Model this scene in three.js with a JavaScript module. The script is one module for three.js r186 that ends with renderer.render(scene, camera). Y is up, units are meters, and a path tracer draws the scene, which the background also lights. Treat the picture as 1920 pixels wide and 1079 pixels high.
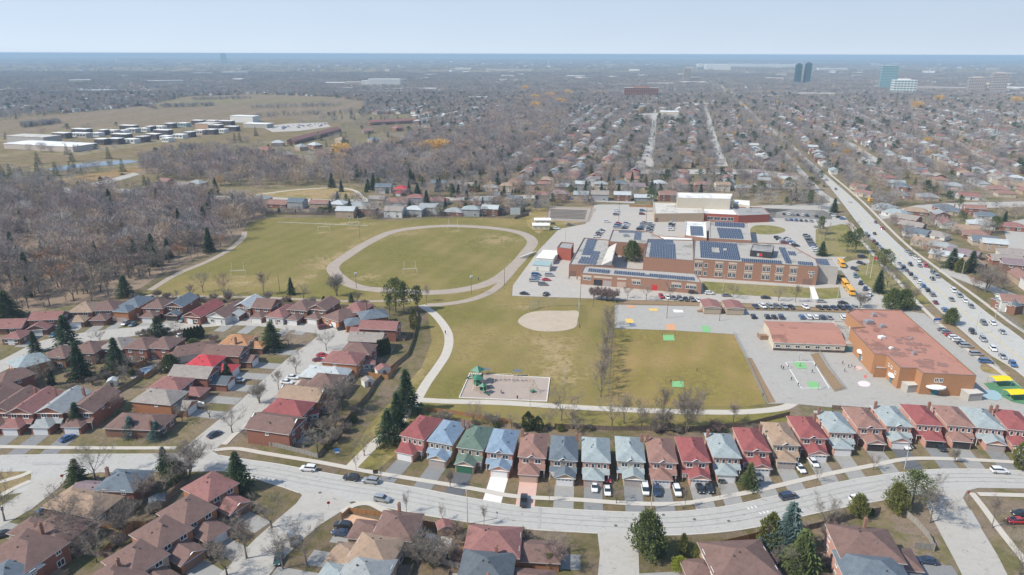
import * as THREE from 'three';
import { mergeGeometries } from 'three/addons/utils/BufferGeometryUtils.js';
import { MarchingCubes } from 'three/addons/objects/MarchingCubes.js';

// ---------- camera, sky, sun, exposure (x right, y up, -z away; metres) ----------
const scene = new THREE.Scene();
const D2R = Math.PI / 180;
const camera = new THREE.PerspectiveCamera(45.391,1024 / 575,1,80000);
camera.rotation.order = 'YXZ';
camera.position.set(0,110,0);
camera.rotation.set(-18.774 * D2R, 0,0.150 * D2R);

const SUN_AZ = 252 * D2R, SUN_EL = 46 * D2R;            // clockwise from the view direction
const sunDir = new THREE.Vector3(Math.sin(SUN_AZ) * Math.cos(SUN_EL), Math.sin(SUN_EL),-Math.cos(SUN_AZ) * Math.cos(SUN_EL));
const sun = new THREE.DirectionalLight(new THREE.Color(1.0,0.94,0.84),4.3);
sun.position.copy(sunDir).multiplyScalar(900).add(new THREE.Vector3(0,0,-350));
sun.target.position.set(0,0,-350);
sun.castShadow = true; sun.shadow.mapSize.set(4096,4096);
Object.assign(sun.shadow.camera, { left: -500, right: 500, top: 500, bottom: -500, near: 10, far: 2500 });
scene.add(sun, sun.target);

const skyN = (x, y) => 0.5 + 0.25 * Math.sin(x * 1.7 + 1.3 * Math.sin(y * 0.9)) + 0.25 * Math.sin(y * 1.1 + 1.7 * Math.sin(x * 0.6));
{ // clear pale spring sky: deeper blue overhead, milky towards the horizon, paler round the sun
  const w = 512, h = 256, px = new Float32Array(w * h * 4), v = new THREE.Vector3();
  for (let j = 0; j < h; j++) for (let i = 0; i < w; i++) {
    const el = ((j + 0.5) / h - 0.5) * Math.PI, az = ((i + 0.5) / w - 0.5) * 2 * Math.PI;
    v.set(Math.cos(el) * Math.cos(az), Math.sin(el), Math.cos(el) * Math.sin(az));
    const t = Math.pow(Math.max(0, Math.sin(el)),0.62), c = Math.max(0, v.dot(sunDir)), g = 0.09 * Math.pow(c, 3) + 0.3 * Math.pow(c, 24);
    const a = [0.565,0.66,0.765], b = [0.15,0.27,0.50], o = (j * w + i) * 4;
    for (let k = 0; k < 3; k++) px[o + k] = (a[k] + (b[k] - a[k]) * Math.min(1, t * 1.1)) * (1 + 0.12 * v.x * -1 * (1 - t)) + g * [1,0.95,0.87][k];
    const wisp = 1 + 0.035 * (skyN(az * 9 + 40, el * 60 + 20) - 0.5) * Math.min(1, Math.max(0, el * 4)) + 0.02 * (skyN(az * 23 + 7, el * 140) - 0.5); for (let k = 0; k < 3; k++) px[o + k] *= wisp;   // faint high veil
    px[o + 3] = 1;
  }
  const sky = new THREE.DataTexture(px, w, h, THREE.RGBAFormat, THREE.FloatType);
  sky.mapping = THREE.EquirectangularReflectionMapping; sky.magFilter = sky.minFilter = THREE.LinearFilter; sky.needsUpdate = true;
  scene.background = sky; scene.environment = sky;
}
scene.environmentIntensity = 1; scene.backgroundIntensity = 1;
scene.fog = new THREE.FogExp2(new THREE.Color(0.58,0.80,1.0),0.00014);

const renderer = new THREE.WebGLRenderer({ antialias: true });
renderer.setSize(1024,575);
renderer.toneMapping = THREE.LinearToneMapping;
renderer.toneMappingExposure = 1.22;
renderer.shadowMap.enabled = true;

// ---------- helpers ----------
function rng(seed) { let a = seed >>> 0; return () => { a = (a + 0x6D2B79F5) | 0; let t = Math.imul(a ^ (a >>> 15),1 | a); t = (t + Math.imul(t ^ (t >>> 7),61 | t)) ^ t; return ((t ^ (t >>> 14)) >>> 0) / 4294967296; }; }
const R0 = rng(20240);
const rr = (a, b, r = R0) => a + (b - a) * r();
const pick = (a, r = R0) => a[Math.floor(r() * a.length)];
const lerp = (a, b, t) => a + (b - a) * t, clamp = (x, a = 0, b = 1) => Math.min(b, Math.max(a, x)), smooth = (a, b, x) => { const t = clamp((x - a) / (b - a)); return t * t * (3 - 2 * t); };
const ORD = ['first','second','third','fourth','fifth','sixth','seventh','eighth','ninth','tenth','eleventh','twelfth','thirteenth','fourteenth','fifteenth','sixteenth','seventeenth','eighteenth','nineteenth','twentieth','twenty-first','twenty-second','twenty-third','twenty-fourth','twenty-fifth','twenty-sixth','twenty-seventh','twenty-eighth','twenty-ninth','thirtieth'];
const taken = new Map();
function numbered(n) { const k = taken.get(n) || 0; taken.set(n, k + 1); return k ? n + '_' + String(k).padStart(3,'0') : n; }
function tag(o, label, category, group, kind) { o.userData.label = label; o.userData.category = category; if (group) o.userData.group = group; if (kind) o.userData.kind = kind; return o; }
function shade(o) { o.castShadow = o.receiveShadow = true; return o; }
function top(o, name, x = 0, y = 0, z = 0, turn = 0) { o.name = numbered(name); o.position.set(x, y, z); o.rotation.y = turn; scene.add(o); if (o.isMesh) shade(o); return o; }
function group(name, x = 0, y = 0, z = 0, turn = 0) { return top(new THREE.Group(), name, x, y, z, turn); }
function part(parent, name, geo, mat) { const m = shade(new THREE.Mesh(geo, mat)); m.name = name; parent.add(m); return m; }
const turnFor = az => Math.PI - az * D2R;                 // local +z faces compass azimuth az (0 = straight away from the viewer, 90 = to the right)

// polygon builder: flat faces, uv in metres on the face plane
class MB {
  constructor() { this.p = []; this.u = []; this.m = new THREE.Matrix4(); this.v = new THREE.Vector3(); }
  at(x, y, z, ry = 0) { this.m.makeRotationY(ry).setPosition(x, y, z); return this; }
  poly(...pts) { // convex polygon, counter-clockwise seen from outside
    const q = pts.map(a => this.v.clone().set(...a).applyMatrix4(this.m));
    const n = new THREE.Vector3().subVectors(q[1], q[0]).cross(new THREE.Vector3().subVectors(q[2], q[0])).normalize();
    const flat = Math.abs(n.y) > 0.999;
    const s = flat ? new THREE.Vector3(1,0,0) : new THREE.Vector3(n.z, 0,-n.x).normalize(), t = flat ? new THREE.Vector3(0,0,-1) : new THREE.Vector3().crossVectors(n, s);
    const uv = q.map(a => [a.dot(s), a.dot(t)]);
    for (let i = 1; i + 1 < q.length; i++) for (const k of [0, i, i + 1]) { this.p.push(q[k].x, q[k].y, q[k].z); this.u.push(...uv[k]); }
    return this;
  }
  box(x, y, z, sx, sy, sz, skipBottom = true) { // y = bottom
    const a = x - sx / 2, b = x + sx / 2, c = y, d = y + sy, e = z - sz / 2, f = z + sz / 2;
    this.poly([a, c, f],[b, c, f],[b, d, f],[a, d, f]).poly([b, c, e],[a, c, e],[a, d, e],[b, d, e])
      .poly([b, c, f],[b, c, e],[b, d, e],[b, d, f]).poly([a, c, e],[a, c, f],[a, d, f],[a, d, e]).poly([a, d, f],[b, d, f],[b, d, e],[a, d, e]);
    if (!skipBottom) this.poly([a, c, e],[b, c, e],[b, c, f],[a, c, f]);
    return this;
  }
  prism(x, y, z, r0, r1, h, n = 6) { // tapered upright post
    for (let i = 0; i < n; i++) {
      const A = i / n * 2 * Math.PI, B = (i + 1) / n * 2 * Math.PI, f = (r, a, Y) => [x + r * Math.sin(a), Y, z + r * Math.cos(a)];
      this.poly(f(r0, A, y), f(r0, B, y), f(r1, B, y + h), f(r1, A, y + h)); this.poly([x, y + h, z], f(r1, A, y + h), f(r1, B, y + h));
    } return this;
  }
  bar(a, b, r, n = 4) { // tube between two points
    const A = new THREE.Vector3(...a), B = new THREE.Vector3(...b), d = B.clone().sub(A).normalize(), s = new THREE.Vector3(0,1,0).cross(d); if (s.lengthSq() < 1e-4) s.set(1,0,0); s.normalize(); const t = d.clone().cross(s);
    const f = (P, k) => { const w = k / n * 2 * Math.PI; return P.clone().addScaledVector(s, r * Math.cos(w)).addScaledVector(t, r * Math.sin(w)).toArray(); };
    for (let k = 0; k < n; k++) this.poly(f(A, k), f(A, k + 1), f(B, k + 1), f(B, k));
    return this;
  }
  geo() { const g = new THREE.BufferGeometry(); g.setAttribute('position', new THREE.Float32BufferAttribute(this.p, 3)); g.setAttribute('uv', new THREE.Float32BufferAttribute(this.u, 2)); g.computeVertexNormals(); return g; }
}
const inPoly = (x, z, p) => { let c = false; for (let i = 0, j = p.length - 1; i < p.length; j = i++) if ((p[i][1] > z) !== (p[j][1] > z) && x < (p[j][0] - p[i][0]) * (z - p[i][1]) / (p[j][1] - p[i][1]) + p[i][0]) c = !c; return c; };
const boxOf = p => [Math.min(...p.map(a => a[0])), Math.max(...p.map(a => a[0])), Math.min(...p.map(a => a[1])), Math.max(...p.map(a => a[1]))];
const CLEAR = [];                                         // ground where no tree or house is scattered
const keepClear = p => { CLEAR.push({ p, b: boxOf(p) }); return p; };
const isClear = (x, z, m = 0) => CLEAR.some(({ p, b }) => x > b[0] - m && x < b[1] + m && z > b[2] - m && z < b[3] + m && (inPoly(x, z, p) || (m && (inPoly(x + m, z, p) || inPoly(x - m, z, p) || inPoly(x, z + m, p) || inPoly(x, z - m, p)))));
// smooth closed / open outlines
function spline(pts, n = 6, closed = false) {
  const c = new THREE.CatmullRomCurve3(pts.map(a => new THREE.Vector3(a[0],0, a[1])), closed, 'centripetal');
  return c.getPoints(pts.length * n).map(v => [v.x, v.z]);
}
function offsetLine(pts, d) { return pts.map((p, i) => { const a = pts[Math.max(0, i - 1)], b = pts[Math.min(pts.length - 1, i + 1)], x = b[0] - a[0], z = b[1] - a[1], l = Math.hypot(x, z) || 1; return [p[0] - z / l * d, p[1] + x / l * d]; }); }
const ribbon = (pts, w) => [...offsetLine(pts, w / 2), ...offsetLine(pts, -w / 2).reverse()];

// ---------- noise and textures ----------
function noise2(seed, period) { // periodic value noise
  const r = rng(seed), t = Float32Array.from({ length: period * period }, () => r());
  return (x, y) => { const i = Math.floor(x), j = Math.floor(y), f = x - i, g = y - j, u = f * f * (3 - 2 * f), v = g * g * (3 - 2 * g), m = (a, b) => t[(((b % period) + period) % period) * period + ((a % period) + period) % period];
    return lerp(lerp(m(i, j), m(i + 1, j), u), lerp(m(i, j + 1), m(i + 1, j + 1), u), v); };
}
function texture(w, h, fn, rx = 1, ry = rx) { // fn(u, v) -> linear rgb 0..1
  const d = new Uint8Array(w * h * 4), s = x => { x = clamp(x); return 255 * (x < 0.0031308 ? 12.92 * x : 1.055 * Math.pow(x, 1 / 2.4) - 0.055); };
  for (let j = 0; j < h; j++) for (let i = 0; i < w; i++) { const c = fn(i / w, j / h), o = (j * w + i) * 4; d[o] = s(c[0]); d[o + 1] = s(c[1]); d[o + 2] = s(c[2]); d[o + 3] = 255; }
  const t = new THREE.DataTexture(d, w, h); t.colorSpace = THREE.SRGBColorSpace; t.wrapS = t.wrapT = THREE.RepeatWrapping; t.magFilter = THREE.LinearFilter; t.minFilter = THREE.LinearMipmapLinearFilter; t.generateMipmaps = true; t.repeat.set(rx, ry); t.needsUpdate = true; return t;
}
const n8 = noise2(1,8), n16 = noise2(2,16), n32 = noise2(3,32), n64 = noise2(4,64), n128 = noise2(5,128), n256 = noise2(6,256);
const fb = (u, v) => (n8(u * 8, v * 8) * 8 + n16(u * 16, v * 16) * 5 + n32(u * 32, v * 32) * 4 + n64(u * 64, v * 64) * 3 + n128(u * 128, v * 128) * 2.5 + n256(u * 256, v * 256) * 2.5) / 25;
const mix3 = (a, b, t) => [lerp(a[0], b[0], t), lerp(a[1], b[1], t), lerp(a[2], b[2], t)];
const mul3 = (a, k) => [a[0] * k, a[1] * k, a[2] * k];
const std = (o) => new THREE.MeshPhysicalMaterial({ roughness: 0.9, metalness: 0, specularIntensity: (o.roughness ?? 0.9) >= 0.9 ? 0.3 : 1, ...o });
const rgb = (r, g, b) => new THREE.Color().setRGB(r, g, b);

const T = {};
T.grass = texture(1024,1024, (u, v) => { const a = fb(u, v), b = fb(v + 0.37, u + 0.11), c = n256(u * 256, v * 256), d = n64(u * 64 + 9, v * 64); let q = mix3([0.30,0.225,0.12],[0.205,0.18,0.07], smooth(0.42,0.62, a)); q = mix3(q, [0.30,0.225,0.145], smooth(0.5,0.62, b)); return mul3(q, 0.72 + 0.36 * c + 0.2 * d); }, 1 / 70);
T.asphalt = texture(1024,1024, (u, v) => { const a = fb(u, v), c = n256(u * 256, v * 256), b = n32(u * 32, v * 32); let k = 0.91 + 0.09 * a + 0.10 * (c - 0.5) + 0.06 * (b - 0.5);
  const w = n16(u * 16 + 3.1 * n32(u * 32, v * 32) * 0.4, v * 16 + 1.2 * n32(v * 32, u * 32) * 0.4); if (Math.abs(w - 0.5) < 0.008) k *= 0.66; const w2 = n8(u * 8 + 0.5 * n64(u * 64, v * 64), v * 8); if (Math.abs(w2 - 0.44) < 0.004) k *= 0.75; return [k, k, k * 0.985]; }, 1 / 28);
T.concrete = texture(512,512, (u, v) => { const k = 0.85 + 0.16 * fb(u, v) + 0.1 * (n256(u * 256, v * 256) - 0.5); return [k, k * 0.985, k * 0.95]; }, 1 / 14);
T.shingle = texture(512,512, (u, v) => { const row = Math.floor(v * 48), e = n256(u * 256, row * 5.3), k = 0.74 + 0.32 * e + 0.62 * (fb(u, v) - 0.5) + 0.12 * (n128(u * 128, v * 128) - 0.5), s = (v * 48) % 1 < 0.16 ? 0.86 : 1; return [k * s, k * s, k * s]; }, 1 / 8);
T.brick = texture(512,512, (u, v) => { const row = Math.floor(v * 64), x = u * 24 + (row % 2) * 0.5, mort = (v * 64) % 1 < 0.16 || x % 1 < 0.06, e = n256(Math.floor(x) * 7.3, row * 3.1); const k = 0.72 + 0.5 * e + 0.2 * (fb(u, v) - 0.5); return mort ? [1.0,1.08,1.15] : [k, k * 0.97, k * 0.95]; }, 1 / 5);
T.membrane = texture(1024,1024, (u, v) => { const a = fb(u, v), b = fb(v + 0.2, u + 0.6); const k = 0.8 + 0.34 * a + 0.1 * (n256(u * 256, v * 256) - 0.5), s = 1 - 0.35 * smooth(0.56,0.66, b); return [k * s, k * s, k * s * 0.99]; }, 1 / 60);
T.wood = texture(256,256, (u, v) => { const b = Math.floor(u * 16), k = 0.75 + 0.4 * n64(b * 3.7, v * 3) + 0.25 * (n256(u * 256, v * 24) - 0.5), g = (u * 16) % 1 < 0.1 ? 0.6 : 1; return [k * g, k * g * 0.97, k * g * 0.93]; }, 1 / 2.4);
T.dirt = texture(512,512, (u, v) => { const k = 0.8 + 0.3 * fb(u, v) + 0.2 * (n256(u * 256, v * 256) - 0.5); return [k, k * 0.97, k * 0.93]; }, 1 / 25);

// ---------- the ground: one sheet to the horizon ----------
const CAM_FAR = 30000;
{
  const rows = []; for (let z = 160; z > -CAM_FAR; z -= Math.max(14, Math.abs(z) * 0.035)) rows.push(z); rows.push(-CAM_FAR);
  const cols = 150, pos = [], uv = [], col = [], idx = [], c1 = noise2(77,64), c2 = noise2(78,64), c3 = noise2(79,64);
  rows.forEach((z, j) => { const half = 260 + Math.max(0,-z) * 1.05; for (let i = 0; i <= cols; i++) {
    const x = (i / cols * 2 - 1) * half; pos.push(x, 0, z); uv.push(x, -z);
    const a = c1(x / 46 + 100, z / 46 + 900), b = c2(x / 190 + 30, z / 190 + 300), c = c3(x / 900 + 30, z / 900 + 100);
    const k = 0.62 + 0.36 * a + 0.28 * b;
    const q = mix3([1,1,1],[0.72,0.74,0.80], smooth(0.35,0.75, c));          // broad patches of greyer, trodden ground
    col.push(k * q[0], k * q[1] * (0.97 + 0.06 * b), k * q[2] * (0.9 + 0.2 * a)); } });
  for (let j = 0; j + 1 < rows.length; j++) for (let i = 0; i < cols; i++) { const a = j * (cols + 1) + i, b = a + cols + 1; idx.push(a, a + 1, b, a + 1, b + 1, b); }
  const g = new THREE.BufferGeometry(); g.setAttribute('position', new THREE.Float32BufferAttribute(pos, 3)); g.setAttribute('uv', new THREE.Float32BufferAttribute(uv, 2)); g.setAttribute('color', new THREE.Float32BufferAttribute(col, 3)); g.setIndex(idx); g.computeVertexNormals();
  tag(top(new THREE.Mesh(g, std({ map: T.grass, vertexColors: true, roughness: 1 })),'ground'),'dry early spring grass and bare earth reaching the horizon','ground', null, 'structure');
}
{ // low ridges along the skyline
  const pos = [], idx = [], n1 = noise2(91,64), n2 = noise2(92,128), cols = 260, rowsZ = [0,1200,2600,5200];
  rowsZ.forEach((d, r) => { for (let i = 0; i <= cols; i++) { const t = i / cols, x = (t * 2 - 1) * 26000, s = smooth(0.1,0.55, t) * 0 + 1 - smooth(0.52,0.68, t) * 0.72;
    const bump = Math.exp(-Math.pow((t - 0.575) / 0.03,2)) * 40, h = Math.min(108, (66 + 28 * n1(t * 20,3) + 14 * n2(t * 90,7)) * s + bump); pos.push(x, r === 0 ? -2 : r === 3 ? 0 : h * (r === 1 ? 0.55 : 1),-22000 - d); } });
  for (let j = 0; j < 3; j++) for (let i = 0; i < cols; i++) { const a = j * (cols + 1) + i, b = a + cols + 1; idx.push(a, a + 1, b, a + 1, b + 1, b); }
  const g = new THREE.BufferGeometry(); g.setAttribute('position', new THREE.Float32BufferAttribute(pos, 3)); g.setIndex(idx); g.computeVertexNormals();
  tag(top(new THREE.Mesh(g, std({ color: rgb(0.10,0.10,0.085), roughness: 1 })),'hills'),'low wooded ridge along the hazy skyline','hills', null, 'structure');
}

let seq = 0;
function sheet(name, outline, mat, y, label, category = name.replace(/_/g, ' '), holes = []) {
  const s = new THREE.Shape(outline.map(p => new THREE.Vector2(p[0],-p[1])));
  for (const h of holes) s.holes.push(new THREE.Path(h.map(p => new THREE.Vector2(p[0],-p[1]))));
  const g = new THREE.ShapeGeometry(s); g.rotateX(-Math.PI / 2);
  const m = top(new THREE.Mesh(g, mat), name, 0, y + (seq++ % 60) * 0.0005,0); m.castShadow = false;
  return tag(m, label, category, null, 'structure');
}
const M = {
  road: std({ map: T.asphalt, color: rgb(0.435,0.42,0.395) }),
  roadWarm: std({ map: T.asphalt, color: rgb(0.43,0.405,0.37) }),
  lot: std({ map: T.asphalt, color: rgb(0.45,0.415,0.375) }),
  yard: std({ map: T.asphalt, color: rgb(0.395,0.375,0.345) }),
  darkTar: std({ map: T.asphalt, color: rgb(0.13,0.132,0.14) }),
  midTar: std({ map: T.asphalt, color: rgb(0.235,0.235,0.235) }),
  paleTar: std({ map: T.asphalt, color: rgb(0.315,0.305,0.29) }),
  walk: std({ map: T.concrete, color: rgb(0.54,0.50,0.45) }),
  white: std({ map: T.concrete, color: rgb(0.78,0.76,0.73) }),
  pink: std({ map: T.concrete, color: rgb(0.62,0.42,0.36) }),
  kerb: std({ map: T.concrete, color: rgb(0.56,0.54,0.50) }),
  gravel: std({ map: T.dirt, color: rgb(0.385,0.33,0.285), roughness: 1 }),
  sand: std({ map: T.dirt, color: rgb(0.47,0.40,0.32), roughness: 1 }),
  chips: std({ map: T.dirt, color: rgb(0.40,0.335,0.30), roughness: 1 }),
  earth: std({ map: T.dirt, color: rgb(0.28,0.20,0.125), roughness: 1 }),
  meadow: std({ map: T.grass, color: rgb(1.1,1.05,0.9), roughness: 1 }),
  lawn: std({ map: T.grass, color: rgb(0.8,0.9,0.66), roughness: 1 }),
};

// ---------- playing fields: one grass sheet, its own worn and greener patches ----------
const parkEdge = [[-171.7,-476],[-120.1,-474],[-79.8,-467],[-49.1,-476],[-22.7,-476],[-0.1,-475],[15.4,-492],[46.2,-467],[31,-444],[15.7,-392],[0.5,-327],[-0.5,-311],[32.9,-307],[50,-303],[40.2,-257],[31.9,-203],[77.3,-201.8],[90.4,-201.5],[88,-192.8],[73.4,-189.4],[40,-189.3],[6.8,-189.1],[-18.6,-193.9],[-26.3,-194.9],[-30.6,-188.9],[-33.2,-173.8],[-37.7,-164.6],[-46.7,-168.2],[-44.7,-188.8],[-39.6,-208.2],[-33.4,-231.2],[-32.3,-256],[-39.2,-296],[-66.3,-297],[-99.7,-302],[-130.9,-306],[-177,-312],[-176.8,-339],[-169.6,-368],[-167.7,-402],[-173.3,-435],[-180.7,-465]];
{
  const bx = boxOf(parkEdge), x0 = bx[0], z0 = bx[2], sx = bx[1] - x0, sz = bx[3] - z0;
  const q1 = noise2(101,256), q2 = noise2(102,256), q3 = noise2(103,256), q4 = noise2(104,512);
  const blot = (x, z, c, rx, rz, p = 1) => Math.exp(-Math.pow(Math.hypot((x - c[0]) / rx, (z - c[1]) / rz),2) * p);
  const worn = [[[[19.8,-231.5]][0],9,14],[[[17.6,-243.4]][0],7,10],[[[19.9,-224.8]][0],10,8],[[[-20.8,-317]][0],14,5],[[[-8.4,-416]][0],16,14],[[[-3,-370]][0],7,8],[[[-69.6,-436]][0],12,10],[[[-74.8,-340]][0],8,8],[[[-107.3,-369]][0],10,14],[[[-137.7,-330]][0],14,6],[[[-116.4,-458]][0],30,5],[[[-27.8,-173.8]][0],9,12],[[[-38.1,-188.9]][0],6,14],[[[-36.7,-226.7]][0],6,14], ...[[-98.4,-382],[-100.2,-367],[-102.2,-354],[-104.5,-342],[-95.9,-398],[-92.8,-414],[-107.6,-329]].map(p => [p, 4,7]), ...[[-53.3,-343],[-141.7,-338],[-121.8,-432],[-38.6,-439],[-105.4,-446]].map(p => [p, 5,4]),[[[15.2,-256]][0],12,6],[[[4.9,-297]][0],10,5]];
  const t = texture(2048,2048, (u, v) => {
    const x = x0 + u * sx, z = z0 + (1 - v) * sz, a = q1(x / 22 + 60, z / 22 + 60), b = q2(x / 5 + 90, z / 5 + 160), c = q3(x / 1.3 + 300, z / 1.3 + 700), d = q4(x / 0.45 + 1000, z / 0.45 + 1500), e = q1(x / 60 + 20, z / 60 + 40);
    let m = 0.26 + 0.5 * a + 0.2 * (b - 0.5) + 0.4 * (e - 0.5);                       // share of green
    m += 0.06 * Math.sin((x * 0.94 + z * 0.34) / 1.9);                                // mowing
    let w = 0; for (const [p, rx, rz] of worn) w += blot(x, z, p, rx, rz) * (0.25 + 1.0 * b);
    let q = mix3([0.292,0.222,0.088],[0.192,0.170,0.048], smooth(0.15,0.75, m + 0.4 * (c - 0.5) + 0.3 * (d - 0.5)));
    q = mix3(q, [0.36,0.27,0.135], clamp(w * smooth(0.3,0.7, c * 0.5 + b * 0.6)) * 0.85);
    return mul3(q, 0.58 + 0.29 * c + 0.33 * d);
  });
  t.wrapS = t.wrapT = THREE.ClampToEdgeWrapping; t.repeat.set(1 / sx, 1 / sz); t.offset.set(-x0 / sx, (z0 + sz) / sz);
  M.field = std({ map: t, roughness: 1 });
  sheet('park_lawn', keepClear(parkEdge), M.field, 0.01,'olive and straw coloured grass of the park and sports fields');
}
const yardField = [[43.3,-270],[67.3,-268],[92,-264],[89.9,-243.8],[87.1,-223],[84.7,-204.4],[77.5,-202.1],[31.7,-203]];
sheet('school_lawn', keepClear(yardField), std({ map: M.field.map, color: rgb(1.24,1.12,1.16), roughness: 1 }),0.02,'worn straw coloured field beside the smaller school');

// ---------- running track, paths, diamond ----------
const trackMid = spline([[-92.2,-344],[-97.4,-358],[-94.9,-379],[-86.5,-415],[-75.2,-439],[-46.8,-452],[-14.3,-447],[5.1,-434],[12.5,-414],[7.7,-386],[-0,-357],[-9.6,-334],[-21.1,-322],[-36.4,-316],[-57.4,-318],[-77,-324]],6, true);
{
  const o = offsetLine([...trackMid.slice(-3,-1), ...trackMid, ...trackMid.slice(1,3)],3.4).slice(2,-2), i = offsetLine([...trackMid.slice(-3,-1), ...trackMid, ...trackMid.slice(1,3)],-3.4).slice(2,-2);
  const big = boxOf(o), sml = boxOf(i), flip = big[1] - big[0] < sml[1] - sml[0], ring = flip ? i : o, hole = flip ? o : i; sheet('running_track', ring.slice(0,-1), M.gravel, 0.035,'pale gravel oval running track round the far playing field','track',[hole.slice(0,-1)]);
}
const path = (pts, w, label, mat = M.walk, y = 0.05, name = 'path') => sheet(name, keepClear(ribbon(spline(pts, 5), w)), mat, y, label, 'path');
path([[13.2,-414],[7.7,-386],[-2.8,-340],[-10.4,-317],[-20.1,-305],[-32.1,-299],[-39.4,-298]],4.2,'pale footpath joining the track to the park', M.gravel, 0.055);
path([[-41.8,-298],[-34.4,-286],[-27.2,-267],[-25.4,-256],[-25.5,-243.1],[-27.5,-231.2],[-30,-219],[-31.4,-209.4],[-32.3,-202.6],[-34.7,-193.9],[-38.1,-184.1],[-41,-178.1],[-43,-172.3],[-45.3,-165.6]],3.6,'winding pale footpath down the grass strip to the street');
path([[-32.1,-206.3],[-23.1,-205.3],[-3.4,-204.3],[19.4,-201.5],[41.8,-199.4],[59,-198.5],[76.3,-198.6],[89.5,-201.5],[94.5,-205.2]],3.2,'pale footpath running behind the row of houses');
path([[-45.2,-305],[-64.8,-303],[-80,-303],[-111.1,-307],[-132.1,-309],[-160.3,-309],[-175.4,-311]],2.6,'footpath along the back fences of the crescent houses', M.gravel, 0.058);
path([[-177.2,-318],[-176.1,-343],[-169.6,-368],[-167.2,-392],[-169,-418],[-174,-435]],3.4,'pale footpath along the edge of the bare woods', M.gravel);
sheet('infield', keepClear(spline([[2.6,-278],[7.2,-288],[14.5,-291],[24.1,-291],[29.6,-291],[28.7,-280],[26.7,-271],[20.2,-267],[11.2,-267],[5.7,-271]],4, true)), M.sand, 0.04,'sandy infield of the ball diamond','infield');
const playPoly = [[-15.2,-226.3],[13.6,-222.6],[11.7,-205.1],[-17.7,-207.6]];
sheet('playground_surface', keepClear(playPoly), M.chips, 0.04,'brown wood chip surface of the playground','playground');

// ---------- streets ----------
const road = (pts, label, mat = M.road, y = 0.07, name = 'road') => sheet(name, keepClear(pts), mat, y, label, 'road');
const kerbLine = (pts, w = 0.3) => { // raised concrete kerb along a road edge
  const b = new MB(), A = offsetLine(pts, -w / 2), B = offsetLine(pts, w / 2);
  for (let i = 0; i + 1 < pts.length; i++) { const [a, c, d, e] = [A[i], A[i + 1], B[i + 1], B[i]], h = 0.13; b.poly([a[0], h, a[1]],[e[0], h, e[1]],[d[0], h, d[1]],[c[0], h, c[1]]).poly([a[0],0, a[1]],[a[0], h, a[1]],[c[0], h, c[1]],[c[0],0, c[1]]).poly([e[0], h, e[1]],[e[0],0, e[1]],[d[0],0, d[1]],[d[0], h, d[1]]); }
  return b;
};
function kerb(pts, label) { const m = top(new THREE.Mesh(kerbLine(pts).geo(), M.kerb),'kerb'); return tag(m, label, 'kerb', null, 'structure'); }
const nearTopEdge = [[-147.3,-171.9],[-129.3,-172.5],[-97.1,-172.9]], nearTop2 = spline([[-84.2,-172.2],[-77.7,-170.5],[-66.2,-167.9],[-54.7,-164.5],[-46.8,-162.3],[-33,-158.9],[-22.6,-156],[-15.3,-153.7],[-8.2,-151.7],[0.1,-149.5],[11,-148.2],[19.1,-147.4],[32.6,-146.6],[43.5,-147.1],[56.4,-149.5],[67.2,-152.9],[80,-156.9],[93.4,-161.1],[109.9,-164.8],[119.6,-166.1],[131.6,-166.2],[143,-165.4],[152.5,-164.2]],3);
const nearBot = spline([[-40.6,-150.9],[-29.7,-147.6],[-14.4,-143.5],[0.2,-140.7],[5.4,-139.9],[20.8,-138.6]],3), nearBot2 = spline([[29.8,-138],[41.4,-138.1],[53.4,-139.5],[63.3,-141.9],[74,-145.5],[86.4,-149.2],[97.5,-152.1],[104.8,-154],[109.7,-155.2]],3), nearBot3 = [[121.6,-156.2],[125.2,-157.4],[137.2,-157.2],[146.6,-156.3]];
road([...[[-156.3,-171.5]], ...nearTopEdge, ...[[-91.4,-174.6],[-86.8,-174.1]], ...nearTop2, ...[...nearBot3].reverse(), ...[[114.7,-154]], ...[...nearBot2].reverse(), ...[[25.1,-136.8]], ...[...nearBot].reverse(), ...[[-47.7,-148.9],[-55.1,-153.8],[-61.2,-157],[-71.4,-161.4],[-79.8,-164.4],[-90.1,-164.1],[-101.9,-164.1],[-113.5,-163.7],[-120.8,-161.2],[-124.1,-157.2],[-129.2,-154.2],[-140.7,-150.7]]],'pale grey curved street in front of the long row of houses', M.road, 0.07,'street');
for (const [p, l] of [[[[-149.6,-162.6],[-141.5,-163.6],[-134.6,-163.9],[-132.3,-162.6],[-130.8,-160.1],[-131.3,-157.2],[-132,-154.1],[-133,-151.6],[-136.6,-145.3]],'rounded grass corner on the left edge']]) sheet('corner_lawn', p, std({ map: T.grass, color: rgb(0.85,0.85,0.8), roughness: 1 }),0.11, l, 'lawn');
kerb(nearTop2,'concrete kerb along the house row side of the curved street'); kerb(nearBot, 'concrete kerb beside the corner house with the pool'); kerb(nearBot2,'concrete kerb outside the long wooden fence'); kerb(nearTopEdge, 'concrete kerb below the gabled houses'); kerb([[-113.5,-163.7],[-101.9,-164.1],[-90.1,-164.1],[-79.8,-164.4],[-71.4,-161.4],[-61.2,-157],[-56.2,-154.5]],'concrete kerb behind the slate roofed corner house');
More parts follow.
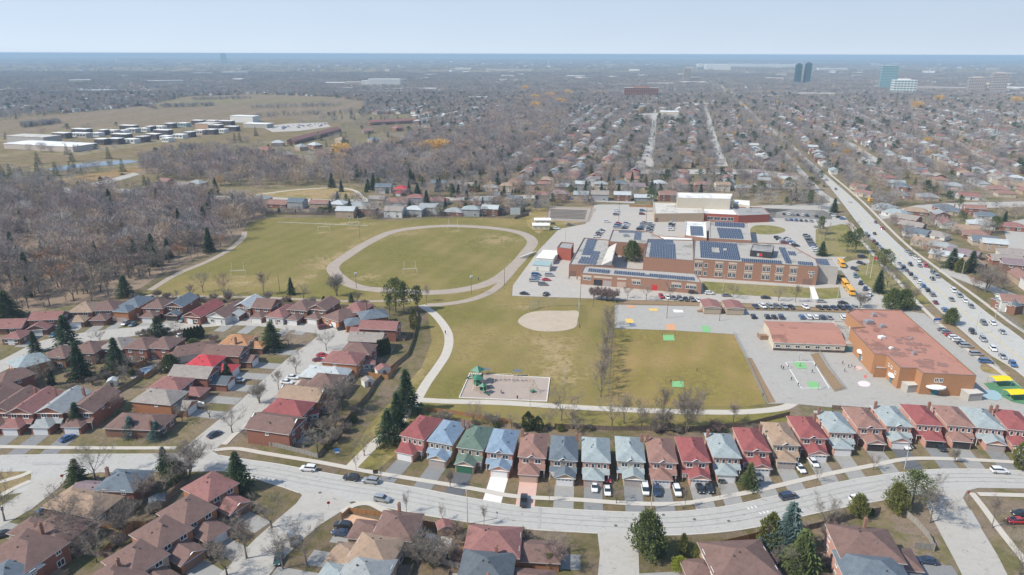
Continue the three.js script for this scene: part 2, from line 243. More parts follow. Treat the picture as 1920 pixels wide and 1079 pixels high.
road([[-97,-172.6],[-95,-182.3],[-92.1,-195.3],[-89.1,-215.8],[-85.2,-239.3],[-80.6,-256],[-79.6,-264],[-74.5,-266],[-65.3,-264],[-61.9,-256],[-62.8,-247.9],[-69.5,-241.4],[-70.8,-230.9],[-73,-217.9],[-76.2,-204.2],[-80.7,-191.9],[-85.1,-181.7],[-87.3,-173.5],[-85.4,-170.8],[-90.2,-169.4],[-95.8,-170.2]],'pale side street climbing past the brick houses', M.roadWarm, 0.075,'street');
road(spline([[-69.9,-260],[-89,-266],[-111.1,-272],[-126.9,-271],[-145.8,-264],[-167.4,-255],[-181.6,-247.2],[-184.6,-230.2],[-189,-215.2],[-194.9,-223.1],[-192.4,-238.6],[-189.5,-256],[-175.1,-265],[-150.1,-273],[-130.5,-280],[-112.1,-281],[-89.5,-275],[-69.2,-267]],2),'pale crescent street between two rows of houses', M.roadWarm, 0.08,'street');
road([[-56.4,-155.2],[-49.5,-155.7],[-42.7,-151.1],[-40.7,-149.3],[-43.1,-146.7],[-47.1,-141.5],[-50.4,-134.7],[-53.1,-127.5],[-55,-119.3],[-66.5,-119.3],[-64,-127.4],[-61.1,-136.5],[-58.3,-143.5],[-55.5,-149.9],[-55,-153.3]],'pale side street between the bottom houses', M.roadWarm, 0.075,'street');
road([[20.9,-139.2],[30.2,-138.8],[29.6,-131.3],[27.8,-119.6],[18.4,-119.6],[20.6,-131.3]],'short pale street beside the round evergreen', M.roadWarm, 0.075,'street');
road([[110.1,-155.9],[122.1,-156.9],[118.3,-152.9],[116.1,-144.2],[113,-131.6],[109.3,-119.9],[99.4,-119.8],[102,-129.8],[104.9,-142.1],[106.9,-149.5]],'pale side street beside the corner tree', M.roadWarm, 0.075,'street');
road([[-130.3,-160.1],[-121.4,-162.2],[-120.8,-156.5],[-122,-147.5],[-125,-140.2],[-128.4,-134.4],[-133.5,-141.1],[-130.8,-148.5],[-128.6,-155.3]],'pale side street by the rounded grass corner', M.roadWarm, 0.08,'street');
const walks = [
  [[[-158.3,-176.3],[-150.5,-176.4],[-123.6,-175.9],[-98.6,-176]],'concrete pavement across the gabled house driveways'],[[[-86.8,-175],[-81.3,-175.8],[-70.9,-173.1],[-54.3,-168.7],[-38.3,-163.8],[-26,-160.6],[-8.4,-155.9],[0.1,-153.3],[16.8,-151.8],[30.5,-150.3],[44.2,-150.3],[57.6,-153.6],[68.7,-157.1],[85.4,-162.9],[102.7,-168.1],[113.4,-171.2],[122.8,-171.5],[137.4,-170.4],[145.8,-169.4],[155.7,-168.4]],'concrete pavement along the long row of houses'],
  [[[-43,-146.3],[-40.3,-149.3],[-37,-150],[-32.4,-147.2],[-28.6,-145.1]],'concrete pavement by the fenced corner yard'],[[[122,-155.2],[121.2,-149.6],[119.4,-140.1],[118,-130.7],[116.8,-123.1]],'concrete pavement along the right side street'],[[[123.4,-154.6],[135.1,-154.1],[144.3,-153.3]],'concrete pavement on the corner lawn'],
  [[[-71.1,-241.3],[-75.1,-218.7],[-79.6,-198.8],[-84.3,-183.9],[-85.2,-177.9]],'concrete pavement up the side street'],[[[-138.2,-158.9],[-134.4,-161.9],[-133.1,-163.9]],'concrete pavement on the left corner'],[[[-134,-153],[-132.2,-156.5],[-130.4,-159.4]],'second concrete strip on the left corner'],
];
for (const [p, l] of walks) sheet('pavement', ribbon(spline(p, 4),1.7), M.walk, 0.13, l, 'pavement');

// wide road on the right with parking lanes, and its neighbours
const wideL = spline([[793,-2741],[604,-1994],[542,-1704],[467,-1391],[418,-1192],[392,-1064],[354,-896],[322,-772],[299,-680],[278,-597],[257,-525],[231,-438],[219.2,-394],[211,-364],[206,-340],[198.8,-312],[192.1,-281],[188.9,-263],[185.6,-244.4],[186,-231.6],[181.5,-203.8]],2), wideR = spline([[801,-2741],[611,-1994],[550,-1705],[474,-1391],[425,-1192],[400,-1064],[360,-896],[329,-772],[307,-681],[287,-597],[269,-525],[244.7,-438],[233.5,-394],[227.9,-364],[223.5,-341],[218.4,-312],[212.3,-281],[209.5,-263],[204.9,-244.6],[202.5,-231.7],[196.7,-203.9]],2);
road([...wideL, ...[...wideR].reverse()],'wide pale road running away to the skyline on the right', std({ map: T.asphalt, color: rgb(0.47,0.455,0.425) }),0.09,'wide_road');
kerb(wideL.filter(p => p[1] > -600),'kerb on the school side of the wide road'); kerb(wideR.filter(p => p[1] > -600),'kerb on the house side of the wide road');
{ const mid = wideL.map((p, i) => [(p[0] + wideR[i][0]) / 2, (p[1] + wideR[i][1]) / 2]).filter(p => p[1] > -900), w = new THREE.Group();
  for (const o of [-0.12,0.2]) { const m = part(w, 'line', (() => { const b = new MB(), L = offsetLine(mid, o - 0.09), K = offsetLine(mid, o + 0.09); for (let i = 0; i + 1 < L.length; i++) b.poly([L[i][0],0, L[i][1]],[K[i][0],0, K[i][1]],[K[i + 1][0],0, K[i + 1][1]],[L[i + 1][0],0, L[i + 1][1]]); return b.geo(); })(), std({ color: rgb(0.62,0.48,0.16) })); m.castShadow = false; }
  tag(top(w, 'road_marking',0,0.125,0),'worn yellow centre line of the wide road','road marking', null, 'structure'); }
path(offsetLine(wideL.filter(p => p[1] > -520),6.5),1.9,'pavement on the school side of the wide road', M.walk, 0.12,'pavement');
path(offsetLine(wideR.filter(p => p[1] > -700),-4.6),1.9,'pavement on the house side of the wide road', M.walk, 0.12,'pavement');
path([[358,-979],[336,-879],[299,-736],[277,-646],[259,-573],[253,-529]],6.5,'service road beside the wide road', M.roadWarm, 0.1,'road');
road([[253,-533],[249.7,-486],[234.2,-461],[232.2,-504],[177.4,-513],[129.8,-516],[98.6,-523],[65.6,-523],[61.8,-507],[94.6,-500],[167,-480],[225.2,-474]],'pale access road behind the large school', M.roadWarm, 0.1);
road([[131.1,-715],[173.4,-903],[221.8,-1124],[299,-1495],[303,-1495],[230.3,-1124],[179.2,-876],[145.9,-712]],'straight pale residential street among the bungalows', M.roadWarm);
road([[208.8,-716],[257,-905],[381,-1401],[479,-1802],[483,-1802],[390,-1401],[275,-934],[224.4,-717]],'straight pale street climbing the neighbourhood', M.roadWarm);
road([[123.2,-694],[247.3,-696],[275,-658],[264,-629],[237.5,-667],[118.8,-668]],'cross street in front of the bungalows', M.roadWarm);
road([[451,-956],[445,-909],[406,-765],[390,-745],[424,-881]],'pale street among trees beyond the wide road', M.roadWarm);
road([[267,-492],[313,-524],[352,-534],[408,-539],[394,-519],[338,-511],[297,-496],[261,-475]],'cross street beyond the wide road', M.roadWarm);
road([[338,-463],[366,-479],[298,-383],[295,-394]],'pale turning circle on the right edge', M.roadWarm);
road([[237.1,-361],[245.6,-309],[238.3,-299],[228.4,-352]],'side street among the bungalows beyond the wide road', M.roadWarm);
road([[-380,-578],[-376,-603],[-370,-631],[-367,-667],[-356,-657],[-358,-617],[-363,-588],[-358,-564]],'busy road curving in from the left', M.roadWarm, 0.08);
road([[-395,-588],[-349,-588],[-285,-570],[-252,-554],[-195.8,-548],[-152.9,-540],[-114.8,-541],[-112.7,-531],[-149.6,-528],[-190.9,-534],[-245.6,-539],[-277,-552],[-336,-565],[-380,-564]],'through road behind the park houses', M.roadWarm, 0.09);
road([[-114.8,-541],[17.3,-560],[97.2,-539],[95.1,-527],[16.9,-545],[-112.3,-529]],'street between the house rows behind the park', M.roadWarm, 0.1);
path([[-147.9,-591],[-133.2,-577],[-120.8,-549],[-114,-537]],3,'short path across the small park behind the houses', M.walk);
path([[-210.4,-559],[-181.7,-581],[-148.4,-594]],3,'path along the top of the small park', M.walk);
sheet('small_park_lawn', keepClear([[-227,-557],[-183.1,-586],[-138.7,-591],[-119.9,-545],[-152.9,-540],[-205.8,-546]]), M.meadow, 0.03,'straw coloured small park behind the houses');

// ---------- school grounds ----------
const lotPoly = [[0,-311],[0.5,-327],[15.7,-392],[31,-444],[50.2,-459],[63.3,-521],[130.7,-520],[188.4,-498],[223.7,-471],[234.2,-461],[219.3,-412],[193.9,-382],[180.6,-366],[187.1,-361],[181.6,-337],[182.1,-298],[174.2,-288],[155.8,-294],[121.2,-300],[92.7,-304],[50.4,-306],[32.9,-308]];
sheet('car_park', keepClear(lotPoly), M.lot, 0.045,'pale asphalt car parks round the large school','car park');
sheet('lawn',[[97.1,-334],[128.9,-328],[148.7,-324],[142.2,-309],[122.9,-311],[93.4,-316]], M.lawn, 0.075,'front lawn of the large school'); sheet('lawn',[[149.9,-323],[163.4,-325],[157,-309],[145.4,-307]], M.lawn, 0.075,'small lawn by the school entrance walk');
sheet('lawn',[[210.3,-394],[215.6,-382],[202.4,-318],[193.3,-298],[178.9,-297],[178.7,-329],[184.8,-356],[195.4,-366]], M.lawn, 0.075,'lawn with flagpoles beside the wide road');
sheet('lawn',[[202.1,-446],[226.8,-461],[230.6,-454],[215.1,-394],[196,-380],[177.5,-380],[187.8,-412]], M.lawn, 0.075,'shaded lawn with pines beside the wide road'); sheet('lawn', spline([[159.6,-448],[166.5,-456],[176.8,-455],[181.4,-446],[176.3,-436],[165,-431],[156.1,-435]],4, true), M.lawn, 0.078,'small oval lawn in the car park');
sheet('lawn',[[16,-514],[60.6,-515],[62.8,-505],[52.3,-466],[25,-451],[17.1,-430],[10.7,-451],[9.3,-478]], M.meadow, 0.06,'grass round the fenced allotment plot'); sheet('verge',[[50.3,-305],[92.3,-302],[120.7,-298],[155.2,-293],[153.6,-289],[119.4,-295],[90.7,-297],[49.6,-301]], M.earth, 0.075,'brown verge below the school drive','verge');
sheet('walkway',[[148.8,-326],[151.3,-326],[145.7,-307],[142.6,-307]], M.white, 0.085,'pale walk to the large school entrance');
sheet('loop_road', keepClear([[180.2,-364],[192.9,-373],[202.5,-375],[200.5,-369],[188.9,-361],[181.6,-349],[175.4,-333],[172,-315],[167.3,-298],[153.5,-300],[163.4,-325]]), M.roadWarm, 0.1,'bus loop at the end of the large school','road');
const playYard = [[47.7,-299],[90.7,-297],[106.6,-292],[153.2,-289],[177.1,-293],[186.1,-288],[187.1,-266],[184.2,-244.4],[178.2,-219.4],[174.9,-209.4],[161.1,-189.9],[152.3,-198.3],[128,-198.1],[105.3,-201.6],[92.4,-204.4],[85.1,-204],[87.1,-223],[89.9,-243.8],[92,-264],[67.3,-268],[43.4,-270]];
sheet('school_yard', keepClear(playYard), M.yard, 0.05,'grey asphalt yard and car park of the smaller school','school yard');
sheet('planting_strip',[[115.7,-244],[119.5,-245.5],[117.2,-232.1],[115.8,-214.9],[111.2,-212.9],[112.9,-227.5]], M.earth, 0.09,'bare earth strip between the ball courts');
sheet('planting_strip',[[89.2,-240.4],[91.8,-240.4],[89.9,-223.1],[88.2,-205.1],[85.3,-204.4],[87.3,-222.2]], M.earth, 0.09,'bare earth edge of the worn field');
sheet('verge',[[184.9,-288],[190.1,-286],[188.2,-268],[184.2,-244.4],[180.3,-232.5],[182.2,-228],[180.7,-225.8],[176.4,-226.6],[173.9,-232.4],[177.8,-237.1],[181.9,-257],[184.1,-276]], M.earth, 0.095,'brown verge between car park and wide road','verge');
sheet('lawn', spline([[174.9,-233.3],[179.1,-230.6],[181.2,-228],[176.4,-226.6],[173,-228.8]],3, true), M.meadow, 0.1,'small grass island by the car park exit');
// painted games on the yard
const paint = (name, pts, c, label) => sheet(name, pts, std({ color: c, roughness: 0.8 }),0.12, label, 'yard paint');
const green = rgb(0.20,0.44,0.18), orange = rgb(0.58,0.31,0.17), whiteP = rgb(0.7,0.7,0.68), yellowP = rgb(0.72,0.46,0.12), redP = rgb(0.66,0.12,0.12);
paint('painted_square',[[106.1,-236.7],[110.3,-236.7],[109.3,-231.1],[105.5,-231.1]], green, 'green painted key on the far end of the ball court'); paint('painted_square',[[104.4,-220.2],[108.4,-220.6],[107.7,-215.3],[103.8,-214.9]], green, 'green painted key on the near end of the ball court');
paint('painted_square',[[80.7,-273],[84.3,-273],[83.2,-266],[79.9,-266]], green, 'green painted square by the worn field edge'); paint('painted_square',[[66.2,-275],[70.4,-275],[69.1,-268],[65.1,-268]], orange, 'orange painted square by the worn field edge');
paint('painted_square',[[49.6,-281],[52.8,-281],[52.8,-276],[49.6,-276]], yellowP, 'yellow painted square in the yard corner'); paint('painted_square',[[50.4,-276],[52.9,-276],[53.2,-272],[50.5,-272]], rgb(0.16,0.2,0.27),'dark blue painted square below the yellow one');
paint('painted_square',[[52.3,-298],[56.6,-298],[56.6,-295],[52.7,-295]], orange, 'orange and white painted strip by the fence'); paint('painted_square',[[62.3,-294],[66.3,-294],[66,-291],[62.4,-291]], yellowP, 'yellow painted patch in the yard');
paint('painted_square',[[73.2,-293],[77.5,-292],[77.1,-289],[72.8,-289]], whiteP, 'white painted flower shape in the yard'); paint('painted_circle', spline([[122.6,-219.9],[125.7,-221.1],[126.6,-219.1],[124.6,-216.6],[122.2,-217]],4, true), rgb(0.75,0.62,0.62),'pale painted circle near the brick school');
paint('painted_heart',[[127,-225],[128.2,-225.9],[128.5,-225],[126.7,-222.9]], redP, 'red painted heart near the brick school'); paint('painted_circle', spline([[126.7,-232.1],[129.7,-233.5],[129.8,-231.2],[127.2,-229.9]],4, true), rgb(0.6,0.45,0.4),'faded painted circle among the children');
const line = (pts, label, w = 0.16) => sheet('painted_line', ribbon(pts, w), std({ color: whiteP }),0.115, label, 'yard paint');
line([[103.3,-236.6],[113.9,-237.2]],'white end line of the ball court',0.3); line([[103.3,-236.6],[100.8,-215.2]],'white side line of the ball court',0.3); line([[113.9,-237.2],[110.6,-215.7]],'far white side line of the ball court',0.3); line([[100.8,-215.2],[110.6,-215.7]],'near white end line of the ball court',0.3);
line([[-161.3,-462],[-97,-452]],'white touch line on the far field',0.5);
paint('putting_mat',[[62.4,-263],[67,-263],[66,-257],[61.5,-257]], green, 'small green mat at the top of the worn field'); paint('putting_mat',[[56.8,-220.3],[61.1,-220.8],[60.1,-215.8],[56,-215.8]], green, 'green mat at the goal of the worn field');
for (const [x, z, t] of [[61.3,-148.7,0.3],[63.7,-146.7,0.3],[-71.3,-161.2,-0.2]]) { const g = new MB(); for (let k = 0; k < 3; k++) g.at(x, 0, z, t).poly([-1.1 + k * 1.1,0,0.5],[-0.5 + k * 1.1,0,0.5],[-0.8 + k * 1.1,0,-0.6]); tag(top(new THREE.Mesh(g.geo(), std({ color: whiteP })),'road_marking',0,0.125,0),'white speed hump triangles on the curved street','road marking','speed hump triangles','structure'); }

// ---------- far fields, water and car parks ----------
sheet('field', keepClear([[-870,-1147],[-845,-1349],[-811,-1517],[-802,-1549],[-870,-1903],[-723,-2012],[-484,-1896],[-364,-1727],[-292,-1379],[-382,-1260],[-445,-1197],[-509,-1157],[-603,-1119],[-677,-1060],[-711,-930]]), std({ map: T.grass, color: rgb(0.78,0.74,0.86), roughness: 1 }),0.08,'wide brown fallow field beyond the low buildings','field');
sheet('field', keepClear([[-804,-1549],[-820,-1791],[-714,-1795],[-461,-1806],[-441,-1724],[-647,-1622],[-733,-1474]]), std({ map: T.grass, color: rgb(0.75,0.8,0.75), roughness: 1 }),0.3,'greenish strip of field in the distance','field');
sheet('field', keepClear([[-577,-748],[-553,-799],[-488,-782],[-455,-901],[-406,-1091],[-342,-1126],[-287,-1182],[-248.7,-1019],[-316,-939],[-378,-880],[-413,-815],[-402,-767],[-434,-750],[-490,-705],[-513,-661]]), std({ map: T.grass, color: rgb(0.72,0.69,0.66), roughness: 1 }),0.1,'grass round the low dark buildings','field');
sheet('field', keepClear([[-685,-896],[-606,-932],[-611,-1102],[-515,-1214],[-375,-1239],[-342,-1126],[-418,-1015],[-507,-935],[-554,-861],[-600,-780]]), std({ map: T.grass, color: rgb(0.70,0.68,0.64), roughness: 1 }),0.12,'lawn between the rows of low dark buildings','field');
sheet('pond', keepClear(spline([[-462,-684],[-457,-712],[-442,-735],[-415,-747],[-399,-735],[-410,-717],[-432,-699],[-441,-678]],3, true)), std({ color: rgb(0.10,0.13,0.16), roughness: 0.08 }),0.2,'still pond below the low white roofed building','water');
sheet('field',[[-418,-624],[-388,-706],[-364,-686],[-366,-670],[-374,-633],[-378,-598]], std({ map: T.grass, color: rgb(1.0,0.85,0.75), roughness: 1 }),0.05,'dry brown bank beside the pond','field');
sheet('car_park', keepClear([[-396,-1108],[-370,-1161],[-314,-1181],[-287,-1111],[-319,-1046],[-353,-1031]]), M.lot, 0.2,'busy distant car park by the low buildings','car park');
sheet('field',[[609,-896],[669,-908],[624,-845],[582,-854]], std({ map: T.grass, color: rgb(0.8,0.9,0.65), roughness: 1 }),0.3,'small playing field on the right edge','field'); sheet('car_park', keepClear([[242.1,-1371],[332,-1426],[304,-1280],[227.1,-1256]]), M.lot, 0.3,'distant car park among the trees','car park');
sheet('field', keepClear([[28.2,-515],[63.5,-511],[53.3,-464],[24.4,-469]]), M.gravel, 0.09,'gravel floor of the fenced allotment','plot');
sheet('woodland_floor',[[-429,-535],[-423,-563],[-388,-550],[-358,-564],[-271,-547],[-225.5,-531],[-183.2,-493],[-173.5,-476],[-180.7,-457],[-174.5,-433],[-171.9,-404],[-177.1,-379],[-184.8,-350],[-183.2,-323],[-186.1,-309],[-200.6,-300],[-215,-288],[-236.2,-278]], std({ map: T.dirt, color: rgb(0.27,0.205,0.15), roughness: 1 }),0.02,'brown leaf litter under the bare woods','woodland floor');
for (const [x, z, l] of [[25.7,-141.4,'in the curved street above the round evergreen'],[54.1,-143.3,'left of two in the curved street by the cedar fence'],[45.7,-143.9,'right of the street lamp in the curved street'],[38.3,-145.6,'at the kerb below the ninth house'],[81.1,-147.7,'by the young tree and cedar fence'],[-50.6,-154.5,'in the junction by the parked silver suv'],[-99.6,-168.5,'in the street below the bungalow'],[118.2,-163.3,'at the kerb by the right side street']]) { const m = top(new THREE.Mesh(new THREE.CircleGeometry(0.42,14).rotateX(-Math.PI / 2), std({ color: rgb(0.12,0.115,0.11) })),'manhole_cover', x, 0.128, z); tag(m, `dark manhole cover ${l}`, 'manhole', null, 'structure'); }
for (const [p, l] of [[[[20.3,-145.3],[24.5,-145.1],[24.5,-144],[20,-144.2]],'below the seventh house'],[[[-35.6,-150],[-29.9,-148.7],[-30,-147.8],[-35.6,-149.1]],'beside the fenced corner yard'],[[[-3.9,-145.2],[-0.5,-144.3],[-0.8,-143.3],[-4.1,-144.1]],'below the fourth house'],[[[-79.6,-167.6],[-72.8,-165.5],[-72.9,-163.9],[-79.4,-166.2]],'behind the corner fence'],[[[89.5,-155.8],[97.8,-158.2],[97.6,-157.3],[89.4,-154.6]],'right of the white suv'],[[[-135.8,-168.4],[-123.9,-168.7],[-122.9,-167.4],[-134.8,-167]],'in the left junction'],[[[-88.1,-207.9],[-86.5,-214.6],[-85.1,-213.4],[-86.5,-206.4]],'on the side street'],[[[115.4,-147.4],[117.3,-147.8],[115.5,-141.1],[113.4,-140.7]],'on the right side street'],[[[103.1,-162.9],[104.4,-163.2],[100.8,-155.2],[99.4,-154.9]],'trench across the street by the pine'],[[[7,-148.6],[7.7,-148.7],[7.1,-140.3],[6.3,-140.3]],'trench across the street below the pink driveway']]) sheet('asphalt_patch', p, std({ map: T.asphalt, color: rgb(0.395,0.385,0.37) }),0.112, `darker asphalt repair ${l}`, 'road patch');
for (const [d, l] of [[2.3,'upper'],[4.1,'middle'],[6.0,'lower']]) sheet('road_seam', ribbon(offsetLine(nearTop2, d),0.16), std({ map: T.asphalt, color: rgb(0.34,0.33,0.31) }),0.104, `${l} tar sealed seam along the curved street`, 'road seam');

// ---------- houses ----------
const roofRGB = { umber: [0.172,0.110,0.094], brown: [0.245,0.143,0.118], redbrown: [0.24,0.12,0.108], tan: [0.30,0.215,0.155], orange: [0.36,0.19,0.10], red: [0.245,0.082,0.080], brightred: [0.42,0.06,0.07], slate: [0.125,0.15,0.175], dark: [0.10,0.115,0.13], grey: [0.27,0.285,0.285], palegrey: [0.40,0.425,0.43], blue: [0.195,0.26,0.335], green: [0.115,0.16,0.13], greytan: [0.265,0.235,0.21], purple: [0.21,0.16,0.17], white: [0.62,0.63,0.63], teal: [0.27,0.31,0.315] };
const wallRGB = { redbrick: [0.28,0.125,0.09], brownbrick: [0.23,0.125,0.088], orangebrick: [0.40,0.185,0.095], pinkbrick: [0.55,0.32,0.26], tanbrick: [0.42,0.32,0.235], buff: [0.50,0.43,0.34], siding: [0.62,0.62,0.60], greysiding: [0.36,0.37,0.38] };
const roofWord = { umber: 'brown', brown: 'brown', redbrown: 'reddish brown', tan: 'tan', orange: 'orange brown', red: 'dark red', brightred: 'bright red', slate: 'slate blue', dark: 'charcoal', grey: 'grey', palegrey: 'pale grey', blue: 'blue', green: 'green', greytan: 'grey-brown', purple: 'dusty purple', white: 'white', teal: 'pale teal grey' };
const RM = {}, WM = {};
for (const k in roofRGB) RM[k] = std({ map: T.shingle, color: rgb(...roofRGB[k].map(c => c * 1.22)), roughness: 0.95 });
for (const k in wallRGB) WM[k] = std({ map: T.brick, color: rgb(...wallRGB[k]) });
const H = {
  trim: std({ color: rgb(0.70,0.69,0.67), roughness: 0.6 }), glass: new THREE.MeshPhysicalMaterial({ color: rgb(0.035,0.045,0.055), roughness: 0.08, metalness: 0, clearcoat: 0.6 }), darkTrim: std({ color: rgb(0.12,0.085,0.065) }),
  doorWhite: std({ color: rgb(0.72,0.71,0.70), roughness: 0.55 }), doorBrown: std({ color: rgb(0.22,0.13,0.10), roughness: 0.6 }), doorGreen: std({ color: rgb(0.04,0.15,0.085), roughness: 0.55 }), doorGrey: std({ color: rgb(0.38,0.33,0.31), roughness: 0.6 }), doorDark: std({ color: rgb(0.035,0.03,0.03), roughness: 0.8 }), doorTan: std({ color: rgb(0.48,0.36,0.29) }),
  chim: std({ map: T.brick, color: rgb(0.30,0.17,0.13) }), vent: std({ color: rgb(0.07,0.065,0.06) }), cedar: std({ map: T.wood, color: rgb(0.40,0.215,0.10) }), oldWood: std({ map: T.wood, color: rgb(0.235,0.185,0.15) }), greyWood: std({ map: T.wood, color: rgb(0.33,0.315,0.29) }), deck: std({ map: T.wood, color: rgb(0.30,0.20,0.14) }), metal: std({ color: rgb(0.45,0.46,0.47), roughness: 0.45, metalness: 0.6 }), pole: std({ color: rgb(0.42,0.42,0.40), roughness: 0.6 }), woodPole: std({ color: rgb(0.22,0.16,0.12) }),
};
// roof over an eave rectangle; ridge along z when axis = 'z'. Adds slopes to slopes, board edges to trim, gable triangles to walls.
function roofOn(S, F, Wl, cx, cz, w, d, y, kind, axis, pitch, over = 0.42) {
  const X = w / 2 + over, Z = d / 2 + over, t = 0.16, A = axis === 'z';
  const a = A ? X : Z, L = A ? Z : X, h = a * pitch, hip = kind === 'hip' ? Math.min(a, L - 0.01) : kind === 'halfhip' ? Math.min(a, L) * 0.35 : 0, y0 = y - over * pitch, top_ = y0 + h + t, e = y0 + t;
  const q = (p, l, Y) => A ? [cx + p, Y, cz + l] : [cx + l, Y, cz - p], r0 = -L + hip, r1 = L - hip;
  const he = kind === 'halfhip' ? top_ - h * 0.35 : e;
  const pe = kind === 'halfhip' ? a * 0.35 : a;
  if (kind === 'halfhip') {
    S.poly(q(a, -L, e), q(pe, -L, he), q(0, r0, top_), q(0, r1, top_), q(pe, L, he), q(a, L, e)); S.poly(q(-a, L, e), q(-pe, L, he), q(0, r1, top_), q(0, r0, top_), q(-pe, -L, he), q(-a, -L, e));
    S.poly(q(-pe, L, he), q(pe, L, he), q(0, r1, top_)); S.poly(q(pe, -L, he), q(-pe, -L, he), q(0, r0, top_));
  } else {
    S.poly(q(a, L, e), q(a, -L, e), q(0, r0, top_), q(0, r1, top_)); S.poly(q(-a, -L, e), q(-a, L, e), q(0, r1, top_), q(0, r0, top_));
    if (kind === 'hip') { S.poly(q(-a, L, e), q(a, L, e), q(0, r1, top_)); S.poly(q(a, -L, e), q(-a, -L, e), q(0, r0, top_)); }
  }
  // fascia boards and soffit
  const B = (p, l, p2, l2, Y0 = e, Y1 = e) => F.poly(q(p, l, Y0 - t), q(p2, l2, Y1 - t), q(p2, l2, Y1), q(p, l, Y0));
  B(a, L, a, -L); B(-a, -L, -a, L); F.poly(q(-a, -L, e - t), q(a, -L, e - t), q(a, L, e - t), q(-a, L, e - t));
  if (kind === 'hip') { B(-a, L, a, L); B(a, -L, -a, -L); }
  else for (const s of [1,-1]) { // gable: rake boards and wall triangle
    B(s * -a, s * L, 0, s * L, e, top_); B(0, s * L, s * a, s * L, top_, e);
    const l = s * (L - over), wa = a - over, Y = y, hh = wa * pitch; Wl.poly(q(s * -wa, l, Y), q(s * wa, l, Y), q(0, l, Y + hh));
    F.poly(q(s * -a, s * L, e), q(0, s * L, top_ - t), q(0, s * (L - over), top_ - t), q(s * -a, s * (L - over), e)); F.poly(q(s * a, s * L, e), q(s * a, s * (L - over), e), q(0, s * (L - over), top_ - t), q(0, s * L, top_ - t));
  }
  return top_;
}
const winGeo = new Map();
function windowAt(parent, x, y, z, w, h, ry = 0, mat = H.trim) { // frame 5 cm proud with a dark pane set in it, split by a mullion
  const k = w + '|' + h; if (!winGeo.has(k)) {
    const f = new MB(), t = 0.14; f.box(0,0,0.03, w, t, 0.1, false).box(0, h - t, 0.03, w, t, 0.1, false).box(-w / 2 + t / 2, t, 0.03, t, h - 2 * t, 0.1, false).box(w / 2 - t / 2, t, 0.03, t, h - 2 * t, 0.1, false); if (w > 1.0) f.box(0, t, 0.03, t * 0.8, h - 2 * t, 0.09, false); f.box(0,-0.07,0.05, w + 0.12,0.07,0.16, false);
    const p = new MB(); p.poly([-w / 2 + 0.05,0.05,0.03],[w / 2 - 0.05,0.05,0.03],[w / 2 - 0.05, h - 0.05,0.03],[-w / 2 + 0.05, h - 0.05,0.03]); winGeo.set(k, [f.geo(), p.geo()]);
  }
  const [f, p] = winGeo.get(k), m = part(parent, 'window', f, mat); m.position.set(x, y, z); m.rotation.y = ry; part(m, 'pane', p, H.glass); return m;
}
const doorGeo = new Map();
function garageDoor(parent, x, z, w, mat, lights, y = 0.03, h = 2.15) {
  const k = w + '|' + h; if (!doorGeo.has(k)) { const b = new MB(); for (let r = 0; r < 4; r++) b.box(0, r * h / 4 + 0.015,0, w, h / 4 - 0.03,0.1, false); b.box(0,0,-0.02, w - 0.02, h, 0.08, false); doorGeo.set(k, b.geo()); }
  const m = part(parent, 'garage_door', doorGeo.get(k), mat); m.position.set(x, y, z + 0.04);
  if (lights) for (let i = 0; i < 4; i++) { const g = part(m, 'door_light', (winGeo.get('dl') || winGeo.set('dl', new MB().box(0,0,0,0.42,0.26,0.03, false).geo()).get('dl')), H.glass); g.position.set((i - 1.5) * w / 4.4, h * 0.8,0.06); }
  return m;
}
const chimneyGeo = {}, ventGeo = new MB().box(0,0,0,0.34,0.3,0.34).geo(), pipeGeo = new MB().prism(0,0,0,0.06,0.06,0.6,5).geo();
const ALLH = [];
let hseed = 500;
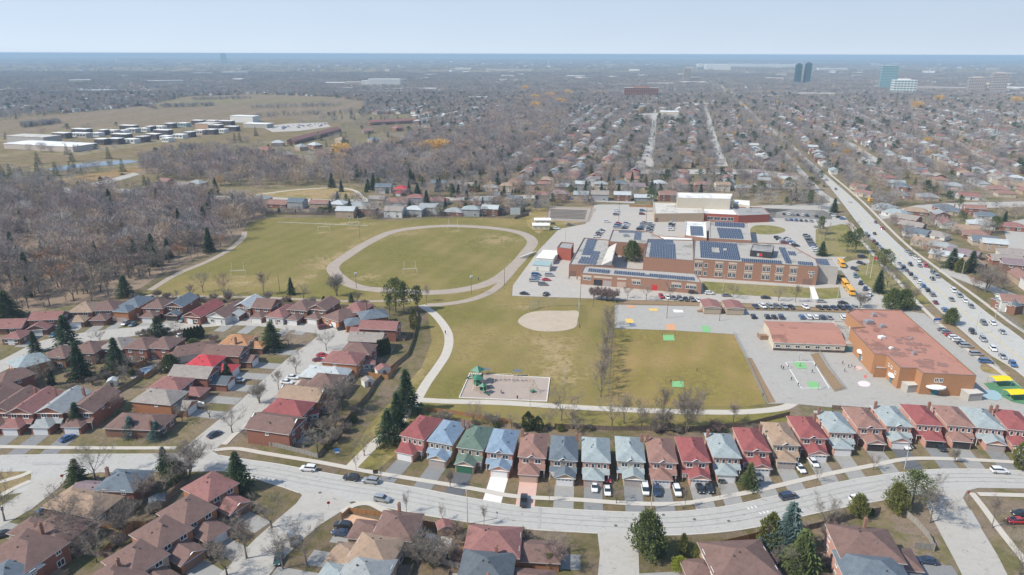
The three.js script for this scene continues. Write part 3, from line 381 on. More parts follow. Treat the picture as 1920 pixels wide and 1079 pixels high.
// o: x, z, face (azimuth the front looks to), w, d, h, roof, wall, kind, axis, pitch, wing:{x, w, d, h, kind, door, side}, chim, label, group
function house(o) {
  o = { w: 8, d: 10, h: 5.4, roof: 'brown', wall: 'redbrick', kind: 'hip', axis: null, pitch: 0.5, chim: 0, ...o };
  const r = rng(hseed++), g = group(o.name || 'brick_house', o.x, 0, o.z, turnFor(o.face)); ALLH.push({ x: o.x, z: o.z, r: Math.max(o.w, o.d) * 0.62 });
  tag(g, o.label, 'house', o.group);
  const S = new MB(), F = new MB(), W = new MB(), axis = o.axis || (o.d >= o.w ? 'z' : 'x');
  W.box(0,0,0, o.w, o.h, o.d);
  const pk = roofOn(S, F, W, 0,0, o.w, o.d, o.h, o.kind, axis, o.pitch);
  const bay = o.bay && new MB();
  let wing = o.wing;
  const S2 = new MB();
  if (wing) {
    wing = { x: 0, w: 5.4, d: 5, h: 2.65, kind: 'hip', door: 'doorWhite', z: 0, ...wing };
    const zc = o.d / 2 + wing.d / 2 + wing.z; W.box(wing.x, 0, zc - 0.15, wing.w, wing.h, wing.d + 0.3);
    roofOn(S2, F, W, wing.x, zc - 0.9, wing.w, wing.d + 1.8, wing.h, wing.kind, wing.axis || 'z', wing.pitch || 0.48,0.38);
    if (wing.pent) { const py = wing.h - 0.05, pd = 1.5; S2.poly([-o.w / 2 - 0.2, py, o.d / 2 + pd],[o.w / 2 + 0.2, py, o.d / 2 + pd],[o.w / 2 + 0.2, py + 0.85, o.d / 2 + 0.02],[-o.w / 2 - 0.2, py + 0.85, o.d / 2 + 0.02]); F.box(0, py - 0.16, o.d / 2 + pd - 0.06, o.w + 0.4,0.15,0.1, false); F.bar([(wing.x > 0 ? -1 : 1) * (o.w / 2 - 0.1),0, o.d / 2 + pd - 0.2],[(wing.x > 0 ? -1 : 1) * (o.w / 2 - 0.1), py, o.d / 2 + pd - 0.2],0.09); }
  }
  if (o.gable) { const gy = o.h, gz = o.d / 2, gw = o.gable; S.poly([-gw / 2, gy - 0.1, gz + 0.55],[0, gy + gw * 0.3, gz + 0.55],[0, gy + gw * 0.3, gz - gw * 0.6],[-gw / 2, gy - 0.1, gz - 0.2]).poly([0, gy + gw * 0.3, gz + 0.55],[gw / 2, gy - 0.1, gz + 0.55],[gw / 2, gy - 0.1, gz - 0.2],[0, gy + gw * 0.3, gz - gw * 0.6]); W.poly([-gw / 2 + 0.2, gy - 0.2, gz + 0.05],[gw / 2 - 0.2, gy - 0.2, gz + 0.05],[0, gy + gw * 0.3 - 0.2, gz + 0.05]); F.bar([-gw / 2, gy - 0.14, gz + 0.56],[0, gy + gw * 0.3 - 0.03, gz + 0.56],0.08).bar([gw / 2, gy - 0.14, gz + 0.56],[0, gy + gw * 0.3 - 0.03, gz + 0.56],0.08); }
  part(g, 'wall', W.geo(), WM[o.wall]); const roof = part(g, 'roof', S.geo(), RM[o.roof]); part(g, 'fascia', F.geo(), o.trim || H.trim);
  if (wing) part(g, 'garage_roof', S2.geo(), RM[wing.roof || o.roof]);
  // openings
  const two = o.h > 4, f = o.d / 2 + 0.01, nw = o.nw || 2;
  const yy = two ? 3.55 : 1.0;
  for (let i = 0; i < nw; i++) { const x = (i - (nw - 1) / 2) * o.w / nw * 0.92; windowAt(g, x, yy, f, nw > 2 ? 1.0 : 1.8,1.4,0); }
  const wx = wing ? wing.x : 99;
  if (two) { for (const s of [-1,1]) { windowAt(g, s * (o.w / 2 + 0.01),3.7, rr(-2,2, r),1.1,1.0, s * Math.PI / 2); } windowAt(g, -o.w / 4,3.6,-f, 1.3,1.2, Math.PI); windowAt(g, o.w / 4,3.6,-f, 1.3,1.2, Math.PI); windowAt(g, -o.w / 4,0.5,-f, 1.8,1.7, Math.PI); windowAt(g, o.w / 4,0.9,-f, 1.3,1.2, Math.PI); if (!wing || Math.abs(wx) > 0.8) windowAt(g, wing ? -Math.sign(wx) * o.w * 0.36 : -o.w / 4,0.8, f, 1.3,1.4); }
  else { for (const s of [-1,1]) windowAt(g, s * (o.w / 2 + 0.01),1.0, rr(-2,2, r),1.1,1.0, s * Math.PI / 2); windowAt(g, -o.w / 4,1.0,-f, 1.5,1.1, Math.PI); windowAt(g, o.w / 4,1.0,-f, 1.5,1.1, Math.PI); }
  const dx = wing ? (wx > 0 ? -1 : 1) * (o.w / 2 - 0.75) : o.w * 0.12; const fd = part(g, 'front_door', winGeo.get('fd') || winGeo.set('fd', new MB().box(0,0,0,1.0,2.1,0.08, false).geo()).get('fd'), pick([H.doorBrown, H.doorWhite, H.doorDark], r)); fd.position.set(dx, 0.15, f + 0.03);
  if (wing && wing.door) { garageDoor(g, wing.x, o.d / 2 + wing.d + wing.z + 0.0, wing.w > 4.5 ? 4.5 : 2.7, H[wing.door], wing.lights); if (wing.sideWin) windowAt(g, wing.x + wing.w / 2 + 0.01,0.9, o.d / 2 + wing.d * 0.5,0.9,0.9, Math.PI / 2); }
  if (o.flush) garageDoor(g, o.flush, f, 2.6, H[o.flushDoor || 'doorWhite'], false);
  // on the roof
  if (o.chim) { const k = 'c' + Math.round(pk * 5); chimneyGeo[k] ||= new MB().box(0,0,0,0.75, pk - o.h + 1.6,0.6).box(0, pk - o.h + 1.6,0,0.85,0.1,0.7).box(0, pk - o.h + 1.7,0,0.3,0.3,0.3).geo(); const c = part(roof, 'chimney', chimneyGeo[k], H.chim); c.position.set(Math.sign(o.chim) * (o.w / 2 - (o.chimIn || 0.1)), o.h - 1.2, o.chimZ ?? (Math.abs(o.chim) > 1 ? -o.d * 0.3 : o.d * 0.1)); }
  const nv = o.plain ? 1 : 3; for (let i = 0; i < nv; i++) { const lx = rr(-0.6,0.6, r), along = axis === 'z'; const a = (along ? o.w : o.d) / 2, off = lx * a, Y = o.h + (a - Math.abs(off)) * o.pitch - 0.06; const l = rr(-0.35,0.35, r) * (along ? o.d - (o.kind === 'hip' ? o.w * 0.6 : 0) : o.w - (o.kind === 'hip' ? o.d * 0.6 : 0)); const v = part(roof, i ? 'roof_vent' : 'vent_pipe', i ? ventGeo : pipeGeo, i ? H.vent : H.metal); v.position.set(along ? off : l, Y + 0.1, along ? l : -off); }
  if (o.deck) { const z0 = -o.d / 2 - 1.7, b = new MB().box(0.6,0.05, z0,4.6,0.55,3.3); part(g, 'deck', b.geo(), pick([H.deck, H.oldWood, H.greyWood], r)); part(g, 'deck_railing', new MB().box(0.6,0.6, z0 - 1.6,4.6,0.8,0.07, false).box(2.85,0.6, z0,0.07,0.8,3.2, false).geo(), H.oldWood); }
  return g;
}
const driveway = (o, len, w, mat, label, off = 0, start = 0) => { // runs from the front of a house, in its own axes, down to the road
  const t = turnFor(o.face), s = Math.sin(t), c = Math.cos(t), wd = o.wing ? (o.wing.d || 5) + (o.wing.z || 0) : 0, z0 = (o.d || 10) / 2 + wd + start, x0 = (o.wing ? o.wing.x || 0 : 0) + off;
  const q = (x, z) => [o.x + x * c + z * s, o.z - x * s + z * c];
  return sheet('driveway', keepClear([q(x0 - w / 2, z0), q(x0 + w / 2, z0), q(x0 + w / 2, z0 + len), q(x0 - w / 2, z0 + len)]), mat, 0.045, label, 'driveway');
};

// the long row facing the curved street, left to right
{
  const row = [
    // roof centre, azimuth of the depth axis, roof, wall, garage door, drive, wing kind, lights, front windows
    [-26.9,-177.8,20,'red','pinkbrick','doorWhite','midTar','hip',0,4,14.5],[-18.9,-175.1,17,'blue','tanbrick','doorGrey','midTar','gable',0,4,14],[-10.5,-172.2,13,'green','tanbrick','doorGreen','darkTar','gable',0,3,13.5],[-2.6,-170.3,9,'blue','pinkbrick','doorWhite','white','gable',0,2,14],[6.1,-168.1,6,'brown','pinkbrick','doorTan','pink','hip',0,2,14],
    [14.6,-166.7,6,'slate','tanbrick','doorWhite','paleTar','gable',1,2,14],[23.4,-165.9,6,'teal','pinkbrick','doorGrey','midTar','hip',0,4,14],[32.9,-166.3,6,'teal','buff','doorGrey','midTar','gable',0,2,13],[41.5,-165.8,5,'brown','pinkbrick','doorWhite','midTar','hip',1,2,13.5],[50.4,-166.3,4,'red','pinkbrick','doorWhite','paleTar','gable',1,2,13],
    [59.4,-168.3,4,'teal','pinkbrick','doorWhite','paleTar','hip',0,4,13],[68.6,-171.5,4,'red','pinkbrick','doorWhite','paleTar','gable',1,2,13],[78,-174.7,4,'tan','buff','doorGrey','paleTar','hip',1,2,13],[87.2,-178.4,4,'red','pinkbrick','doorWhite','paleTar','gable',1,2,13.5],[96.9,-181.6,4,'teal','pinkbrick','doorWhite','paleTar','hip',0,4,14],
    [106.6,-184.2,5,'brown','pinkbrick','doorDark','paleTar','gable',0,2,14],[115.8,-185.2,6,'teal','pinkbrick','doorWhite','darkTar','gable',0,2,14],[125.3,-185.9,8,'red','pinkbrick','doorDark','midTar','hip',0,4,14],[134.5,-185.3,10,'brown','pinkbrick','doorDark','paleTar','hip',0,4,14.5],[142.7,-184,12,'teal','pinkbrick','doorGrey','midTar','gable',0,4,14.5],[151.3,-182.8,14,'red','pinkbrick','doorWhite','midTar','hip',0,4,14.5],
  ];
  row.forEach(([x, z, a, roof, wall, door, drive, wk, lights, nw, len], i) => {
    const s = i % 2 ? 1 : -1, o = { x, z, face: 180 + a, w: 7.1, d: 12, h: 5.7, roof, wall, nw, pitch: 0.52, gable: nw === 2 ? 2.6 : 0, wing: { x: s * 0.6, w: 5.1, d: 3.9, kind: wk, door, lights, pent: true }, chim: i % 3 ? 2 * (i % 2 ? 1 : -1) : 0, label: `${roofWord[roof]} roofed house, ${ORD[i]} from the left in the long row`, group: 'narrow houses in the long row', name: 'row_house' };
    o.x += Math.sin(a * D2R) * 1.1; o.z -= Math.cos(a * D2R) * 1.1; house(o); driveway(o, len - 2.2, i % 4 === 1 ? 5.2 : 4.9, M[drive], `driveway of the ${ORD[i]} house from the left in the long row`);
  });
}

// houses of the near neighbourhood: [roof centre, face, w, d, h, roof, wall, kind, axis, label tail, extras]
const near = [
  // gabled row at the left, fronts to the street below
  [-164.9,-193.6,182,8,14,5.3,'umber','redbrick','gable','z','cut by the left edge of the photo in the gabled row',{ wing: { w: 5.6, d: 4.2, kind: 'hip', x: -0.6 }, nw: 2 }, 11,'midTar'],
  [-157.5,-194.7,182,8,14,5.3,'umber','redbrick','gable','z','brown one at the left end of the gabled row',{ wing: { w: 5.6, d: 4.2, kind: 'hip', x: -0.6, pent: true }, nw: 2, chim: 2 }, 12,'midTar'],
  [-150.8,-194.1,182,8,14,5.3,'redbrown','redbrick','gable','z','beside the grey roofed gabled house',{ wing: { w: 5.6, d: 4.2, kind: 'hip', x: -0.6, pent: true }, nw: 2, chim: 2 }, 12,'midTar'],
  [-141.9,-194.5,182,8,14,5.3,'grey','redbrick','gable','z','the grey one in the gabled row',{ wing: { w: 5.6, d: 4.2, kind: 'hip', x: -0.6, pent: true }, nw: 2, chim: 2 }, 12,'midTar'],
  [-132.7,-194.9,182,8,14,5.3,'umber','redbrick','gable','z','right end of the gabled row behind a spruce',{ wing: { w: 5.6, d: 4.2, kind: 'hip', x: -0.6, pent: true }, nw: 2 }, 12,'midTar'],
  [-113.7,-186.1,94,9,17,3.2,'umber','brownbrick','hip','z','wide low bungalow on the street corner',{ chim: -1, chimZ: 6, nw: 2 }],
  // right side of the side street, fronts to the street
  [-58.9,-273,250,9,11,5,'slate','orangebrick','hip','z','slate roof stepping down toward the cul-de-sac',{ wing: { w: 7.5, d: 6.5, h: 3, kind: 'hip', x: 0.5, door: null } }],
  [-53.7,-260,276,8,15,5.2,'redbrown','redbrick','gable','x','by the cul-de-sac below the slate roof',{ wing: { w: 5.4, d: 4.5, kind: 'gable', door: 'doorBrown' }, axis: 'z' }],
  [-56.3,-247.7,276,8,13,5.2,'greytan','orangebrick','gable','z','grey one above the tall cedars',{}],
  [-57.5,-236.9,278,9,11,5.2,'umber','redbrick','hip','z','beside the clump of columnar cedars',{}],
  [-61,-228.7,280,9.5,13,5.2,'redbrown','orangebrick','hip','z','behind two red cars with a back sunroom',{ }],
  [-65.8,-221,280,9,16,3.0,'palegrey','buff','hip','z','pale low roof on the side street',{}],
  [-63.2,-211.2,280,10,10,4.6,'umber','brownbrick','hip','z','between the pale roof and the tan roof',{ wing: { w: 5.4, d: 5, kind: 'hip', door: 'doorWhite' } }, 6,'midTar'],
  [-67.8,-201.1,282,8.5,14,5.2,'tan','orangebrick','halfhip','z','tan one on the side street',{}],
  [-69.9,-192.4,282,9,13,4.8,'red','brownbrick','hip','z','dark red one on the side street with a back porch',{}],
  [-70.5,-181.8,284,9.5,14,5.2,'umber','redbrick','halfhip','z','last one on the side street before the corner fence',{}],
  // crescent: north side, fronts toward the viewer
  [-209,-266,176,14,9,3.0,'redbrown','brownbrick','gable','x','long low one at the far left of the crescent',{}],
  [-198.5,-255,180,7,8,2.9,'redbrown','brownbrick','hip','z','small one with a white garage at the far left',{ flush: 0.01, name: 'garage' }],
  [-194.9,-270,174,12,8,5,'redbrown','brownbrick','gable','x','second along the crescent top row',{ wing: { w: 8, d: 5, kind: 'gable', x: -1 } }],
  [-184.9,-280,176,9.5,11,5.2,'tan','brownbrick','hip','x','tan one half hidden by a bare tree',{ wing: { w: 7, d: 5, kind: 'hip' } }],
  [-176.5,-282,176,9.5,11,5.2,'umber','brownbrick','hip','x','brown one left of the slate roofed house',{ wing: { w: 6.4, d: 5, kind: 'hip', door: 'doorBrown' } }],
  [-166.6,-287,186,9,12,5.4,'slate','orangebrick','hip','z','slate one with an orange brick front',{ wing: { w: 6.5, d: 5.5, h: 5, kind: 'hip', door: 'doorGrey' } }],
  [-156,-285,184,9,10,5,'umber','redbrick','hip','x','between the two slate roofs on the crescent',{ wing: { w: 6, d: 5, kind: 'hip' } }],
  [-147.2,-288,186,8,13,5.2,'slate','brownbrick','gable','z','slate one with two white windows in its gable',{ wing: { w: 5, d: 4, kind: 'gable', x: 1, door: 'doorDark' } }],
  [-135,-282,192,8,17,3.6,'red','redbrick','gable','z','long red gable on the crescent',{ flush: -1 }],
  [-124.3,-281,194,8.5,16,3.6,'umber','siding','gable','z','long brown gable with a white front',{ flush: 1 }],
  [-117.4,-288,190,8,12,4.6,'palegrey','brownbrick','gable','z','pale grey one on the crescent',{ wing: { w: 5, d: 5, kind: 'gable', x: -1 } }],
  [-108.1,-285,190,8.5,10,5.2,'umber','redbrick','gable','x','brown one right of the pale grey roof',{ wing: { w: 5, d: 5, kind: 'hip' } }],
  [-99.7,-281,194,8,15,3.4,'redbrown','siding','hip','z','low reddish one with a white bay front',{}],
  [-91.6,-283,192,9,11,5.2,'umber','brownbrick','hip','z','brown hip third from the cul-de-sac end',{ wing: { w: 5, d: 5, kind: 'hip' } }],
  [-82.7,-284,196,8.5,12,5.2,'umber','brownbrick','gable','z','brown gable with two white windows near the cul-de-sac',{ wing: { w: 6, d: 4.5, kind: 'hip' } }],
  [-73.4,-277,214,10,13,3.4,'umber','orangebrick','hip','z','low brown hip at the head of the cul-de-sac',{ flush: 2 }],
  [-67.6,-283,196,9,11,4.4,'redbrown','redbrick','hip','z','behind the cul-de-sac with two chimneys',{ chim: 1 }],
  // crescent: inner houses
  [-167.8,-235,4,9,10,4.4,'umber','brownbrick','hip','x','inside the crescent beside the big spruce',{}],[-159.1,-238.4,4,9.5,10,4.8,'umber','brownbrick','hip','x','inside the crescent behind bare trees',{}],
  [-150.2,-242,6,9,10,4.8,'greytan','brownbrick','hip','z','grey-brown one inside the crescent',{}],[-140.2,-240.9,8,9,10,5.4,'umber','redbrick','hip','z','brick back with an arched window inside the crescent',{ chim: 0 }],
  [-132,-241.4,8,9,10,5.4,'umber','redbrick','hip','z','brick back overlooking the covered pool',{}],[-122.3,-240.5,60,9,17,3.0,'umber','siding','hip','z','long low hip beside the cedar hedge',{}],
  [-106.2,-246.6,96,9,11,4.4,'orange','brownbrick','hip','z','orange one with a chimney by the crescent',{ wing: { w: 6, d: 5, kind: 'hip', door: 'doorBrown' }, chim: -1 }],[-106.3,-234.6,98,8,14,5.2,'umber','brownbrick','gable','z','brown gable with a skylight above the red roof',{ wing: { w: 6, d: 4, kind: 'gable' } }],
  [-110.3,-226.1,98,9,10,5,'brightred','redbrick','hip','z','bright red one among brown roofs',{ wing: { w: 6, d: 6, kind: 'hip' } }],[-110.2,-216.8,98,8.5,14,5.2,'greytan','redbrick','gable','z','grey-brown gable below the bright red roof',{ wing: { w: 6.4, d: 6, kind: 'gable', roof: 'dark' } }],
  [-114.3,-208.1,98,9,11,5,'redbrown','redbrick','hip','z','reddish hip with a low side wing',{ wing: { w: 6, d: 6, kind: 'hip', door: 'doorBrown' } }],[-113.6,-199,100,9,13.5,5,'greytan','orangebrick','hip','z','grey-brown one beside the covered boat',{ wing: { w: 6, d: 4, kind: 'gable', roof: 'greytan' } }],
  [-173.6,-225.2,40,10,10,5.2,'teal','orangebrick','hip','z','pale teal roof with an orange brick side',{}],[-171.2,-212.7,30,9,11,5.2,'umber','redbrick','hip','z','brick back below the pale teal roof',{}],[-168.3,-202.4,30,9,10,5.2,'umber','redbrick','hip','z','cut by the left edge above the gabled row',{}],
  // bottom left
  [-100.9,-153.4,4,10,9,4.6,'slate','redbrick','hip','x','slate one on the corner of the wide bend',{ wing: null, chim: 1 }],[-108.6,-151.9,4,8,7,2.7,'purple','redbrick','gable','x','low dusty purple wing beside the slate roof',{}],[-107.9,-146.7,286,9,16,3.0,'tan','brownbrick','hip','z','low tan one under bare branches',{}],
  [-107,-134.7,286,10,11,3.6,'umber','tanbrick','hip','x','brown one behind the pear shaped bare tree',{ wing: { w: 6, d: 6, kind: 'hip', door: 'doorBrown' } }],[-108.3,-126.3,290,10,13,5,'umber','redbrick','hip','z','brown one with a side chimney near the bottom left',{ chim: -1 }],[-107.8,-119.5,290,9,9,4.5,'slate','redbrick','hip','z','slate one in the bottom left corner',{}],
  [-77.1,-150.2,121,8.6,10,5.2,'redbrown','orangebrick','hip','z','reddish one at the top of the diagonal row',{ wing: { w: 6, d: 6, kind: 'halfhip', door: 'doorBrown' }, nw: 2 }, 8,'paleTar'],[-78.5,-140.2,121,8.6,10,5.2,'umber','orangebrick','hip','z','second down the diagonal row',{ wing: { w: 6, d: 6, kind: 'hip', door: 'doorWhite' }, nw: 2 }, 8,'paleTar'],
  [-81,-132.5,121,8.6,10,5.2,'umber','orangebrick','hip','z','third down the diagonal row',{ wing: { w: 6, d: 6, kind: 'halfhip', door: 'doorBrown' }, nw: 2 }, 8,'paleTar'],[-82.4,-123.7,121,8.6,10,5.2,'umber','tanbrick','hip','z','fourth down the diagonal row',{ wing: { w: 6, d: 6, kind: 'halfhip', door: 'doorBrown' }, nw: 2, chim: -1 }, 8,'paleTar'],[-83.6,-117.2,121,8.6,10,5.2,'umber','tanbrick','hip','z','last of the diagonal row at the bottom edge',{ wing: { w: 6, d: 6, kind: 'halfhip', door: 'doorBrown' } }],
  // bottom centre
  [-26.8,-135.3,278,9.5,9.5,4.8,'umber','tanbrick','hip','z','corner one beside the paved pool yard',{ wing: { w: 6.5, d: 6.5, kind: 'hip', door: 'doorBrown' }, chim: -1 }, 5,'paleTar'],[-30.5,-126.6,282,10,10,4.8,'tan','tanbrick','hip','z','tan one below the pool yard house',{ wing: { w: 6.5, d: 5.5, kind: 'hip', door: 'doorBrown' } }, 6,'paleTar'],[-31.3,-119.9,282,10,10,4.6,'grey','tanbrick','hip','z','grey one at the bottom edge below the tan roof',{ wing: { w: 6.5, d: 5.5, kind: 'hip', roof: 'teal' } }],
  [-4.1,-129.9,94,10,12,4.8,'redbrown','orangebrick','hip','z','reddish one below the middle of the curved street',{ chim: -1, wing: { w: 7, d: 9, kind: 'hip', roof: 'umber', door: 'doorBrown' } }, 5,'midTar'],[-5.3,-120.7,96,11,11,5,'dark','orangebrick','hip','z','charcoal one at the bottom centre',{ chim: -1, wing: { w: 7, d: 9, kind: 'hip', roof: 'umber', door: 'doorBrown' } }, 5,'midTar'],
  // bottom right
  [50.2,-124.1,266,12,14,4.6,'umber','tanbrick','hip','z','broad brown one behind the cedar fence',{ wing: { w: 6, d: 5, kind: 'hip', door: 'doorBrown' } }],[79.5,-128.1,98,11,13,6,'umber','pinkbrick','hip','z','big brown one with pale pink brick walls',{ wing: { w: 7, d: 5, kind: 'hip', door: 'doorWhite' }, chim: 1, chimIn: 1 }, 9,'midTar'],[77.5,-119.8,98,11,13,5.4,'slate','pinkbrick','hip','z','slate one at the bottom right',{ wing: { w: 7, d: 5, kind: 'hip' } }],
];
for (const [x, z, face, w, d, h, roof, wall, kind, axis, tail, ex, len, dm] of near) {
  const o = { x, z, face, w, d, h, roof, wall, kind, axis, label: `${roofWord[roof]} roofed brick house, ${tail}`, group: 'houses of the near neighbourhood', deck: h > 3.4, ...ex };
  if (h < 3.4) o.label = o.label.replace('brick house','low house');
  house(o); if (len) driveway(o, len, 5, M[dm], `driveway of the house that is ${tail}`);
  else if (o.wing) driveway(o, 12,4.8, M.paleTar, `driveway of the house that is ${tail}`);
}

// ---------- flat-roofed buildings ----------
const B = {
  brick: std({ map: T.brick, color: rgb(0.36,0.20,0.135) }), orange: std({ map: T.brick, color: rgb(0.42,0.22,0.115) }), cream: std({ map: T.concrete, color: rgb(0.60,0.54,0.45) }), grey: std({ map: T.concrete, color: rgb(0.44,0.42,0.40) }), whiteWall: std({ map: T.concrete, color: rgb(0.72,0.72,0.70) }), redBrick: std({ map: T.brick, color: rgb(0.34,0.105,0.075) }), blackWall: std({ color: rgb(0.05,0.05,0.055) }), darkWall: std({ map: T.brick, color: rgb(0.115,0.085,0.08) }),
  roofGravel: std({ map: T.membrane, color: rgb(0.40,0.375,0.34) }), roofRed: std({ map: T.membrane, color: rgb(0.41,0.205,0.155) }), roofWhite: std({ map: T.membrane, color: rgb(0.80,0.80,0.78) }), roofCream: std({ map: T.membrane, color: rgb(0.56,0.53,0.48) }), roofGrey: std({ map: T.membrane, color: rgb(0.33,0.325,0.315) }), coping: std({ color: rgb(0.20,0.15,0.13), roughness: 0.6 }), copingPale: std({ color: rgb(0.55,0.52,0.47), roughness: 0.6 }),
  panel: new THREE.MeshPhysicalMaterial({ color: rgb(0.022,0.033,0.068), roughness: 0.4 }), panelFrame: std({ color: rgb(0.55,0.57,0.6), roughness: 0.4, metalness: 0.5 }), redDoor: std({ color: rgb(0.55,0.05,0.05) }), tealDoor: std({ color: rgb(0.08,0.2,0.24) }), canvasWhite: std({ color: rgb(0.80,0.79,0.77) }), yellow: std({ color: rgb(0.80,0.58,0.02) }), tealRoof: std({ color: rgb(0.30,0.40,0.40) }),
};
const ccw = p => { let a = 0; for (let i = 0; i < p.length; i++) { const q = p[(i + 1) % p.length]; a += p[i][0] * q[1] - q[0] * p[i][1]; } return a < 0 ? p : [...p].reverse(); };  // so that outer wall faces look outward
function block(parent, outline, h, wall, roof, { y = 0, para = 0.45, coping = B.coping, pw = 0.35, cap = true } = {}) {
  const p = ccw(outline), W = new MB(), C = new MB(), n = p.length;
  // inner outline for the parapet
  const inner = p.map((q, i) => { const a = p[(i + n - 1) % n], b = p[(i + 1) % n], d1 = [q[0] - a[0], q[1] - a[1]], d2 = [b[0] - q[0], b[1] - q[1]], l1 = Math.hypot(...d1) || 1, l2 = Math.hypot(...d2) || 1, n1 = [-d1[1] / l1, d1[0] / l1], n2 = [-d2[1] / l2, d2[0] / l2], k = 1 + n1[0] * n2[0] + n1[1] * n2[1]; const m = Math.max(0.3, k); return [q[0] - (n1[0] + n2[0]) / m * -pw * -1, q[1] - (n1[1] + n2[1]) / m * -pw * -1]; });
  for (let i = 0; i < n; i++) { const a = p[i], b = p[(i + 1) % n], c = inner[(i + 1) % n], d = inner[i]; W.poly([a[0], y, a[1]],[b[0], y, b[1]],[b[0], h, b[1]],[a[0], h, a[1]]); W.poly([c[0], h - para, c[1]],[d[0], h - para, d[1]],[d[0], h, d[1]],[c[0], h, c[1]]); C.poly([a[0], h + 0.06, a[1]],[b[0], h + 0.06, b[1]],[c[0], h + 0.06, c[1]],[d[0], h + 0.06, d[1]]).poly([a[0], h - 0.12, a[1]],[b[0], h - 0.12, b[1]],[b[0], h + 0.06, b[1]],[a[0], h + 0.06, a[1]]); }
  part(parent, 'wall', W.geo(), wall);
  const s = new THREE.Shape(inner.map(q => new THREE.Vector2(q[0],-q[1]))), g = new THREE.ShapeGeometry(s); g.rotateX(-Math.PI / 2); g.translate(0, h - para, 0);
  const r = part(parent, 'roof', g, roof); if (cap) { const c = part(r, 'coping', C.geo(), coping); c.scale.set(1,1,1); }
  return r;
}
// windows along a wall between two ground points; list of [t along 0..1, y, w, h, material]
function facade(parent, a, b, items) {
  const dx = b[0] - a[0], dz = b[1] - a[1], ry = Math.atan2(-dz, dx);
  for (const [t, y, w, h, mat, name] of items) {
    const x = a[0] + dx * t, z = a[1] + dz * t;
    if (mat) { const k = 'dr' + w + '|' + h; if (!winGeo.has(k)) winGeo.set(k, new MB().box(0,0,0.03, w, h, 0.1, false).geo()); const m = part(parent, name || 'door', winGeo.get(k), mat); m.position.set(x, y, z); m.rotation.y = ry; }
    else windowAt(parent, x, y, z, w, h, ry);
  }
}
const rooftopUnit = (roof, x, y, z, w = 1.8, h = 1.1, d = 1.4, mat = H.metal, name = 'rooftop_unit') => { const m = part(roof, name, new MB().box(0,0,0, w, h, d).box(0, h, 0, w * 0.5,0.2, d * 0.5).geo(), mat); m.position.set(x, y, z); m.rotation.y = 0.2; return m; };

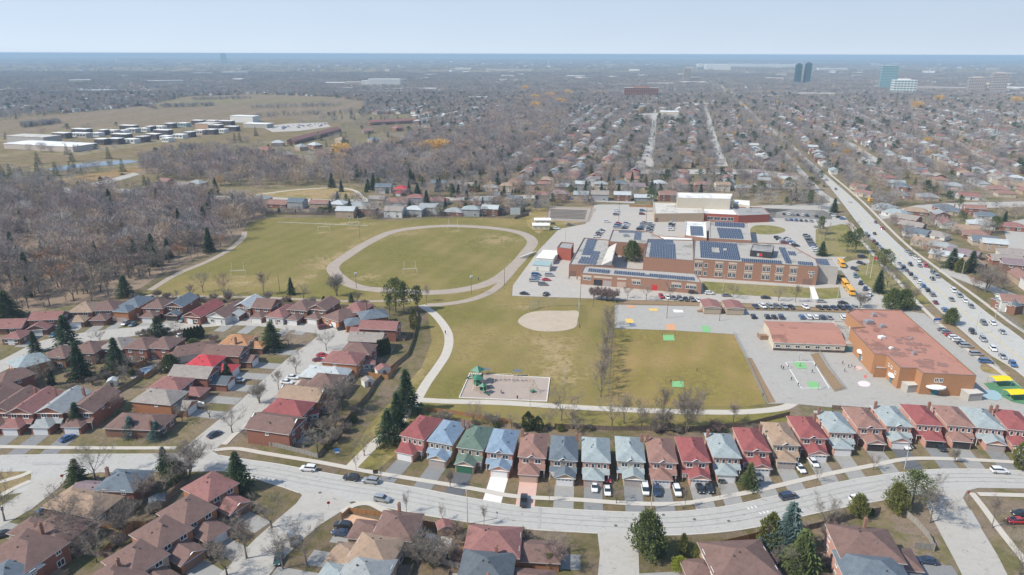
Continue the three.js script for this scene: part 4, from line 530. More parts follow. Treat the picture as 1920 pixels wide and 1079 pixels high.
// ---- smaller school: long orange brick block with a red-brown roof ----
{
  const g = group('brick_school'); tag(g, 'long orange brick school with a flat reddish brown roof by the wide road','school');
  const o = [[145,-273],[164.3,-272],[156.2,-209.3],[139.2,-211.2],[139.3,-215],[133.8,-215.3],[134.5,-225.5],[130.6,-226.9],[133.6,-252],[139.6,-253],[140,-269]];
  const roof = block(g, o, 8, B.orange, B.roofRed, { para: 0.3 });
  for (const [x, z, w, h, d, m] of [[149.2,-265,1.6,1.3,1.4],[143.2,-257,3.4,1.5,2, H.metal],[146.7,-253,2.2,1.2,1.6, H.metal],[140.9,-242,2.2,0.9,1.8, H.trim],[144.7,-226.8,1.1,1.2,1.1],[139.3,-232,1.2,0.7,1.2, H.trim],[152,-241.6,0.8,0.6,0.8]]) rooftopUnit(roof, x, 7.7, z, w, h, d, m);
  { const r = rng(88), dark = std({ map: T.membrane, color: rgb(0.27,0.155,0.13) }), spots = [[137.5,-232.1,26,4.2,2.2],[149.5,-238.6,26,5,4],[146.1,-219.7,30,5.5,4],[153.5,-267,14,4,2.5],[140.1,-227.4,12,3,2],[148.4,-231.2,16,4,3]]; let k = 0; for (const [cx, cz, n, sx, sz] of spots) for (let i = 0; i < n; i++) { const q = Math.sqrt(r()), a = r() * 6.28, R = rr(0.35,1.25, r), sh = new THREE.Shape(); for (let j = 0; j < 9; j++) { const w = j / 9 * 6.283, l = R * rr(0.6,1.25, r); j ? sh.lineTo(Math.cos(w) * l, Math.sin(w) * l) : sh.moveTo(l, 0); } const m = part(roof, 'tar_patch', new THREE.ShapeGeometry(sh).rotateX(-Math.PI / 2), dark); m.position.set(cx + Math.cos(a) * q * sx, 7.71 + (k++ % 40) * 0.002, cz + Math.sin(a) * q * sz); } }
  const low = [[137,-238],[141.8,-238],[134.7,-224.1],[130.5,-225]], gl = [[130,-224.1],[134.6,-223.7],[140.7,-235.2],[136.4,-236.7]]; block(g, gl, 3.6, B.orange, B.roofGravel, { para: 0.3 });
  facade(g, [[133.6,-252]][0],[[130.6,-226.9]][0],[[0.55,0,1.6,2.3, B.tealDoor, 'door'],[0.62,1.2,0.8,1.2]]);
  facade(g, [[134.5,-225.5]][0],[[133.8,-215.3]][0],[[0.25,5,1.1,1.1],[0.45,5,1.1,1.1],[0.75,4.4,1.1,1.1],[0.55,0,1.8,2.3, B.tealDoor, 'door'],[0.35,2.2,1.2,1.0]]);
  facade(g, [[139.2,-211.2]][0],[[156.2,-209.3]][0],[[0.28,4.9,1.2,1.5],[0.37,4.9,1.2,1.5],[0.30,0,2.6,2.4, B.tealDoor, 'door']]);
  // white half-round canopies
  const canopy = (a, b, t, y, w) => { const x = lerp(a[0], b[0], t), z = lerp(a[1], b[1], t), ry = Math.atan2(-(b[1] - a[1]), b[0] - a[0]), c = new MB(), n = 6; for (let i = 0; i < n; i++) { const A = i / n * Math.PI, C = (i + 1) / n * Math.PI, f = (k, r, Y) => [Math.cos(k) * r * w / 2, Y, Math.sin(k) * r * w * 0.32]; c.poly(f(C, 1,0), f(A, 1,0), f(A, 1,0.55), f(C, 1,0.55)); c.poly(f(C, 1,0.55), f(A, 1,0.55), f(A, 0.35,1.0), f(C, 0.35,1.0)); c.poly([0,1.05,0], f(C, 0.35,1.0), f(A, 0.35,1.0)); } const m = part(g, 'canopy', c.geo(), B.canvasWhite); m.position.set(x, y, z); m.rotation.y = ry; };
  canopy([[139.2,-211.2]][0],[[156.2,-209.3]][0],0.3,2.9,6.4); canopy([[134.5,-225.5]][0],[[133.8,-215.3]][0],0.58,2.7,3.6); canopy([[133.6,-252]][0],[[130.6,-226.9]][0],0.52,3.2,3.4);
  // low link and classroom wing with a row of windows
  const wing = group('classroom_wing'); tag(wing, 'low brick classroom wing with a pitched reddish roof beside the brick school','school wing');
  const f0 = [[102.5,-247.7]][0], f1 = [[129.3,-245.3]][0], b0 = [[106.4,-270]][0], b1 = [[134.5,-268]][0], mid = (a, b, t) => [lerp(a[0], b[0], t), lerp(a[1], b[1], t)];
  const W = new MB(), S = new MB(), F = new MB(), q = (p, y) => [p[0], y, p[1]], r0 = mid(f0, b0,0.5), r1 = mid(f1, b1,0.5), e = 3.5, k = 4.9;
  W.poly(q(f0,0), q(f1,0), q(f1, e), q(f0, e)).poly(q(b1,0), q(b0,0), q(b0, e), q(b1, e)).poly(q(b0,0), q(f0,0), q(f0, e), q(r0, k), q(b0, e)).poly(q(f1,0), q(b1,0), q(b1, e), q(r1, k), q(f1, e));
  const out = (p, c, m) => [p[0] + (p[0] - c[0]) * m, p[1] + (p[1] - c[1]) * m], cc = mid(r0, r1,0.5); const [F0, F1, B0, B1] = [f0, f1, b0, b1].map(p => out(p, cc, 0.025)), R0_ = out(r0, cc, 0.025), R1_ = out(r1, cc, 0.025);
  S.poly(q(F0, e + 0.02), q(F1, e + 0.02), q(R1_, k + 0.14), q(R0_, k + 0.14)).poly(q(B1, e + 0.02), q(B0, e + 0.02), q(R0_, k + 0.14), q(R1_, k + 0.14)); F.poly(q(F0, e - 0.2), q(F1, e - 0.2), q(F1, e + 0.02), q(F0, e + 0.02));
  part(wing, 'wall', W.geo(), B.cream); const wr = part(wing, 'roof', S.geo(), B.roofRed); part(wing, 'fascia', F.geo(), H.trim);
  const bw = mid(f0, f1,0), bb = new MB(); { const dx = f1[0] - f0[0], dz = f1[1] - f0[1], l = Math.hypot(dx, dz), ry = Math.atan2(-dz, dx); bb.box(0,0,0, l, 1.0,0.12, false); const m = part(wing, 'brick_base', bb.geo(), B.darkWall); m.position.set(lerp(f0[0], f1[0],0.5),0, lerp(f0[1], f1[1],0.5)); m.rotation.y = ry; }
  facade(wing, f0, f1,[0.06,0.2,0.34,0.48,0.62,0.76,0.9].map(t => [t, 1.35,1.9,1.25]));
  const link = group('link_corridor'); tag(link, 'flat grey roofed link between classroom wing and brick school','school wing'); block(link, [[135.8,-271],[142.5,-271],[133.3,-246.6],[130.2,-246.6]],3.4, B.cream, B.roofGravel, { coping: B.copingPale }); facade(link, [[129.1,-246.1]][0],[[132.7,-246.1]][0],[[0.5,0.1,3.8,2.2, B.tealDoor, 'door']]);
  for (const [px, pz] of [[103.2,-260]]) { const pt = group('wooden_porch', px, 0, pz); part(pt, 'platform', new MB().box(0,0,0,4.4,1.0,4).geo(), H.deck); part(pt, 'railing', new MB().box(0,1,1.95,4.4,0.9,0.08, false).box(-2.15,1,0,0.08,0.9,4, false).geo(), H.deck); tag(pt, 'brown wooden entrance porch at the end of the classroom wing','porch'); }
  for (const [x, z, l, s] of [[138.4,-214.3,'pale concrete block shed left of the near entrance',6],[155.1,-208.1,'pale concrete block shed right of the near entrance',5.2]]) { const b = group('block_shed', x, 0, z, 0.15); tag(b, l, 'shed'); part(b, 'wall', new MB().box(0,0,0, s, 2.8,3.6).geo(), B.grey); part(b, 'roof', new MB().box(0,2.8,0, s + 0.3,0.15,3.9, false).geo(), B.roofCream); }
}

// ---- two portable classrooms beside the yard ----
for (const [x, z, face, l] of [[89.8,-292,184,'left of the pair of brown roofed portable classrooms'],[99.6,-291,184,'right of the pair of brown roofed portable classrooms']]) {
  const g = group('portable_classroom', x, 0, z, turnFor(face)); tag(g, l, 'portable'); const S = new MB(), F = new MB(), W = new MB(); W.box(0,0.3,0,7.6,2.8,10); roofOn(S, F, W, 0,0,7.6,10,3.1,'gable','z',0.2,0.3);
  part(g, 'wall', W.geo(), std({ map: T.concrete, color: rgb(0.46,0.38,0.29) })); part(g, 'roof', S.geo(), RM.redbrown); part(g, 'fascia', F.geo(), H.trim); part(g, 'skirt', new MB().box(0,0,0,7.5,0.3,9.9).geo(), H.oldWood); part(g, 'steps', new MB().box(-5,0,2,2,0.5,2).box(-4.4,0.5,2,1,0.35,2).geo(), H.deck); windowAt(g, -3.81,1.3,-2,1.2,1,-Math.PI / 2); const d = part(g, 'door', new MB().box(0,0,0,1,2.1,0.08, false).geo(), H.doorBrown); d.position.set(-3.83,0.5,2); d.rotation.y = Math.PI / 2;
}

// ---- large school: brick blocks under solar panels ----
const panelGeo = new Map();
let solarCount = 0;
function solar(roof, corners, y, nx, ny, holes = []) { // rows of framed modules inside a quad: back-left, back-right, front-right, front-left
  const [a, b, c, d] = corners, q = (s, t) => [lerp(lerp(a[0], b[0], s), lerp(d[0], c[0], s), t), lerp(lerp(a[1], b[1], s), lerp(d[1], c[1], s), t)];
  const w = Math.hypot(b[0] - a[0], b[1] - a[1]) / nx, l = Math.hypot(d[0] - a[0], d[1] - a[1]) / ny, ry = Math.atan2(-(b[1] - a[1]), b[0] - a[0]), k = w.toFixed(2) + '|' + l.toFixed(2);
  if (!panelGeo.has(k)) { const W = w * 0.93, L = l * 0.9, f = new MB().box(0,0,0, W, 0.08, L, false).geo(), p = new MB(), n = 2, m = 2; for (let i = 0; i < n; i++) for (let j = 0; j < m; j++) { const x0 = -W / 2 + W * i / n + 0.06, x1 = -W / 2 + W * (i + 1) / n - 0.06, z0 = -L / 2 + L * j / m + 0.05, z1 = -L / 2 + L * (j + 1) / m - 0.05; p.poly([x0,0.09, z1],[x1,0.09, z1],[x1,0.09, z0],[x0,0.09, z0]); } panelGeo.set(k, [f, p.geo()]); }
  const [f, p] = panelGeo.get(k);
  for (let i = 0; i < nx; i++) for (let j = 0; j < ny; j++) { if (holes.some(h => i >= h[0] && i < h[1] && j >= h[2] && j < h[3])) continue; const [x, z] = q((i + 0.5) / nx, (j + 0.5) / ny), m = part(roof, 'solar_panel', mergeTwo(f, p, k),[B.panelFrame, B.panel]); m.position.set(x, y + 0.25, z); m.rotation.set(0.10, ry, 0,'YXZ'); solarCount++; }
}
const mergedCache = new Map(); function mergeTwo(f, p, k) { if (!mergedCache.has(k)) mergedCache.set(k, mergeGeometries([f, p], true)); return mergedCache.get(k); }
{
  const g = group('school_shop_block'); tag(g, 'low front brick block of the large school with a long strip of solar panels','school');
  const r = block(g, [[34.5,-329],[91.3,-314],[91.9,-329],[37.6,-342]],6, B.brick, B.roofGravel, { para: 0.35 });
  const f0 = [[34.5,-329]][0], f1 = [[91.3,-314]][0];
  solar(r, [[39.4,-337],[89.6,-322],[89.1,-318],[38.2,-332]],5.65,24,2,[[5,6,0,2],[13,14,0,1]]);
  facade(g, f0, f1,[[0.04,2.6,1.6,1.5],[0.075,2.6,1.6,1.5],[0.15,0,4.2,3.2, B.blackWall, 'loading_door'],[0.23,0,4.2,3.0, H.doorGrey, 'loading_door'],[0.35,0,4.4,3.0, H.doorTan, 'loading_door'],[0.455,2.4,2,1.6],[0.49,2.4,2,1.6],[0.62,0,3.0,2.8, B.redDoor, 'door'],[0.77,2.4,1.8,1.6],[0.80,2.4,1.8,1.6],[0.83,2.4,1.8,1.6],[0.89,2.4,1.8,1.6],[0.92,2.4,1.8,1.6],[0.95,2.4,1.8,1.6]]);
  for (const t of [0.055,0.15,0.23,0.35,0.47,0.8,0.92]) { const x = lerp(f0[0], f1[0], t), z = lerp(f0[1], f1[1], t), m = part(g, 'lintel_panel', winGeo.get('lp') || winGeo.set('lp', new MB().box(0,0,0.05,4.6,0.9,0.14, false).geo()).get('lp'), B.cream); m.position.set(x, 4.15, z); m.rotation.y = Math.atan2(-(f1[1] - f0[1]), f1[0] - f0[0]); }
}
{
  const g = group('school_left_wing'); tag(g, 'left brick wing of the large school with a tilted white skylight roof','school');
  const r = block(g, [[29.6,-342],[42.7,-397],[57.6,-392],[54.8,-378],[52.4,-340]],6.5, B.brick, B.roofGravel); solar(r, [[44.7,-395],[49.9,-393],[42.9,-360],[38.1,-361]],6.05,4,6); solar(r, [[40.9,-369],[48.6,-367],[43.5,-342],[34,-345]],6.05,6,4,[[0,3,0,2]]);
  const s = new MB(), c = [[50,-364],[55.3,-366],[63.1,-402],[58.1,-400]]; const [a, b, d, e] = [[46.1,-341],[51.8,-342],[59.2,-377],[54.5,-376]]; s.poly([a[0],6.4, a[1]],[b[0],8.6, b[1]],[d[0],8.6, d[1]],[e[0],6.4, e[1]]).poly([a[0],6.1, a[1]],[b[0],6.1, b[1]],[b[0],8.6, b[1]],[a[0],6.4, a[1]]).poly([b[0],6.1, b[1]],[d[0],6.1, d[1]],[d[0],8.6, d[1]],[b[0],8.6, b[1]]); part(g, 'skylight_roof', s.geo(), B.roofCream);
  facade(g, [[29.6,-342]][0],[[52.4,-340]][0],[[0.08,0,3.4,3.0, H.doorBrown, 'loading_door']]);
}
{
  const g = group('school_back_block'); tag(g, 'rear brick block of the large school behind the courtyard pine','school'); const r = block(g, [[55.4,-383],[61.7,-411],[82.6,-407],[88.6,-389],[75.7,-378]],8, B.brick, B.roofGravel); solar(r, [[74.8,-407],[78.4,-406],[74.8,-387],[70.6,-388]],7.55,3,5); solar(r, [[65.1,-409],[74.7,-408],[73.7,-404],[64.5,-405]],7.55,8,1); for (const [x, z] of [[67.2,-396]]) rooftopUnit(r, x, 7.55, z, 3,1.5,2.4, H.metal);
  const h = group('school_middle_block'); tag(h, 'middle brick block of the large school with a square field of solar panels','school'); const r2 = block(h, [[69.2,-348],[78.2,-385],[104.1,-383],[93.9,-341]],9, B.brick, B.roofGravel); solar(r2,[[78.7,-377],[91.8,-375],[85.7,-345],[72,-348]],8.55,8,6); solar(r2,[[77.9,-384],[92.4,-383],[91.4,-377],[77.4,-378]],8.55,8,1);
  const k = group('boiler_house'); tag(k, 'square red brick boiler house at the left end of the school','school wing'); block(k, [[25.4,-374],[28.3,-385],[35.5,-383],[33,-370]],7, B.redBrick, B.roofGrey);
}
{
  const g = group('school_main_block'); tag(g, 'two storey brick front of the large school with paired white windows','school');
  const f0 = [[93.5,-341]][0], f1 = [[152.8,-328]][0];
  const r = block(g, [[93.5,-341],[103.7,-379],[134.6,-374],[154.4,-371],[156.9,-341],[152.8,-328]],10, B.brick, B.roofGravel, { para: 0.35 });
  solar(r, [[106.1,-377],[125.2,-371],[117.4,-339],[98.1,-344]],9.65,10,6,[[3,5,2,4],[6,7,2,3]]); solar(r, [[118.6,-342],[137.8,-337],[136,-332],[117,-336]],9.65,10,1); solar(r, [[145.9,-364],[149.1,-363],[141.5,-333],[138.9,-334]],9.65,2,6); solar(r, [[147.8,-356],[151.4,-355],[149.7,-348],[146.2,-349]],9.65,2,2); solar(r, [[146,-337],[152.9,-335],[151.1,-330],[144.1,-332]],9.65,4,1);
  const it = []; for (const t of [0.03,0.065,0.11,0.31,0.345,0.44,0.475,0.58,0.615,0.69,0.715,0.80,0.825]) for (const y of [1.3,5.6]) it.push([t, y, 1.7,2.5]); facade(g, f0, f1, it); facade(g, f0, f1,[[0.2,5.6,1.7,2.5],[0.235,5.6,1.7,2.5],[0.2,1.3,1.7,2.5],[0.235,1.3,1.7,2.5],[0.965,6,1.5,1.3],[0.94,6,1.5,1.3],[0.93,0,4.6,3.2, H.doorBrown, 'entrance_door'],[0.955,4.2,1.5,1.3]]);
  for (const t of [0.05,0.2175,0.3275,0.4575,0.5975,0.7025,0.8125]) for (const y of [4.15,8.5]) { const m = part(g, 'spandrel', winGeo.get('sp') || winGeo.set('sp', new MB().box(0,0,0.03,4.1,0.8,0.1, false).geo()).get('sp'), B.cream); m.position.set(lerp(f0[0], f1[0], t), y, lerp(f0[1], f1[1], t)); m.rotation.y = Math.atan2(-(f1[1] - f0[1]), f1[0] - f0[0]); }
  const e = group('school_end_wing'); tag(e, 'blank grey end wall wing of the large school by the buses','school'); const er = block(e, [[154.6,-332],[155.8,-345],[166.7,-343],[163.3,-329]],9.6, B.grey, B.roofGravel, { coping: B.copingPale }); solar(er, [[157.5,-343],[163.4,-342],[160.2,-332],[155.2,-333]],9.2,4,2);
  const ph = group('rooftop_plant_room'); tag(ph, 'black plant room on the roof of the large school with a red panel','plant room'); { const p = [[124.7,-347],[129.8,-359],[140.5,-356],[134.7,-343]]; block(ph, p, 13, B.blackWall, B.roofGrey, { y: 9.66, para: 0.2 }); const a = [[124.7,-347]][0], b = [[134.7,-343]][0]; facade(ph, a, b, [[0.5,10.2,1.4,1.6, B.redDoor, 'red_panel'],[0.38,10.2,1.0,1.6, B.grey, 'grey_panel']]); }
  const w = group('school_white_block'); tag(w, 'white roofed block of the large school with a small solar square','school'); const wr = block(w, [[103.8,-402],[113.5,-440],[126.4,-438],[115.3,-395]],7, B.brick, B.roofWhite, { coping: B.copingPale }); solar(wr, [[112.7,-425],[120.5,-424],[114.8,-401],[107.4,-402]],6.6,6,4);
  const z = group('school_rear_wing'); tag(z, 'rear wing of the large school with two solar fields nearest the car park','school'); const zr = block(z, [[116.6,-395],[128.5,-438],[152.5,-434],[140,-390]],7, B.brick, B.roofGravel, { coping: B.copingPale }); solar(zr, [[130.8,-436],[148.4,-431],[146.6,-421],[128.9,-424]],6.6,8,1); solar(zr, [[128.4,-421],[142.2,-417],[136.8,-394],[123.3,-396]],6.6,7,4);
  const l = group('school_white_link'); tag(l, 'narrow white roofed link across the school courtyard','school wing'); block(l, [[80.5,-397],[82.8,-406],[107.8,-400],[106.3,-392]],6, B.brick, B.roofWhite, { coping: B.copingPale });
}
{ // far gym building
  const g = group('cream_annex'); tag(g, 'low cream walled building with a pale flat roof behind the car park','school'); block(g, [[98.2,-465],[104.8,-504],[138.4,-501],[132.9,-467]],6, std({ map: T.concrete, color: rgb(0.47,0.36,0.26) }), B.roofCream, { coping: B.copingPale }); facade(g, [[98.2,-465]][0],[[132.9,-467]][0],[[0.05,0,2,3, H.doorBrown, 'door'],[0.4,0,2.4,3, H.doorGrey, 'door']]);
  const h = group('tall_gymnasium'); tag(h, 'tall windowless beige gymnasium behind the large school','school'); block(h, [[117.8,-486],[122.4,-506],[162.4,-502],[154.9,-482]],13, B.cream, B.roofWhite, { coping: B.copingPale });
  const k = group('red_brick_annex'); tag(k, 'red brick annex with white and grey flat roofs','school'); block(k, [[133.2,-469],[138.2,-494],[158.9,-490],[155.4,-464]],5.5, B.redBrick, B.roofWhite, { coping: B.copingPale }); block(k, [[155.1,-462],[159.1,-490],[180.6,-488],[177.9,-466]],5.6, B.redBrick, B.roofGrey, { coping: B.copingPale }); facade(k, [[133.2,-469]][0],[[155.4,-464]][0],[0.2,0.4,0.6,0.8].map(t => [t, 1,4,2.4]));
  const m = group('annex_store'); tag(m, 'small pale store beside the tall gymnasium','school'); block(m, [[161.5,-495],[166.3,-510],[177,-506],[170.8,-487]],7, B.cream, B.roofWhite, { coping: B.copingPale });
}
// white portable boxes in the left car park
for (const [x, z, l, s] of [[21.5,-376,'farthest white portable cabin in the left car park',0.97],[19,-368,'middle white portable cabin in the left car park',1],[16.4,-355,'nearest white portable cabin in the left car park',1.02]]) { const g = group('white_cabin', x, 0, z, -0.22); tag(g, l, 'cabin'); part(g, 'wall', new MB().box(0,0.2,0,9.2,3.0,8.4).geo(), B.whiteWall); part(g, 'roof', new MB().box(0,3.2,0,9.6,0.18,8.8, false).geo(), s > 1 ? B.tealRoof : B.roofWhite); part(g, 'base', new MB().box(0,0,0,9,0.2,8.2).geo(), B.grey); const d = part(g, 'door', new MB().box(0,0,0,1,2.1,0.08, false).geo(), B.grey); d.position.set(-2,0.2,4.24); }
for (const [x, z, l] of [[19,-444,'near cream portable beside the track'],[20.7,-459,'far cream portable beside the track']]) { const g = group('cream_portable', x, 0, z, 0); tag(g, l, 'cabin'); part(g, 'wall', new MB().box(0,0.3,0,11,2.9,7).geo(), std({ color: rgb(0.60,0.52,0.33) })); part(g, 'roof', new MB().box(0,3.2,0,11.6,0.2,7.6, false).geo(), B.roofWhite); for (let i = 0; i < 3; i++) windowAt(g, -3.5 + i * 3.5,1.4,3.51,1.4,1); }
// yellow shades of the kindergarten yard
for (const [x, z, l] of [[171.6,-218.5,'yellow shade canopy farther from the houses'],[169.7,-208.2,'yellow shade canopy nearer to the houses']]) { const g = group('shade_canopy', x, 0, z, 0.1); tag(g, l, 'canopy'); part(g, 'canopy', new MB().poly([-3.2,2.6,2],[3.2,2.6,2],[3.2,3.2,0],[-3.2,3.2,0]).poly([3.2,2.6,-2],[-3.2,2.6,-2],[-3.2,3.2,0],[3.2,3.2,0]).geo(), B.yellow); for (const [a, b] of [[-3,1.8],[3,1.8],[-3,-1.8],[3,-1.8]]) part(g, 'post', new MB().prism(a, 0, b, 0.07,0.07,2.62,5).geo(), H.metal); }
sheet('kindergarten_mat',[[166.8,-219.3],[178.7,-221.5],[177.6,-213.3],[170.9,-203.7],[167.7,-205.6],[165.6,-213.2]], std({ map: T.dirt, color: rgb(0.10,0.25,0.14) }),0.13,'green rubber surface under the yellow canopies'); sheet('kindergarten_mat', spline([[162.9,-213.2],[167.1,-214],[166.7,-209.3],[163.1,-206.7],[160.5,-208.2]],3, true), std({ color: rgb(0.30,0.42,0.46) }),0.14,'blue painted play surface by the brick school');

// ---------- trees ----------
const V3 = (x, y, z) => new THREE.Vector3(x, y, z);
class TB { // thin tapered sticks and leaf slivers
  constructor() { this.p = []; this.n = []; }
  stick(a, b, r0, r1, n = 3) {
    const d = b.clone().sub(a).normalize(), s = Math.abs(d.y) < 0.95 ? V3(0,1,0).cross(d).normalize() : V3(1,0,0).cross(d).normalize(), t = d.clone().cross(s);
    for (let k = 0; k < n; k++) { const A = k / n * 2 * Math.PI, B = (k + 1) / n * 2 * Math.PI, o = w => s.clone().multiplyScalar(Math.cos(w)).addScaledVector(t, Math.sin(w)); const p0 = a.clone().addScaledVector(o(A), r0), p1 = a.clone().addScaledVector(o(B), r0), p2 = b.clone().addScaledVector(o(B), r1), p3 = b.clone().addScaledVector(o(A), r1); this.tri(p0, p1, p2); this.tri(p0, p2, p3); }
  }
  tri(a, b, c) { this.p.push(a.x, a.y, a.z, b.x, b.y, b.z, c.x, c.y, c.z); }
  geo() { const g = new THREE.BufferGeometry(); g.setAttribute('position', new THREE.Float32BufferAttribute(this.p, 3)); g.computeVertexNormals(); return g; }
}
const rv = r => V3(r() * 2 - 1, r() * 2 - 1, r() * 2 - 1).normalize();
// leafless tree about 10 m tall: trunk and limbs in one part, the fine twigs in another
function bareTree(seed, { H: h = 10, spread = 0.42, form = 0, twigs = 6, tw = 0.024, fine = 1 } = {}) {
  const r = rng(seed), T1 = new TB(), T2 = new TB();
  const fork = form === 1 ? 0.16 : 0.26;
  const branch = (p, d, len, rad, lvl) => {
    const segs = lvl < 2 ? 3 : 2; let q = p.clone(), dir = d.clone(), rd = rad; const pts = [q.clone()];
    for (let i = 0; i < segs; i++) { dir.addScaledVector(rv(r), lvl ? 0.16 : 0.05).addScaledVector(V3(0,1,0), lvl === 0 ? 0.3 : lvl === 1 ? 0.10 : 0.05).normalize(); const e = q.clone().addScaledVector(dir, len / segs), r1 = rd * (lvl === 0 ? 0.8 : 0.66); (lvl < 3 ? T1 : T2).stick(q, e, rd, r1, lvl < 2 ? 5 : 3); q = e; rd = r1; pts.push(q.clone()); }
    const n = [form === 1 ? 5 : 6,6,5, twigs][lvl];
    if (lvl === 3) { for (let i = 0; i < n; i++) { const t = r(), k = Math.min(segs - 1, Math.floor(t * segs)), b = pts[k].clone().lerp(pts[k + 1], t * segs - k), dd = dir.clone().multiplyScalar(0.7).add(rv(r)).addScaledVector(V3(0,1,0),0.25).normalize(), e = b.clone().addScaledVector(dd, len * rr(0.55,1.0, r)), s = rv(r).cross(dd).normalize().multiplyScalar(tw); T2.tri(b.clone().add(s), b.clone().sub(s), e); const m = b.clone().lerp(e, 0.45), e2 = m.clone().addScaledVector(dd.clone().add(rv(r).multiplyScalar(0.8)).normalize(), len * 0.4); if (fine) T2.tri(m.clone().addScaledVector(s, 0.7), m.clone().addScaledVector(s, -0.7), e2); } return; }
    for (let i = 0; i < n; i++) {
      const t = lvl === 0 ? rr(0.55,1, r) : rr(0.25,1, r), k = Math.min(segs - 1, Math.floor(t * segs)), b = pts[k].clone().lerp(pts[k + 1], t * segs - k);
      const az = (i + r() * 0.7) / n * 2 * Math.PI * (lvl === 0 ? 1 : 1.618), out = lvl === 0 ? spread * rr(0.7,1.35, r) * (form === 2 ? 0.6 : 1.25) : 0.75;
      const dd = lvl === 0 ? V3(Math.cos(az) * out, 1, Math.sin(az) * out).normalize() : dir.clone().add(rv(r).multiplyScalar(out)).addScaledVector(V3(0,1,0),0.12).normalize();
      branch(b, dd, lvl === 0 ? h * rr(0.40,0.58, r) : lvl === 1 ? h * rr(0.16,0.25, r) : h * rr(0.085,0.14, r), rd * (lvl === 0 ? 0.55 : 0.5), lvl + 1);
    }
  };
  branch(V3(0,0,0), V3(rr(-0.05,0.05, r),1, rr(-0.05,0.05, r)), h * (fork + r() * 0.08),0.022 * h, 0);
  if (form === 3) for (let i = 0; i < 3; i++) branch(V3(rr(-0.3,0.3, r),0, rr(-0.3,0.3, r)), V3(rr(-0.5,0.5, r),1, rr(-0.5,0.5, r)).normalize(), h * 0.3,0.014 * h, 0);
  return [T1.geo(), T2.geo()];
}
// lighter versions for the distance: trunk fork and a haze of broader twigs in one geometry
function farBare(seed, n, w, h = 10, rx = 3.6) {
  const r = rng(seed), t = new TB(), c = V3(0, h * 0.6,0); t.stick(V3(0,0,0), V3(0.1, h * 0.35,0),0.22,0.16,3);
  for (let i = 0; i < 5; i++) { const a = i / 5 * 6.28 + r(); t.stick(V3(0, h * 0.3,0), V3(Math.cos(a) * rx * 0.6, h * rr(0.6,0.8, r), Math.sin(a) * rx * 0.6),0.12,0.03,3); }
  for (let i = 0; i < n; i++) { const d = rv(r), k = Math.pow(r(),0.42), b = c.clone().add(V3(d.x * rx * k, d.y * h * 0.4 * k, d.z * rx * k)), o = d.clone().add(rv(r).multiplyScalar(0.6)).addScaledVector(V3(0,1,0),0.45).normalize(), e = b.clone().addScaledVector(o, rr(0.9,1.9, r)), s = rv(r).cross(o).normalize().multiplyScalar(w); t.tri(b.clone().add(s), b.clone().sub(s), e); }
  return t.geo();
}
function spruce(seed, h = 10, base = 2.6, dense = 1) { // whorls of drooping boughs, each a spray of needle slivers
  const r = rng(seed), T1 = new TB(), T2 = new TB(); T1.stick(V3(0,0,0), V3(0, h * 0.95,0),0.02 * h, 0.01,5);
  const rows = Math.round(22 * dense);
  for (let i = 0; i < rows; i++) { const t = (i + 0.3) / rows, y = h * (0.06 + 0.92 * t), R = base * Math.pow(1 - t, 0.85) * rr(0.8,1.15, r) + 0.12, nb = Math.max(5, Math.round(11 * (1 - t * 0.6)));
    for (let j = 0; j < nb; j++) { const az = j / nb * 6.283 + r() * 0.7 + i, L = R * rr(0.7,1.15, r), tip = V3(Math.cos(az) * L, y - L * 0.28 + rr(-0.15,0.15, r), Math.sin(az) * L), root = V3(0, y + 0.15,0);
      for (let k = 0; k < 7; k++) { const u = 0.25 + 0.75 * k / 7, m = root.clone().lerp(tip, u), side = V3(-Math.sin(az),0, Math.cos(az)), wd = 0.2 + 0.34 * L * (1 - u) * 0.6, s = k % 2 ? 1 : -1; const e = m.clone().addScaledVector(side, s * (wd + 0.22 + r() * 0.2)).add(V3(Math.cos(az) * 0.35, rr(-0.32,0.05, r), Math.sin(az) * 0.35)); T2.tri(m.clone().add(V3(0,0.13,0)), m.clone().addScaledVector(V3(Math.cos(az),0, Math.sin(az)),-0.42).add(V3(0, rr(-0.15,0.05, r),0)), e); } } }
  T2.tri(V3(-0.12, h * 0.9,0), V3(0.12, h * 0.9,0.05), V3(0, h * 1.02,0)); T2.tri(V3(0, h * 0.9,-0.12), V3(0, h * 0.9,0.12), V3(0, h * 1.02,0));
  return [T1.geo(), T2.geo()];
}
function tufted(seed, h = 10, rx = 3.5, clumps = 26, per = 55, low = 0.3, leaf = 0.34) { // pine or broad cedar: clumps of needle tufts on a forked trunk
  const r = rng(seed), T1 = new TB(), T2 = new TB(); T1.stick(V3(0,0,0), V3(0.2, h * 0.8,0.1),0.024 * h, 0.06,6);
  for (let i = 0; i < clumps; i++) { const t = Math.pow((i + r()) / clumps, 0.8), y = h * lerp(low, 0.97, t), f = Math.sin(Math.PI * lerp(0.30,0.97, t)), az = i * 2.4 + r(), R = rx * f * Math.sqrt(r()) * 0.95, c = V3(Math.cos(az) * R, y, Math.sin(az) * R), cr = rx * rr(0.24,0.4, r); T1.stick(V3(0, y - h * 0.08,0), c, 0.07,0.03,3);
    for (let k = 0; k < per; k++) { const d = rv(r), b = c.clone().add(V3(d.x * cr, d.y * cr * 0.62, d.z * cr).multiplyScalar(Math.cbrt(r()))), o = d.clone().add(rv(r).multiplyScalar(0.7)).add(V3(0,0.3,0)).normalize(), s = rv(r).cross(o).normalize().multiplyScalar(leaf * 0.42); T2.tri(b.clone().add(s), b.clone().sub(s), b.clone().addScaledVector(o, leaf * rr(1.0,1.8, r))); } }
  return [T1.geo(), T2.geo()];
}
